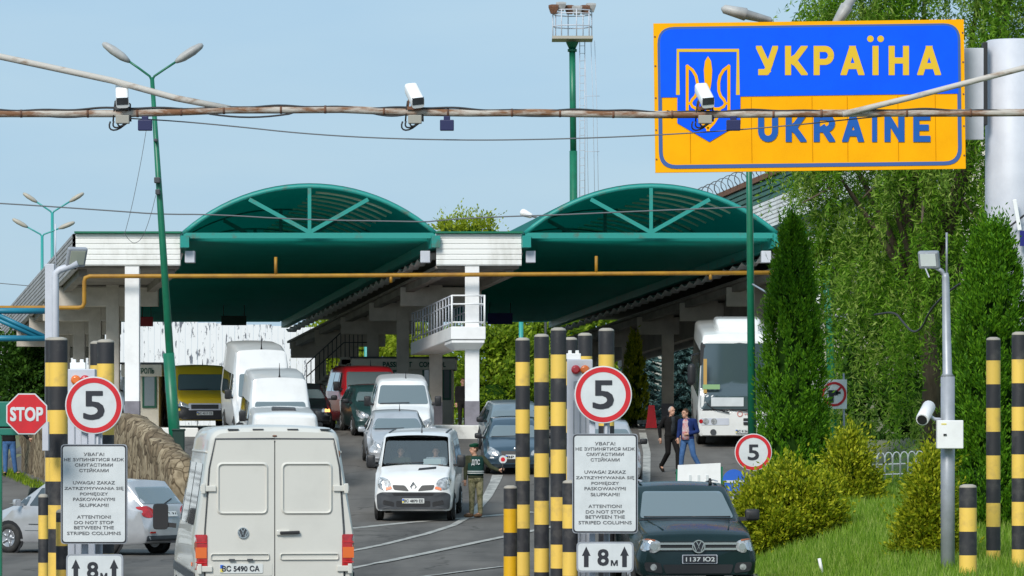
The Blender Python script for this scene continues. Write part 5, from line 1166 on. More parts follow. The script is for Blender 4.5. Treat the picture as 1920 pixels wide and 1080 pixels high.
# ---- white passenger van by the soldier
L, W, H = 4.75, 1.88, 2.02; zh0, yc, zc, yr = 1.02, .92, 1.26, 1.55
v = Veh('passenger_van', 'white passenger van with two people inside, stopped beside the soldier', 'van', van_st(L, W, H, zh0, yc, zc, yr, 1.2, .12), PW, L, hole=4)
kit(v, L, W, H, zh0, yc, zc, yr, 1.2, .12, sidewin=((1.35, 1.9, 1.75, 1.95), (2.05, 3.2, 2.05, 3.2), (3.3, 4.45, 3.3, 4.35)), wheel=(.83, 3.93), wr=.33, plate='ВС 4870 ЕЕ', pb='platew', lights=False, grille=False, clear=True, bmp_top=.7)
for sg in (1, -1):
    mz = (lambda p: p) if sg > 0 else (lambda p: [(-x, z) for x, z in reversed(p)])
    hl = v.patch('headlight', 'F', rpoly(mz([(.52, .84), (.68, .74), (.84, .8), (.88, 1.02), (.74, 1.05), (.56, .98)]), .07), M['lamp_clear'], off=.014); v.patch('indicator', 'F', rpoly(mz([(.5, .78), (.66, .74), (.66, .8), (.52, .84)]), .02), M['lamp_amber'], off=.018, parent=hl)
    v.patch('grille', 'F', rpoly(mz([(.1, .73), (.46, .76), (.5, .87), (.2, .86)]), .04), M['black'], off=.016)
    v.patch('fog_recess', 'F', rpoly(mz([(.45, .36), (.72, .42), (.7, .52), (.45, .47)]), .03), M['black'], off=.036)
v.patch('air_intake', 'F', rrect(-.4, .36, .4, .5, .03), M['black'], off=.036); v.patch('upper_intake', 'F', rpoly([(-.45, .62), (.45, .62), (.5, .68), (-.5, .68)], .02), M['black'], off=.036)
hp = v.hit('F', 0, .83)[0]; b = MB(); b.ribbon([(0, .93), (-.065, .83), (0, .73), (.065, .83), (0, .93), (-.065, .83)], .03, hp.y - .02, hp.y + .02); b.build('emblem', M['chrome'], v.root)
v.patch('hood_vent', 'F', rpoly([(.08, 1.19), (.5, 1.22), (.5, 1.265), (.1, 1.235)], .01), M['black'], off=.016)
v.patch('roof_rail', 'T', rrect(.66, 1.95, .7, 4.4, .01), M['dgrey'], off=.02); v.patch('roof_rail', 'T', rrect(-.7, 1.95, -.66, 4.4, .01), M['dgrey'], off=.02)
b = MB(); b.box((0, 1.35, 1.2), (1.55, .55, .12)); b.build('dashboard', M['dgrey'], v.root, bevel=.04)
b = MB()
for x in (-.45, .45): b.box((x, 2.25, 1.15), (.5, .16, .9)); b.box((x, 2.27, 1.7), (.28, .12, .2))
b.box((0, 3.2, 1.2), (1.5, .1, 1.3)); b.build('seats', M['black'], v.root, bevel=.05)
b = MB(); b.box((.38, 1.22, 1.36), (.42, .012, .16), rot=Matrix.Rotation(R(-40), 3, 'X')); b.build('paper_card', M['platew'], v.root)
trafic = v.place(775, 100, .035)

# ---- queue behind it
L, W, H = 3.95, 1.72, 1.48
v = Veh('hatchback', 'pale silver hatchback right behind the white van by the soldier', 'car', car_st(L, W, H, .78, .95, .98, 1.65, 3.1, 3.65, 1.0, .95, .2), PSIL, L)
kit(v, L, W, H, .78, .95, .98, 1.65, .95, .2, van=False, wheel=(.75, 3.25), wr=.3, mm=PSIL, bumper=PSIL, bmp_top=.5, sidewin=((1.35, 2.2, 1.75, 2.2), (2.3, 3.1, 2.3, 2.95)), mirz=1.02)
v.place(749, 117, -.08)
L, W, H = 4.2, 1.82, 1.95
v = Veh('high_roof_van', 'white high roofed van in the queue, in front of the passport booth', 'van', van_st(L, W, H, .98, .95, 1.2, 1.5, 1.15, .16, nose=.74, rr=.2), PW, L)
kit(v, L, W, H, .98, .95, 1.2, 1.5, 1.15, .16, wheel=(.8, 3.4), bumper=PW, sidewin=((1.3, 2.0, 1.65, 2.0), (2.15, 3.4, 2.15, 3.35)), bmp_top=.6); v.place(757, 124.6, -.05)
L, W, H = 4.2, 1.74, 1.46
v = Veh('estate_car', 'dark green estate car squeezed between the red van and the white van', 'car', car_st(L, W, H, .78, 1.0, .96, 1.7, 3.6, 4.0, 1.0, .93, .18), PDG, L)
kit(v, L, W, H, .78, 1.0, .96, 1.7, .93, .18, van=False, wheel=(.8, 3.4), wr=.3, bumper=PDG, bmp_top=.5, sidewin=((1.4, 2.2, 1.8, 2.2), (2.3, 3.5, 2.3, 3.35)), mirz=1.02); v.place(719, 129.4, -.17)
L, W, H = 4.8, 1.92, 2.0
v = Veh('minibus', 'red minibus at the back of the right queue before the booth', 'van', van_st(L, W, H, 1.0, .95, 1.25, 1.6, 1.18, .14, rr=.2), PRED, L)
kit(v, L, W, H, 1.0, .95, 1.25, 1.6, 1.18, .14, wheel=(.85, 3.9), bumper=PRED, sidewin=((1.4, 2.1, 1.8, 2.1), (2.25, 3.3, 2.25, 3.3), (3.4, 4.5, 3.4, 4.4))); v.place(705, 134, -.18)
# ---- left lane behind the panel van
L, W, H = 4.8, 1.84, 1.99
v = Veh('box_van', 'white van with a dark slot on its roof, nearest behind the ivory panel van', 'van', van_st(L, W, H, 1.0, .95, 1.25, 1.6, 1.15, .1, rr=.12), PW, L)
kit(v, L, W, H, 1.0, .95, 1.25, 1.6, 1.15, .1, wheel=(.85, 3.9), plate=None, ant=False, sidewin=((1.4, 2.1, 1.8, 2.1),)); b = MB(); b.box((0, L - 1.1, H + .05), (.62, .3, .11), rot=Matrix.Rotation(R(-2), 3, 'Y')); b.build('roof_vent', M['dgrey'], v.root, bevel=.03)
for sd in (-1, 1): v.patch('rear_door', 'B', rrect(min(sd * .006, sd * .76), .45, max(sd * .006, sd * .76), 1.6, .04), PW, off=.012, rings=3)
v.place(535, 110, -.1, 'rear')
L, W, H = 5.2, 1.86, 2.45
st = van_st(L, W, 2.45, .98, .95, 1.2, 1.5, 1.15, .14, rr=.16); st[5] = (1.5, .26, .9, 1.15, .93, 1.78, .80, .1, .03); st[6] = (1.72, .26, .9, 1.15, .93, 2.34, .76, .15, .03)
def hv(lb, px, Y, pm, slope, H2):
    k = H2 / 2.45; s2 = [(a, b_, c, d * (k if i > 4 else 1), e, f * (k if i > 4 else 1), g_, r, cr) for i, (a, b_, c, d, e, f, g_, r, cr) in enumerate(st)]
    v = Veh('high_roof_van', lb, 'van', s2, pm, L); kit(v, L, W, s2[5][5] + .1, .98, .95, 1.2, 1.5, 1.15, .14, wheel=(.9, 4.1), bumper='dgrey', sidewin=((1.35, 2.1, 1.7, 2.1), (2.3, 4.6, 2.3, 4.6)), plate='ВС 1820 ВК', ant=False)
    p = v.hit('T', 0, 1.78)[0]; b = MB(); b.tube([p, p + Vector((0, -.02, .06)), p + Vector((0, .03, .4))], [.035, .02, .006], 5); b.build('antenna', M['black'], v.root); return v.place(px, Y, slope)
hv('white high roofed van in the left lane with a roof antenna, lower of two', 531, 118, PW, -.12, 2.45)
hv('tallest white high roofed van in the left lane beside the mustard van', 500, 127.8, PW, -.16, 2.74)
L, W, H = 4.9, 1.9, 2.04
v = Veh('delivery_van', 'mustard yellow van with dark lower nose in the far left lane', 'van', van_st(L, W, H, .98, .9, 1.22, 1.55, 1.15, .12, rr=.14), PYEL, L)
kit(v, L, W, H - .12, .98, .9, 1.18, 1.5, 1.15, .12, wheel=(.9, 4.0), bumper=None, bmp_top=.6, sidewin=((1.3, 2.1, 1.7, 2.1),)); v.patch('dark_nose', 'F', rpoly([(-.92, .3), (.92, .3), (.95, .78), (.5, .62), (-.5, .62), (-.95, .78)], .06), M['black'], off=.03, rings=5); v.patch('light_band', 'F', rrect(-.52, .6, .52, .82, .03), M['galvlight'], off=.034); v.patch('grille_bar', 'F', rrect(-.44, .64, .44, .78, .02), M['black'], off=.038)
v.place(384, 136.5, -.17)
L, W, H = 4.8, 1.9, 2.05
v = Veh('delivery_van', 'pale grey van half hidden behind the leaning lamp post and booth', 'van', van_st(L, W, H, 1., .95, 1.25, 1.6, 1.18, .14), PSIL, L); kit(v, L, W, H, 1., .95, 1.25, 1.6, 1.18, .14, wheel=(.85, 3.9)); v.place(284, 148, -.17)
L, W, H = 4.3, 1.74, 1.45
v = Veh('saloon_car', 'black car with amber lamp lit behind the white vans in the left lane', 'car', car_st(L, W, H, .76, 1.0, .95, 1.7, 3.2, 4.0, 1.0, .93, .2), PDK, L)
kit(v, L, W, H, .76, 1., .95, 1.7, .93, .2, van=False, wheel=(.8, 3.4), wr=.3, bumper=PDK, bmp_top=.5, sidewin=((1.4, 2.2, 1.8, 2.2),), lights=False, mirz=1.02)
M['amber_lit'] = mat('lit_amber', (.8, .3, .05), .3, emit=(1, .45, .12, 2.2))
v.both('headlight', 'F', rpoly([(.5, .58), (.76, .56), (.8, .7), (.55, .7)], .04), M['lamp_clear'], off=.012); v.patch('side_lamp', 'F', rrect(.62, .58, .8, .68, .03), M['amber_lit'], off=.02); v.place(572, 132, -.12)
# ---- right lane
L, W, H = 3.9, 1.68, 1.42
v = Veh('small_car', 'slate blue small car facing the soldier in the middle lane', 'car', car_st(L, W, H, .72, 1.0, .9, 1.72, 3.1, 3.6, .95, .9, .2), PNAVY, L)
kit(v, L, W, H, .72, 1.0, .9, 1.72, .9, .2, van=False, wheel=(.75, 3.15), wr=.29, bumper=PNAVY, bmp_top=.48, sidewin=((1.4, 2.1, 1.8, 2.1), (2.2, 3.0, 2.2, 2.9)), plate='ВР 382', pb='platew', mirz=.98, glass='glassblue'); v.place(966, 115, -.03)
hp = v.hit('F', 0, .7)[0]; b = MB(); b.ell((0, hp.y - .01, .7), (.05, .02, .05), 10); b.build('emblem', M['chrome'], v.root)
L, W, H = 4.5, 1.76, 1.45
v = Veh('estate_car', 'grey blue estate car showing only its roof behind the slate blue car', 'car', car_st(L, W, H, .78, 1.0, .96, 1.7, 3.8, 4.3, 1.0, .93, .2), PGREY, L); kit(v, L, W, H, .78, 1., .96, 1.7, .93, .2, van=False, wheel=(.8, 3.5), wr=.3, bumper=PGREY, bmp_top=.5, sidewin=((1.4, 2.2, 1.8, 2.2), (2.3, 3.6, 2.3, 3.5)), mirz=1.02); v.place(972, 121, -.08)
L, W, H = 4.4, 1.78, 1.56
v = Veh('saloon_car', 'silver car mostly hidden behind the middle notice board', 'car', car_st(L, W, H, .8, 1.0, 1.0, 1.7, 3.2, 4.1, 1.05, .98, .2), PSIL, L); kit(v, L, W, H, .8, 1., 1., 1.7, .98, .2, van=False, wheel=(.8, 3.5), wr=.31, bumper=PSIL, bmp_top=.52, sidewin=((1.4, 2.2, 1.8, 2.2), (2.3, 3.3, 2.3, 3.1)), mirz=1.08); v.place(1142, 111.5, -.06)
# ---- silver hatchback on the left
L, W, H = 4.65, 1.76, 1.62
v = Veh('hatchback', 'silver family hatchback on the left turning behind the notice board', 'car', car_st(L, W, H, .82, .95, 1.05, 1.75, 4.0, 4.5, 1.05, 1.0, .16, zb=.22), PSIL, L)
kit(v, L, W, H, .82, .95, 1.05, 1.75, 1.0, .16, van=False, wheel=(.85, 3.65), wr=.32, mm=PSIL, bumper=PSIL, bmp_top=.54, sidewin=((1.05, 1.35, 1.3, 1.4), (1.42, 2.5, 1.65, 2.5), (2.6, 3.5, 2.6, 3.45), (3.6, 4.15, 3.6, 3.95)), mirz=1.1)
v.patch('rear_window', 'B', rpoly([(-.7, 1.1), (.7, 1.1), (.56, 1.46), (-.56, 1.46)], .07), M['glassblue'], off=.012, rings=5)
v.both('tail_light', 'B', rpoly([(.42, .86), (.66, .8), (.8, .84), (.8, 1.04), (.6, 1.06), (.46, .98)], .05), M['lamp_red'], off=.016); v.plate('B', 0, .88, .5, .11, 'ВС 21', strip=False); v.patch('bumper_strip', 'B', rrect(-.75, .3, .75, .42, .03), M['dgrey'], off=.02); v.both('reflector', 'B', rrect(.5, .47, .68, .51, .01), M['lamp_red'], off=.02)
b = MB(); hp = v.hit('B', 0, 1.1)[0]; b.tube([hp + Vector((0, .02, 0)), v.hit('B', -.35, 1.2)[0] + Vector((0, .03, 0))], .014, 5); b.build('wiper', M['black'], v.root)
v.sides('door_line', rrect(1.42, .62, 3.5, .64, .005), M['dgrey'], rings=1); v.sides('moulding', rrect(1.3, .5, 3.3, .56, .02), PSIL, rings=2, off=.02)
v.root.location = (P(0, 0, 92.5).x + .62 + .0, 95.0, 0); th = R(180 + 56)
fx, fy = (58 - 960) * 94.2 / F, 94.2
v.root.location = (fx, fy + .3, Zg(-9, 94) - .0); v.root.rotation_euler = (0, 0, 0)
d = Vector((math.cos(R(-34)), math.sin(R(-34)), 0))      # front to rear: to the right and towards the camera
v.root.rotation_euler = (0, 0, math.atan2(-d.x, d.y)); c0 = Vector((-8.72, 87.4, 0)); f0 = c0 - d * L * .94 / 2; v.root.location = (f0.x, f0.y, Zg(-8.7, 87.4) + .006); v.root.scale = (.94,) * 3
# ---- dark green pickup
L, W, H = 5.2, 1.94, 1.74; h = W / 2
st = car_st(L, W, H, .98, 1.2, 1.16, 1.95, 3.4, 3.75, 1.15, 1.1, .17, zb=.34, nose=.86)
st[0] = (0, .34, h * .84, .5, h * .88, .86, h * .8, .07, .01); st[1] = (.07, .32, h * .93, .55, h * .95, .95, h * .86, .08, .02); st[2] = (.2, .32, h * .96, .6, h * .99, 1.0, h * .89, .09, .03); st[3] = (.55, .32, h * .97, .7, h, 1.07, h * .9, .09, .05)
v = Veh('pickup_truck', 'dark bottle green pickup truck facing the camera behind the middle notice board', 'pickup', st, PGREEN, L); up_ = v
v.patch('windscreen', 'F', rpoly([(-.76, 1.2), (.76, 1.2), (.64, 1.62), (-.64, 1.62)], .06), M['glassblue'], off=.012, rings=7)
v.patch('wind_seal', 'F', rrect(-.78, 1.165, .78, 1.19, .01), M['black'], off=.014); b = MB(); b.tube([v.hit('F', x, 1.21)[0] + Vector((0, -.03, .01)) for x in np.linspace(-.7, .1, 8)], .013, 5); b.tube([v.hit('F', x, 1.21)[0] + Vector((0, -.03, .01)) for x in np.linspace(.05, .7, 8)], .013, 5); b.build('wiper', M['black'], v.root)
hp = v.hit('F', 0, .8)[0]
v.patch('grille', 'F', rpoly([(-.6, .715), (.6, .715), (.62, .86), (-.62, .86)], .03), M['black'], off=.012, rings=6)
for z in (.83, .745): v.patch('grille_bar', 'F', rrect(-.61, z - .017, .61, z + .017, .008), M['chrome'], off=.03, rings=6)
b = MB(); y = hp.y - .07; emblem_w(b, 0, .785, .105, y, y + .03); b.build('emblem', M['chrome'], v.root); b = MB(); b.disc((0, .785), .1, y + .012, y + .05, 28); b.build('emblem_base', M['signblack'], v.root)
for sg in (1, -1):
    mz = (lambda p: p) if sg > 0 else (lambda p: [(-x, z) for x, z in reversed(p)])
    hl = v.patch('headlight', 'F', rpoly(mz([(.6, .73), (.7, .68), (.9, .72), (.9, .86), (.84, .91), (.66, .885), (.6, .85)]), .03), M['lamp_clear'], off=.016, rings=4)
    for x, z, r in ((.7, .78, .055), (.81, .79, .065)): v.patch('reflector_bowl', 'F', circ(sg * x, z, r, 18), M['chrome'], off=.02, parent=hl, rings=2)
    v.patch('indicator', 'F', rpoly(mz([(.68, .865), (.86, .885), (.82, .91), (.68, .895)]), .01), M['amber_dim'], off=.02, parent=hl)
    v.patch('fog_recess', 'F', rpoly(mz([(.56, .36), (.84, .4), (.86, .54), (.6, .53)]), .05), M['black'], off=.02); v.patch('fog_light', 'F', circ(sg * .71, .46, .052, 18), M['lamp_clear'], off=.03, rings=2)
v.patch('lower_intake', 'F', rpoly([(-.52, .36), (.52, .36), (.56, .5), (-.56, .5)], .03), M['black'], off=.02, rings=5)
v.plate('F', .02, .585, .53, .12, '1137 Ю2', 'signblack', 'platew'); p = v.patch('plate_frame', 'F', rrect(-.26, .515, .30, .655, .014), M['galvlight'], off=.042, rings=2)
b = MB()
for k in (-1, 1): b.tube([v.hit('T', k * x, y)[0] + Vector((0, 0, .004)) for x, y in ((.52, .28), (.6, .7), (.66, 1.15))], .012, 5)
b.build('hood_crease', PGREEN, v.root); v.sides('side_window', rpoly([(1.5, 1.14), (2.5, 1.14), (2.5, 1.55), (1.98, 1.55)], .05), M['glass']); v.sides('side_window', rpoly([(2.6, 1.14), (3.5, 1.14), (3.4, 1.53), (2.6, 1.55)], .05), M['glass'])
v.mirror(h + .13, 1.5, 1.24, .24, .19); v.wheels((.95, 4.0), .38, h, .24)
for x in (.62, -.62): v.patch('roof_rail', 'T', rrect(x - .025, 2.2, x + .025, 3.3, .02), M['galv'], off=.05)
p = v.hit('T', .5, 2.1)[0]; b = MB(); b.tube([p, p + Vector((0, .04, .1))], [.03, .02], 6); b.build('antenna', M['black'], v.root)
v.place(1309, 67.2, -.1)
# ---- bus
L, W, H = 9.5, 2.42, 3.36; h = W / 2
st = [(0, .36, h * .9, .6, h * .93, 1.5, h * .9, .05, .01), (.06, .33, h * .96, .6, h * .98, 1.62, h * .94, .06, .02), (.16, .33, h * .98, 1.2, h, 1.75, h * .95, .08, .02), (.34, .33, h * .98, 1.2, h, 3.04, h - .1, .12, .03), (.5, .33, h * .98, 1.2, h, 3.28, h - .14, .14, .04), (.9, .33, h * .98, 1.2, h, H, h - .12, .14, .04), (L - .2, .33, h * .98, 1.2, h, H, h - .12, .14, .04), (L, .4, h * .94, 1.2, h * .97, H - .1, h - .16, .1, .02)]
v = Veh('coach_bus', 'white coach bus with large windscreen waiting in the right lane', 'bus', st, paint('bus_white', (.72, .72, .70), .88), L)
v.patch('windscreen', 'F', rpoly([(-1.14, 1.12), (1.14, 1.12), (1.1, 3.04), (-1.1, 3.04)], .1), M['busglass'], off=.012, rings=8); v.patch('windscreen_seal', 'F', rpoly([(-1.17, 1.08), (1.17, 1.08), (1.13, 3.08), (-1.13, 3.08)], .1), M['black'], off=.004, rings=8)
b = MB(); ps = [v.hit('F', 0, 1.12)[0]]; y = ps[0].y - .04
b.tube([(-.3, y, 1.02), (-.75, y - .01, 1.13), (-.95, y, 1.3)], .016, 5); b.tube([(.3, y, 1.05), (-.2, y - .01, 1.12), (-.5, y, 1.1)], .016, 5); b.build('wiper', M['black'], v.root)
b = MB(); q = v.hit('F', -.6, 1.35)[0]; b.box((-.35, q.y - .03, 1.34), (.95, .012, .26)); b.build('route_card', M['signwhite'], v.root); b = MB(); b.box((-.82, q.y - .03, 1.78), (.5, .012, .14)); b.build('green_sticker', mat('sticker_green', (.25, .42, .2), .5), v.root)
b = MB(); b.box((-1.0, q.y - .02, 2.1), (.1, .02, 1.0)); b.build('curtain', mat('curtain_ochre', (.5, .3, .08), .7), v.root)
v.patch('headlight_panel', 'F', rrect(-1.12, .66, -.3, .86, .03), M['galvlight'], off=.012); v.patch('headlight_panel', 'F', rrect(.3, .66, 1.12, .86, .03), M['galvlight'], off=.012)
for sg in (1, -1):
    for x in (.98, .74): v.patch('headlight', 'F', circ(sg * x, .77, .09, 18), M['lamp_clear'], off=.025, rings=2)
    v.patch('indicator', 'F', circ(sg * 1.12, .77, .06, 12), M['lamp_red'], off=.025, rings=2); v.patch('fog_light', 'F', circ(sg * .76, .45, .09, 16), M['dgrey'], off=.02, rings=2)
v.patch('grille', 'F', rrect(.12, .66, .52, .86, .02), M['black'], off=.02); b = MB(); q = v.hit('F', .3, .76)[0]
b.box((.32, q.y - .025, .76), (.4, .01, .02)); b.box((.32, q.y - .0255, .76), (.02, .01, .18)); b.build('grille_bar', M['galvlight'], v.root)
v.plate('F', .15, .48, .52, .115, 'ВС 9136 АА', strip=True); b = MB(); q = v.hit('F', 0, 1.0)[0]; b.disc((.02, .985), .085, q.y - .014, q.y, 20, r_in=.06); text(b, 'veolia', (.14, .95, .5, 1.02), q.y - .014, bold=.01); b.build('lettering', mat('faded_red', (.55, .22, .2), .6), v.root, fix=False)
b = MB(); b.loft([[(x, y, z) for x, z in rrect(-.68 * k, H - .02, .68 * k, H + .36 * kz, .12, 4)] for y, k, kz in ((1.0, .85, .5), (1.15, .95, .95), (1.5, 1, 1), (3.0, 1, 1), (3.3, .9, .6))]); b.build('roof_unit', v.pm, v.root, auto=50)
b = MB(); b.box((-.3, 1.1, H + .12), (.3, .12, .1)); b.box((.5, 1.1, H + .12), (.22, .12, .1)); b.build('roof_vent', M['dgrey'], v.root)
for k in range(5): v.sides('side_window', rrect(.6 + k * 1.75, 1.45, 2.2 + k * 1.75, 2.8, .06), M['glass'], rings=3)
for sg in (1, -1):
    b = MB(); b.tube([(sg * 1.18, .3, 2.75), (sg * 1.4, -.05, 2.7), (sg * 1.4, -.1, 2.5)], .025, 6); b.cap((sg * 1.4, -.1, 2.35), (sg * 1.4, -.1, 1.95), .12, .12); b.build('mirror', M['black'], v.root)
v.wheels((1.6, 7.2), .46, h, .28); v.place(1386, 125, .02)
# ================================================================== PEOPLE
def cloth(name, c1, c2=None, n=8): return mat(name, c1, .9, n=n, col2=c2 or tuple(x * .7 for x in c1), bump=(14, .5), spec=.2)
M['camo'] = cloth('camouflage', (.33, .29, .17), (.1, .1, .045), 11); M['olive'] = cloth('olive_cloth', (.05, .055, .03)); M['vest'] = cloth('vest_green', (.012, .05, .042)); M['jeans'] = cloth('jeans', (.045, .11, .26), (.07, .15, .32))
M['blackcloth'] = cloth('black_cloth', (.012, .011, .011)); M['navycloth'] = cloth('navy_cloth', (.014, .03, .13)); M['greyshirt'] = cloth('grey_shirt', (.035, .04, .045)); M['whiteshirt'] = cloth('white_red_shirt', (.6, .55, .56), (.5, .06, .07), 7); M['lightshirt'] = cloth('light_shirt', (.42, .48, .55)); M['boots'] = cloth('tan_boots', (.2, .11, .06)); M['shoes'] = cloth('dark_shoes', (.02, .015, .012)); M['hair'] = cloth('brown_hair', (.09, .05, .03)); M['greyhair'] = cloth('grey_hair', (.35, .33, .31)); M['beret'] = cloth('green_beret', (.006, .06, .03)); M['eye'] = mat('eye_dark', (.02, .015, .012), .4)
def rotz(p, a, c=(0, 0)):
    x, y = p[0] - c[0], p[1] - c[1]; return (c[0] + x * math.cos(a) - y * math.sin(a), c[1] + x * math.sin(a) + y * math.cos(a), p[2])
def figure(lb, loc, J, mats, face=0., torso=0., scale=1., rot=None, hairm='hair', bald=False, beret=False, vox=.011, openj=False, lean=(0, 0)):
    t = thing('person', lb, 'person', loc, world=False); t.scale = (scale,) * 3
    if rot is not None: t.rotation_euler = rot
    V = lambda k: Vector(J[k]); hip = V('hip'); neck = V('neck'); fa = R(face); ta = R(torso)
    def tors(b, k, z0=-.03, z1=1.0, extra=0.):
        secs = []
        for u, rx, ry in ((-.06, .155, .105), (.0, .172, .118), (.2, .155, .105), (.45, .165, .115), (.7, .19, .125), (.88, .185, .108), (.96, .13, .085), (1.0, .075, .07)):
            if u < z0 - 1e-6 or u > z1 + 1e-6: continue
            c = hip.lerp(neck, u); secs.append([tuple(c + Vector(rotz((rx * k * math.cos(a) + 0, ry * k * math.sin(a), 0), ta))) for a in [2 * math.pi * i / 16 for i in range(16)]])
        b.loft(secs)
    # ---- body
    b = MB(); tors(b, .86); hd = V('head'); f = lambda x, y, z: hd + Vector(rotz((x, y, 0), fa)) + Vector((0, 0, z)); hq = Matrix.Rotation(fa, 3, 'Z')
    b.cap(neck - Vector((0, 0, .03)), hd - Vector((0, 0, .06)), .056, .055); b.ell(f(0, .012, .02), (.077, .094, .108), 16, rot=hq); b.ell(f(0, -.02, -.05), (.058, .066, .07), 14, rot=hq); b.ell(f(0, -.045, -.09), (.03, .03, .026), 10, rot=hq)
    b.cap(f(0, -.085, .02), f(0, -.106, -.018), .009, .0145, 8); b.ell(f(0, -.082, .038), (.058, .018, .012), 10, rot=hq); b.cap(f(-.02, -.084, -.052), f(.02, -.084, -.052), .009, .009, 6)
    for s in (-1, 1): b.ell(f(s * .079, .012, .0), (.013, .024, .034), 8, rot=hq)
    for s in 'LR':
        sh, el, wr = V('sh' + s), V('el' + s), V('wr' + s); b.cap(sh, el, .045, .036); b.cap(el, wr, .036, .026)
        d = (wr - el).normalized(); hdv = Vector(J.get('hd' + s, d)).normalized(); sdv = hdv.cross(Vector((0, 1, 0)));
        if sdv.length < .2: sdv = hdv.cross(Vector((1, 0, 0)))
        sdv.normalize(); nv = sdv.cross(hdv); pc = wr + hdv * .045
        b.cap(wr, wr + hdv * .075, .027, .03, 8); curl = J.get('curl' + s, .35)
        for k, (off, L_) in enumerate(((-.03, .065), (-.01, .078), (.01, .073), (.029, .056))):
            p0 = wr + hdv * .085 + sdv * off; p1 = p0 + hdv * L_ * .5 + nv * L_ * .5 * curl * .6; p2 = p1 + (hdv * (1 - curl) + nv * curl) .normalized() * L_ * .55
            b.cap(p0, p1, .0105, .0095, 6); b.cap(p1, p2, .0095, .008, 6)
        p0 = wr + hdv * .03 + sdv * -.03; p1 = p0 + (hdv * .6 - sdv * .8).normalized() * .04; b.cap(p0, p1, .013, .011, 6); b.cap(p1, p1 + (hdv * .9 + nv * .3).normalized() * .032, .011, .009, 6)
    for s in 'LR':
        hp, kn, an = V('hp' + s), V('kn' + s), V('an' + s); b.cap(hp, kn, .07, .05); b.cap(kn, an, .048, .036); b.cap(an, an + Vector(J['to' + s]) * .1, .034, .03)
    body = b.build('body', M['skin'], t, remesh=.009)
    b = MB()
    for s in (-1, 1): b.ell(f(s * .031, -.081, .02), (.009, .006, .0045), 8, rot=hq)
    b.build('eyes', M['eye'], body)
    # ---- hair or beret
    b = MB(); b.ell(f(0, .022, .035), (.083, .098, .104), 16, rot=hq)
    h = MB(); keep = []
    for p in b.v:
        q = Matrix.Rotation(-fa, 3, 'Z') @ (Vector(p) - hd); 
        lim = .055 if q.y < -.02 else (-.03 if q.y < .03 else -.075)
        if bald and q.z > .075: q2 = q * .93
        else: q2 = q
        if q2.z < lim: q2 = Vector((q2.x * .88, q2.y * .86, q2.z))
        keep.append(tuple(hd + Matrix.Rotation(fa, 3, 'Z') @ q2))
    b.v = keep; b.build('hair', M[hairm], t)
    if beret:
        b = MB(); b.ell(f(.0, .0, .105), (.1, .115, .042), 16, rot=hq); b.ell(f(0.03, .03, .125), (.08, .09, .035), 12, rot=hq); b.tube([f(.083 * math.cos(a), .005 + .1 * math.sin(a), .08) for a in [2 * math.pi * i / 20 for i in range(21)]], .013, 6); b.build('beret', M['beret'], t)
    # ---- clothes
    b = MB(); tors(b, 1.12, -.06, .97)
    for s in 'LR':
        sh, el, wr = V('sh' + s), V('el' + s), V('wr' + s); b.cap(sh, el, .066, .056); b.cap(el, el.lerp(wr, .93), .056, .042)
        b.cap(hip.lerp(neck, .88), sh, .06, .066)
    b.tube([neck + Vector((.062 * math.cos(a), .058 * math.sin(a) + .0, -.01 + .012 * math.sin(a))) for a in [2 * math.pi * i / 16 for i in range(17)]], .02, 6)
    top = b.build('jacket', M[mats[0]], t, remesh=vox)
    b = MB(); tors(b, 1.06, -.06, .02); b.ell(hip + Vector((0, 0, -.03)), (.172, .128, .12), 14)
    for s in 'LR':
        hp, kn, an = V('hp' + s), V('kn' + s), V('an' + s); b.cap(hp, kn, .098, .072); b.cap(kn, kn.lerp(an, .9), .072, .058)
    b.build('trousers', M[mats[1]], t, remesh=vox)
    for s in 'LR':
        an, to = V('an' + s), Vector(J['to' + s]).normalized(); b = MB(); q = Matrix((to.cross(Vector((0, 0, 1))).normalized() * -1, to, to.cross(Vector((0, 0, 1))).cross(to).normalized() * 1)).transposed()
        b.cap(an + Vector((0, 0, .05)), an - Vector((0, 0, .02)), .05, .05); b.ell(an + to * .07 - Vector((0, 0, .03)), (.047, .135, .045), 12, rot=q); b.ell(an + to * .12 - Vector((0, 0, .045)), (.05, .08, .03), 12, rot=q); b.build('shoe', M[mats[2]], t, remesh=.011)
    return t, top, body
def stand(X, Y): return (X, Y, Zg(X, Y))
# soldier
p = P(892, 785, 102.); J = dict(hip=(0, 0, .97), neck=(-.02, 0, 1.5), head=(-.045, -.01, 1.63), shL=(-.2, -.04, 1.43), elL=(-.24, -.02, 1.15), wrL=(-.25, -.08, .92), hdL=(-.05, -.05, -1), shR=(.18, .03, 1.43), elR=(.36, -.02, 1.22), wrR=(.55, -.14, 1.14), hdR=(1, -.3, .3), curlR=.95,
    hpL=(-.09, 0, .93), knL=(-.09, -.03, .5), anL=(-.1, .0, .09), toL=(-1, -.25, 0), hpR=(.09, .02, .93), knR=(.1, .0, .5), anR=(.11, .06, .09), toR=(-.7, -.5, 0))
so, jk, bd = figure('soldier in green beret and camouflage trousers holding a signal disc beside the white van', stand(p.x, 102.), J, ('olive', 'camo', 'boots'), face=-72, torso=8, beret=True)
b = MB()
secs = []
for z, rx, ry in ((1.02, .195, .14), (1.1, .198, .142), (1.3, .215, .152), (1.42, .195, .14), (1.47, .16, .12)): secs.append([(rx * math.cos(a) - .008, ry * math.sin(a), z) for a in [2 * math.pi * i / 20 for i in range(20)]])
b.loft(secs); vs = b.build('vest', M['vest'], so)
b = MB(); text(b, 'ДПС', (-.1, 1.25, .1, 1.4), -.163, bold=.02); b.build('lettering', M['signwhite'], vs, fix=False)
b = MB()
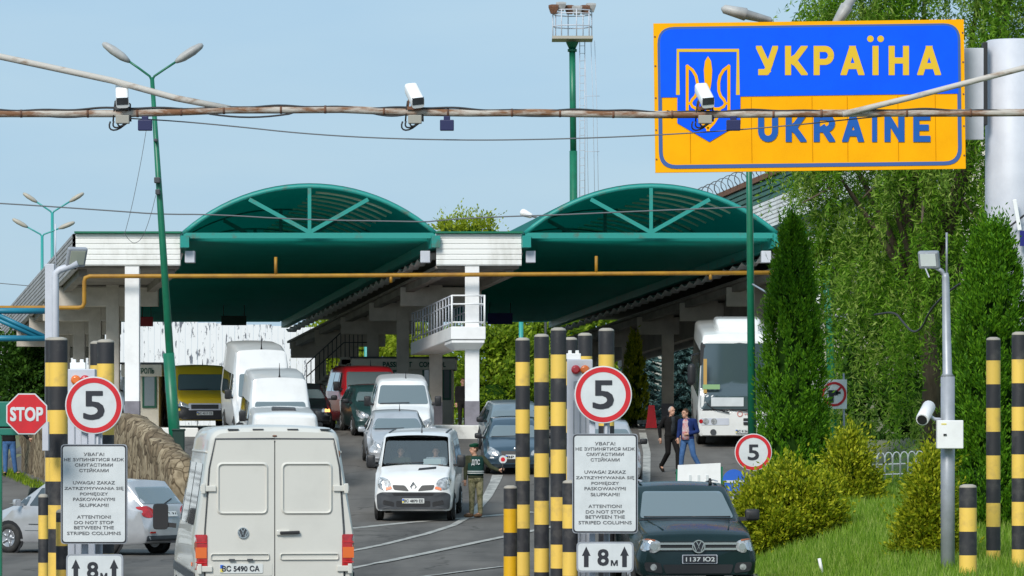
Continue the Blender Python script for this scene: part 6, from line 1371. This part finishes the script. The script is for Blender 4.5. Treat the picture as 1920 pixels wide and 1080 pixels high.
for z in (1.07, 1.115): b.tube([(.201 * math.cos(a) - .008, .146 * math.sin(a), z) for a in [2 * math.pi * i / 24 for i in range(25)]], .011, 5)
b.build('reflective_band', M['signwhite'], vs)
wp = Vector((p.x, 102., Zg(p.x, 102.))); c = wp + Vector((.65, -.2, 1.4))
t = thing('signal_disc', 'small red and white signal disc in the hand of the soldier', 'signal disc', wp + Vector((.63, -.17, 1.17))); b = MB(); b.disc((c.x, c.z), .095, c.y - .008, c.y + .008, 24); b.build('disc', M['signwhite'], t); b = MB(); b.disc((c.x, c.z), .052, c.y - .012, c.y + .012, 20); b.build('red_centre', M['signred'], t); b = MB(); b.tube([wp + Vector((.635, -.185, 1.1)), c - Vector((0, 0, .08))], .014, 8); b.build('grip', M['black'], t)
# two men walking by the bus
p = P(1258, 785, 116.); J = dict(hip=(0, 0, .97), neck=(0, -.01, 1.5), head=(.0, -.05, 1.62), shL=(-.2, 0, 1.43), elL=(-.29, .1, 1.18), wrL=(-.29, .06, .92), hdL=(.05, -.2, -1), shR=(.2, 0, 1.43), elR=(.27, -.04, 1.16), wrR=(.2, -.2, .98), hdR=(-.2, -.4, -1),
    hpL=(-.09, 0, .93), knL=(-.1, -.02, .52), anL=(-.13, .3, .16), toL=(-.1, -1, -.5), hpR=(.09, 0, .93), knR=(.1, -.2, .52), anR=(.06, -.26, .09), toR=(.15, -1, 0))
om, jk, _ = figure('older man in dark open jacket and dark trousers walking beside the man in jeans', stand(p.x, 116.), J, ('blackcloth', 'blackcloth', 'shoes'), face=8, hairm='greyhair', bald=True, scale=1.03, rot=(0, 0, R(28)))
b = MB(); b.loft([[(.085 * k * math.cos(a), -.085 + .07 * math.sin(a), z) for a in [2 * math.pi * i / 14 for i in range(14)]] for z, k in ((1.0, .75), (1.2, .95), (1.4, .9), (1.47, .6))]); b.build('shirt', M['greyshirt'], om)
p = P(1289, 785, 115.2); J = dict(hip=(0, 0, .97), neck=(-.02, -.01, 1.5), head=(-.05, -.05, 1.62), shL=(-.2, -.02, 1.42), elL=(-.23, -.02, 1.15), wrL=(-.2, -.18, .98), hdL=(.1, -.3, -1), shR=(.19, .02, 1.43), elR=(.27, .06, 1.15), wrR=(.1, -.16, 1.08), hdR=(-1, -.3, -.1), curlR=.6,
    hpL=(-.09, 0, .93), knL=(-.13, -.08, .5), anL=(-.17, -.05, .09), toL=(-.5, -1, 0), hpR=(.09, 0, .93), knR=(.18, -.02, .52), anR=(.36, .12, .12), toR=(-.2, -1, -.2))
bm_, jk, _ = figure('man in blue jacket and jeans looking down mid stride in front of the bus', stand(p.x, 115.2), J, ('navycloth', 'jeans', 'shoes'), face=-25, scale=1.02, rot=(0, 0, R(-24)))
b = MB(); b.loft([[(-.01 + .1 * k * math.cos(a), -.088 + .075 * math.sin(a), z) for a in [2 * math.pi * i / 14 for i in range(14)]] for z, k in ((.93, 1.15), (1.1, 1.05), (1.3, 1.0), (1.42, .9), (1.47, .5))]); b.build('shirt', M['whiteshirt'], bm_)
# partly hidden people
JS = dict(hip=(0, 0, .97), neck=(0, 0, 1.5), head=(0, -.02, 1.63), shL=(-.2, 0, 1.43), elL=(-.23, .02, 1.16), wrL=(-.22, -.02, .93), hdL=(0, -.1, -1), shR=(.2, 0, 1.43), elR=(.23, .02, 1.16), wrR=(.22, -.02, .93), hdR=(0, -.1, -1), hpL=(-.09, 0, .93), knL=(-.1, 0, .5), anL=(-.1, 0, .09), toL=(-.2, -1, 0), hpR=(.09, 0, .93), knR=(.1, 0, .5), anR=(.1, 0, .09), toR=(.2, -1, 0))
p = P(868, 785, 134.); figure('dark clothed figure standing half behind the middle white post', stand(p.x, 134.), JS, ('blackcloth', 'blackcloth', 'shoes'), face=10, scale=.93, vox=.014)
p = P(17, 785, 117.); J = dict(JS); J.update(shR=(.2, 0, 1.4), elR=(.38, -.05, 1.2), wrR=(.55, -.1, 1.02), hdR=(1, -.1, -.1), hpR=(.09, 0, .93), knR=(.13, 0, .5), anR=(.18, .05, .09), toR=(1, -.3, 0))
figure('person in blue jeans reaching out behind the stop sign at the left edge', stand(p.x, 117.), J, ('blackcloth', 'jeans', 'shoes'), face=60, vox=.014)
# seated in the white van
mw = trafic.root
for x, lb, sm, hm in ((.42, 'driver in light shirt seated behind the white van windscreen', 'lightshirt', 'hair'), (-.42, 'passenger seated on the far side of the driver in the white van', 'olive', 'hair')):
    sgn = 1 if x > 0 else -1; J = dict(hip=(0, .25, .84), neck=(0, .3, 1.38), head=(0, .26, 1.5), shL=(-.19, .28, 1.31), elL=(-.24, .1, 1.08), wrL=(-.16, -.14, 1.16 if x > 0 else 1.0), hdL=(.2, -1, .2), shR=(.19, .28, 1.31), elR=(.24, .1, 1.08), wrR=(.16, -.14, 1.16 if x > 0 else 1.0), hdR=(-.2, -1, .2), curlL=.8, curlR=.8,
        hpL=(-.1, .2, .8), knL=(-.14, -.25, .82), anL=(-.14, -.4, .42), toL=(0, -1, 0), hpR=(.1, .2, .8), knR=(.14, -.25, .82), anR=(.14, -.4, .42), toR=(0, -1, 0))
    q = mw.rotation_euler.to_matrix() @ Vector((x, 1.85, .06)); figure(lb, mw.location + q, J, (sm, 'blackcloth', 'shoes'), face=0, rot=mw.rotation_euler.copy(), hairm=hm, vox=.014)
# ================================================================== VEGETATION
def leaf_mesh(name, C, D, N, L, Wd, m_, parent=None, origin=None, fold=.25):
    C = np.asarray(C, float); D = np.asarray(D, float); N = np.asarray(N, float); n = len(C)
    D /= np.linalg.norm(D, axis=1, keepdims=True) + 1e-9; Sd = np.cross(D, N); Sd /= np.linalg.norm(Sd, axis=1, keepdims=True) + 1e-9
    L = np.broadcast_to(np.asarray(L, float), (n,))[:, None]; Wd = np.broadcast_to(np.asarray(Wd, float), (n,))[:, None]
    off = np.array(world_loc(parent) if parent is not None else (origin if origin is not None else (0, 0, 0)))
    V = np.empty((n, 4, 3)); V[:, 0] = C - D * L / 2; V[:, 1] = C + Sd * Wd / 2; V[:, 2] = C + D * L / 2; V[:, 3] = C - Sd * Wd / 2
    V -= off
    me = bpy.data.meshes.new(name); me.vertices.add(n * 4); me.vertices.foreach_set('co', V.reshape(-1)); me.loops.add(n * 4); me.loops.foreach_set('vertex_index', np.arange(n * 4, dtype=np.int32))
    me.polygons.add(n); me.polygons.foreach_set('loop_start', np.arange(0, n * 4, 4, dtype=np.int32)); me.polygons.foreach_set('loop_total', np.full(n, 4, dtype=np.int32)); me.update(calc_edges=True); me.materials.append(m_)
    o = bpy.data.objects.new(name, me); COL.objects.link(o)
    if parent is not None: o.parent = parent
    elif origin is not None: o.location = origin
    return o
def rdir(n): v = rng.normal(size=(n, 3)); return v / np.linalg.norm(v, axis=1, keepdims=True)
LM = {'willowpale': leafmat('willow_pale_leaf', [(.1, .2, .02), (.2, .34, .04), (.3, .44, .07), (.42, .52, .14)], .5), 'willow': leafmat('willow_leaf', [(.05, .15, .006), (.1, .245, .009), (.165, .33, .015), (.26, .44, .05)], .45), 'cypress': leafmat('cypress_leaf', [(.035, .12, .005), (.07, .2, .007), (.11, .28, .009), (.18, .38, .014)], .4),
    'gold': leafmat('golden_leaf', [(.11, .17, .006), (.22, .28, .008), (.38, .42, .012), (.58, .58, .04)], .4), 'mid': leafmat('mid_leaf', [(.08, .15, .008), (.15, .25, .01), (.24, .35, .016), (.36, .46, .04)], .45),
    'dark': leafmat('dark_leaf', [(.02, .065, .008), (.04, .11, .01), (.07, .16, .015)], .35), 'spruce': leafmat('spruce_needle', [(.035, .085, .085), (.065, .14, .14), (.1, .2, .2), (.16, .28, .28)], .2), 'lime': leafmat('lime_leaf', [(.2, .27, .015), (.32, .4, .02), (.45, .52, .05)], .5)}
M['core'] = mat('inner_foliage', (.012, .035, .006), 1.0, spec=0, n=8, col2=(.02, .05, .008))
def tree_root(name, lb, x, y, cat='tree', grp=None): return thing(name, lb, cat, (x, y, Zg(x, y) - .05), grp)
# weeping willow
def willow():
    x0, y0 = P(1740, 785, 96).x, 96.; t = tree_root('willow_tree', 'huge weeping willow with drooping foliage behind the border sign', x0, y0); z0 = t.location.z
    b = MB(); b.tube([(x0, y0, z0), (x0 + .1, y0, z0 + 2), (x0 - .1, y0 + .1, z0 + 4.2)], [.26, .22, .18], 12)
    limbs = []
    for k in range(16):
        a = 2 * math.pi * k / 16 + random.uniform(-.2, .2); rr = random.uniform(1.4, 3.4); zt = z0 + random.uniform(6., 11.5)
        pts = [Vector((x0 - .1, y0 + .1, z0 + 3.6)), Vector((x0 + rr * .35 * math.cos(a), y0 + rr * .35 * math.sin(a), z0 + 3.6 + (zt - z0 - 3.6) * .5)), Vector((x0 + rr * .75 * math.cos(a), y0 + rr * .75 * math.sin(a), zt)), Vector((x0 + rr * 1.1 * math.cos(a), y0 + rr * 1.1 * math.sin(a), zt - .5))]
        b.tube(pts, [.11, .08, .045, .015], 7); limbs.append(pts)
    b.build('trunk', M['trunk'], t)
    C, D, W_ = [], [], []; C2, D2 = [], []
    # each strand hangs from the canopy; strands gather in clumps so gaps open between them
    clumps = []
    for k in range(430):
        a = rng.uniform(0, 2 * math.pi); zz = z0 + 1.3 + 11.7 * rng.uniform(0, 1) ** .8; f = min(1., .6 + (zz - z0) / 9.) * (1 if zz - z0 < 9.5 else max(.5, 1 - (zz - z0 - 9.5) * .1)); rr = rng.uniform(.45, 1.) ** .6 * 3.0 * f
        clumps.append((x0 + rr * math.cos(a), y0 + rr * math.sin(a) * .8, zz, a, rng.uniform(.5, 1.)))
    for ci, (cx, cy, cz, a, sc) in enumerate(clumps):
        for s in range(17):
            px, py = cx + rng.normal(0, .2), cy + rng.normal(0, .2); pz = cz + rng.normal(0, .3); ln = rng.uniform(.4, 1.5) * sc; n = int(ln / .036); ph = rng.uniform(0, 6); out = rng.uniform(.05, .65)
            tt = np.linspace(0, 1, n); xs = px + math.cos(a) * out * np.sin(tt * 2) + .05 * np.sin(tt * 5 + ph); ys = py + math.sin(a) * out * np.sin(tt * 2) + .05 * np.cos(tt * 5 + ph); zs = pz - ln * tt ** 1.15
            (C if ci % 3 else C2).append(np.stack([xs, ys, np.maximum(zs, z0 + .35)], 1) + rng.normal(0, .035, (n, 3))); d = rdir(n) * .95; d[:, 2] -= .55; (D if ci % 3 else D2).append(d)
    n = 12000; uu = rdir(n) * (rng.uniform(0, 1, n) ** .5)[:, None]; C.append(np.stack([x0 + uu[:, 0] * 2.3, y0 + .6 + uu[:, 1] * 1.6, z0 + 6.8 + uu[:, 2] * 5.4], 1)); d = rdir(n); d[:, 2] -= .8; D.append(d)
    C = np.concatenate(C); D = np.concatenate(D)
    leaf_mesh('crown', C, D, rdir(len(C)), rng.uniform(.11, .2, len(C)), rng.uniform(.026, .044, len(C)), LM['willow'], t)
    C2 = np.concatenate(C2); D2 = np.concatenate(D2); leaf_mesh('crown', C2, D2, rdir(len(C2)), rng.uniform(.11, .2, len(C2)), rng.uniform(.026, .044, len(C2)), LM['willowpale'], t)
willow()
def thuja(lb, px, Y, ytop, wpx, kind='cypress', n=26000, name='cypress_tree', lean=0., pw=.75, ls=1.):
    p = P(px, 785, Y); t = tree_root(name, lb, p.x, Y); z0 = t.location.z + .1; h = P(0, ytop, Y).z - z0; Rm = wpx / 2 * Y / F
    b = MB(); b.tube([(p.x, Y, z0 - .1), (p.x + lean * .5, Y, z0 + h * .5), (p.x + lean, Y, z0 + h * .93)], [.11, .07, .015], 8); b.build('trunk', M['trunk'], t)
    def prof(u): return Rm * np.clip(np.minimum((1 - u) ** pw * 1.3, 1.0), 0, 1) * np.clip(.55 + u * 4, 0, 1)
    nt_ = n // 55; per = 55; n = nt_ * per; u0 = rng.uniform(0, 1, nt_) ** 1.1; a0 = rng.uniform(0, 2 * math.pi, nt_); dep = np.where(rng.uniform(0, 1, nt_) < .2, rng.uniform(.5, .8, nt_), rng.uniform(.78, 1.02, nt_)); r0 = prof(u0) * dep * (1 + .06 * np.sin(a0 * 6 + u0 * 19))
    sz = np.repeat(rng.uniform(.6, 1.25, nt_), per) * (Rm / .75) ** .5; q = rng.normal(0, 1, (n, 3)); zo = np.abs(q[:, 2]) * .17 * sz; tp = np.clip(1 - zo / (.5 * sz), .15, 1)
    aa = np.repeat(a0, per); rr_ = np.repeat(r0, per); C = np.stack([p.x + lean * np.repeat(u0, per) + rr_ * np.cos(aa) + q[:, 0] * .06 * sz * tp + np.cos(aa) * zo * .3, Y + rr_ * np.sin(aa) + q[:, 1] * .06 * sz * tp + np.sin(aa) * zo * .3, z0 + np.repeat(u0, per) * h * .97 + zo], 1)
    D = np.stack([np.cos(aa) * .4 + q[:, 0] * .35, np.sin(aa) * .4 + q[:, 1] * .35, np.full(n, .9)], 1) + rdir(n) * .4; N = np.stack([np.cos(aa), np.sin(aa), np.full(n, .2)], 1) + rdir(n) * .7
    leaf_mesh('crown', C, D, N, rng.uniform(.06, .13, n) * ls, rng.uniform(.022, .042, n) * ls, LM[kind], t)
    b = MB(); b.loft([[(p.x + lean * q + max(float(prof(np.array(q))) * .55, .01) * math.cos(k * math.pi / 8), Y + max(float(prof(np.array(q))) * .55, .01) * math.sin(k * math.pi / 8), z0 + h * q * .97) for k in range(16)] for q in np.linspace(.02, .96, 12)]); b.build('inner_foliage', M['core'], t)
thuja('tall narrow dark cypress beside the bus with flared base', 1486, 88, 404, 128, n=52000, lean=.0, pw=.55)
thuja('tall cypress at the right behind the striped columns', 1866, 78, 420, 154, n=56000, lean=-.05, pw=.42)
thuja('yellow green columnar conifer behind the middle speed limit sign', 1190, 150, 628, 50, 'gold', 9000, ls=1.6, pw=.6)
def bush(name, lb, x, y, lobes, kind, n, ls, stem=True, cat='shrub', upd=.5, core=True, grp=None, dz=0., trunk=None):
    t = tree_root(name, lb, x, y, cat, grp); z0 = t.location.z; tot = sum(r[0] * r[2] for _, _, _, r in lobes)
    C, D, N = [], [], []
    for lx, ly, lz, r in lobes:
        per = 40; nt_ = max(6, int(n * r[0] * r[2] / tot / per)); m_ = nt_ * per; d0 = rdir(nt_); k = np.where(rng.uniform(0, 1, nt_) < .25, rng.uniform(.5, .8, nt_), rng.uniform(.75, 1.0, nt_)); sz = np.repeat(rng.uniform(.6, 1.5, nt_), per)[:, None] * ls
        c0 = d0 * np.array(r) * k[:, None] + np.array((x + lx, y + ly, z0 + lz + dz)); gd = d0 + rdir(nt_) * .5; gd[:, 2] += upd; gd /= np.linalg.norm(gd, axis=1, keepdims=True)
        c0 = np.repeat(c0, per, 0); gd = np.repeat(gd, per, 0); q = np.abs(rng.normal(0, 1, (m_, 1))); p = c0 + gd * q * sz * 1.7 + rng.normal(0, 1, (m_, 3)) * sz * .85 * np.clip(1.3 - q * .5, .2, 1); p[:, 2] = np.maximum(p[:, 2], z0 + .03)
        C.append(p); D.append(gd + rdir(m_) * .6); N.append(np.repeat(d0, per, 0) + rdir(m_) * .8)
    C, D, N = np.concatenate(C), np.concatenate(D), np.concatenate(N); leaf_mesh('crown', C, D, N, rng.uniform(.7, 1.3, len(C)) * ls, rng.uniform(.35, .6, len(C)) * ls, LM[kind], t)
    b = MB(); mzr = max(l[2] for l in lobes)
    if trunk: b.tube([(x, y, z0), (x + .1, y, z0 + mzr * .55), (x, y, z0 + mzr)], [trunk, trunk * .7, trunk * .25], 8)
    else: b.tube([(x, y, z0), (x, y, z0 + mzr * .5)], [.05, .03], 6)
    for lx, ly, lz, r in lobes: b.tube([(x, y, z0 + mzr * .35), (x + lx * .6, y + ly * .6, z0 + max(lz + dz, .2) * .8), (x + lx, y + ly, z0 + lz + dz)], [(trunk or .05) * .5, (trunk or .05) * .3, .01], 5)
    b.build('trunk', M['trunk'], t)
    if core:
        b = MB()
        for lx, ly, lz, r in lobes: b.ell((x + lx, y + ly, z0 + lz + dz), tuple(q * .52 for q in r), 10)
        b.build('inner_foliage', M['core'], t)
def shrub(lb, Y, blobs, kind='gold', n=16000, ls=.088, name='golden_shrub', upd=.7):
    cx = sum(b_[0] for b_ in blobs) / len(blobs); x = P(cx, 785, Y).x; z0 = Zg(x, Y) - .05; k = Y / F
    bush(name, lb, x, Y, [((px - cx) * k, dy, P(0, py, Y).z - z0, (rx * k, max(rx, ry) * k * .8, ry * k)) for px, py, rx, ry, dy in blobs], kind, n, ls, upd=upd)
shrub('large golden shrub in front of the cypress, right of the pickup', 79, [(1428, 950, 40, 48, 0), (1480, 945, 58, 62, .1), (1525, 955, 45, 56, 0), (1455, 985, 60, 45, -.2), (1408, 1000, 24, 40, .1), (1545, 985, 35, 35, .1)], n=34000)
shrub('taller golden shrub at the cypress foot beside the hoop fence', 86, [(1590, 885, 38, 60, 0), (1605, 930, 42, 45, -.1), (1570, 945, 40, 45, -.2), (1590, 845, 20, 28, 0)], n=20000)
shrub('golden shrub at the foot of the grey camera pole', 71, [(1745, 930, 28, 60, 0), (1735, 985, 38, 50, -.1), (1755, 1030, 50, 55, 0), (1720, 1040, 35, 40, .1), (1748, 880, 14, 30, 0)], n=24000)
# trees beyond the checkpoint
def far_tree(lb, px, Y, blobs, kind, n=6000, ls=.28, trunk=.2):
    x = P(px, 785, Y).x; z0 = Zg(x, Y) - .05; k = Y / F
    bush('far_tree' if kind != 'spruce' else 'spruce_tree', lb, x, Y, [((bx - px) * k, dy, P(0, by, Y).z - z0, (rx * k, rx * k * .8, ry * k)) for bx, by, rx, ry, dy in blobs], kind, n, ls, cat='tree', upd=.1, grp='trees beyond the checkpoint', trunk=trunk)
far_tree('yellow green tree top showing above the middle fascia', 880, 230, [(838, 436, 26, 16, 0), (862, 430, 26, 18, 1), (890, 431, 28, 17, 0), (918, 436, 26, 14, 0), (880, 520, 70, 70, 0)], 'lime', 14000, .19, .25)
far_tree('light green tree seen between the grey columns beyond the stair', 640, 215, [(600, 690, 45, 70, 0), (650, 650, 45, 65, 1), (690, 690, 45, 80, 0), (640, 740, 60, 50, -1)], 'lime', 9000, .3)
far_tree('light green tree beyond the passport booth roof', 750, 218, [(725, 640, 40, 60, 0), (770, 660, 48, 75, 1), (815, 690, 42, 70, 0), (750, 730, 60, 60, -1)], 'lime', 9000, .3)
far_tree('bushy green tree right of the middle white post', 925, 196, [(880, 700, 50, 70, 0), (930, 655, 45, 60, .5), (970, 700, 45, 75, 0), (925, 745, 65, 50, -1)], 'mid', 12000, .26)
far_tree('bushy green tree below the blue board behind the middle columns', 1010, 205, [(985, 640, 42, 58, 0), (1030, 650, 50, 70, 1), (1010, 730, 60, 65, 0)], 'mid', 11000, .28)
far_tree('green tree behind the right speed sign columns', 1100, 212, [(1075, 650, 45, 70, 0), (1130, 660, 50, 75, 1), (1100, 735, 70, 60, 0)], 'mid', 11000, .28)
far_tree('dark leafy tree standing in shade close behind the willow', 1760, 108, [(1650, 560, 90, 170, 0), (1760, 470, 95, 220, .5), (1820, 620, 80, 180, 0), (1700, 760, 110, 110, 0), (1600, 720, 60, 120, 0)], 'dark', 16000, .2, .2)
far_tree('dark leafy tree at the left edge behind the blue truss', 40, 160, [(20, 690, 38, 50, 0), (65, 685, 40, 52, .5), (45, 735, 55, 45, 0)], 'dark', 12000, .2)
def spruce(lb, px, Y, ytop, wpx, n=9000):
    p = P(px, 785, Y); t = tree_root('spruce_tree', lb, p.x, Y, grp='blue spruces'); z0 = t.location.z; h = P(0, ytop, Y).z - z0; Rm = wpx / 2 * Y / F
    b = MB(); b.tube([(p.x, Y, z0), (p.x, Y, z0 + h * .98)], [.14, .02], 8)
    C, D = [], []; nb_ = 150
    for k in range(nb_):
        u = .04 + .94 * (k / nb_); a = k * 2.4; rr = Rm * (1 - u) ** .85 * random.uniform(.75, 1.1) + .08; e = Vector((p.x + rr * math.cos(a), Y + rr * math.sin(a), z0 + u * h - rr * .28)); s = Vector((p.x, Y, z0 + u * h)); b.tube([s, s.lerp(e, .5) - Vector((0, 0, .03 * rr)), e], [.03, .02, .006], 5)
        m_ = int(n / nb_); tt = rng.uniform(.12, 1, m_); q = np.array(s)[None] * (1 - tt)[:, None] + np.array(e)[None] * tt[:, None]; sp = (.18 * rr * (1.15 - tt))[:, None]; q = q + rng.normal(0, 1, (m_, 3)) * sp * np.array([1, 1, .25]); C.append(q); d = np.array([math.cos(a), math.sin(a), -.25])[None] + rdir(m_) * .5; D.append(d)
    b.build('trunk', M['trunk'], t); C = np.concatenate(C); D = np.concatenate(D); leaf_mesh('crown', C, D, rdir(len(C)) + np.array([0, 0, .8]), rng.uniform(.16, .3, len(C)), rng.uniform(.04, .08, len(C)), LM['spruce'], t)
spruce('blue spruce standing between the right grey columns', 1205, 172, 560, 130, 16000); spruce('blue spruce close behind the bus and right columns', 1280, 168, 545, 130, 16000)
# grass blades on the bank
def grass():
    n = 75000; Yv = rng.uniform(64, 95, n); k = rng.uniform(0, 1, n) ** 1.2; ed = np.interp(Yv, [0, 85, 110], [4.15, 4.3, 8.6]); X = ed + .03 + k * 5.2
    Z = np.array([Zg(a, b_) for a, b_ in zip(X, Yv)]); L = rng.uniform(.1, .36, n); L *= 1 - .5 * np.exp(-((X - ed) / .25)); L *= np.where(Yv > 88, .55, 1); d = rdir(n) * .42; d[:, 2] = 1
    C = np.stack([X, Yv, Z + L * .4], 1); o = leaf_mesh('grass', C, d, rdir(n), L, rng.uniform(.012, .022, n), leafmat('grass_blade', [(.1, .2, .012), (.17, .31, .02), (.26, .42, .04), (.42, .5, .13)], .45), origin=(5, 75, .2)); o['kind'] = 'stuff'
    n = 2600; tt = rng.uniform(0, 1, n); X = WALL_A[0] + (WALL_B[0] - WALL_A[0]) * tt - .55 - rng.uniform(0, .5, n); Yv = WALL_A[1] + (WALL_B[1] - WALL_A[1]) * tt - .3; Z = np.array([Zg(a, b_) for a, b_ in zip(X, Yv)]); L = rng.uniform(.06, .22, n); d = rdir(n) * .45; d[:, 2] = 1
    o = leaf_mesh('weeds', np.stack([X, Yv, Z + L * .4], 1), d, rdir(n), L, rng.uniform(.015, .03, n), LM['mid'], origin=(-10, 108, .5)); o['kind'] = 'stuff'
grass()
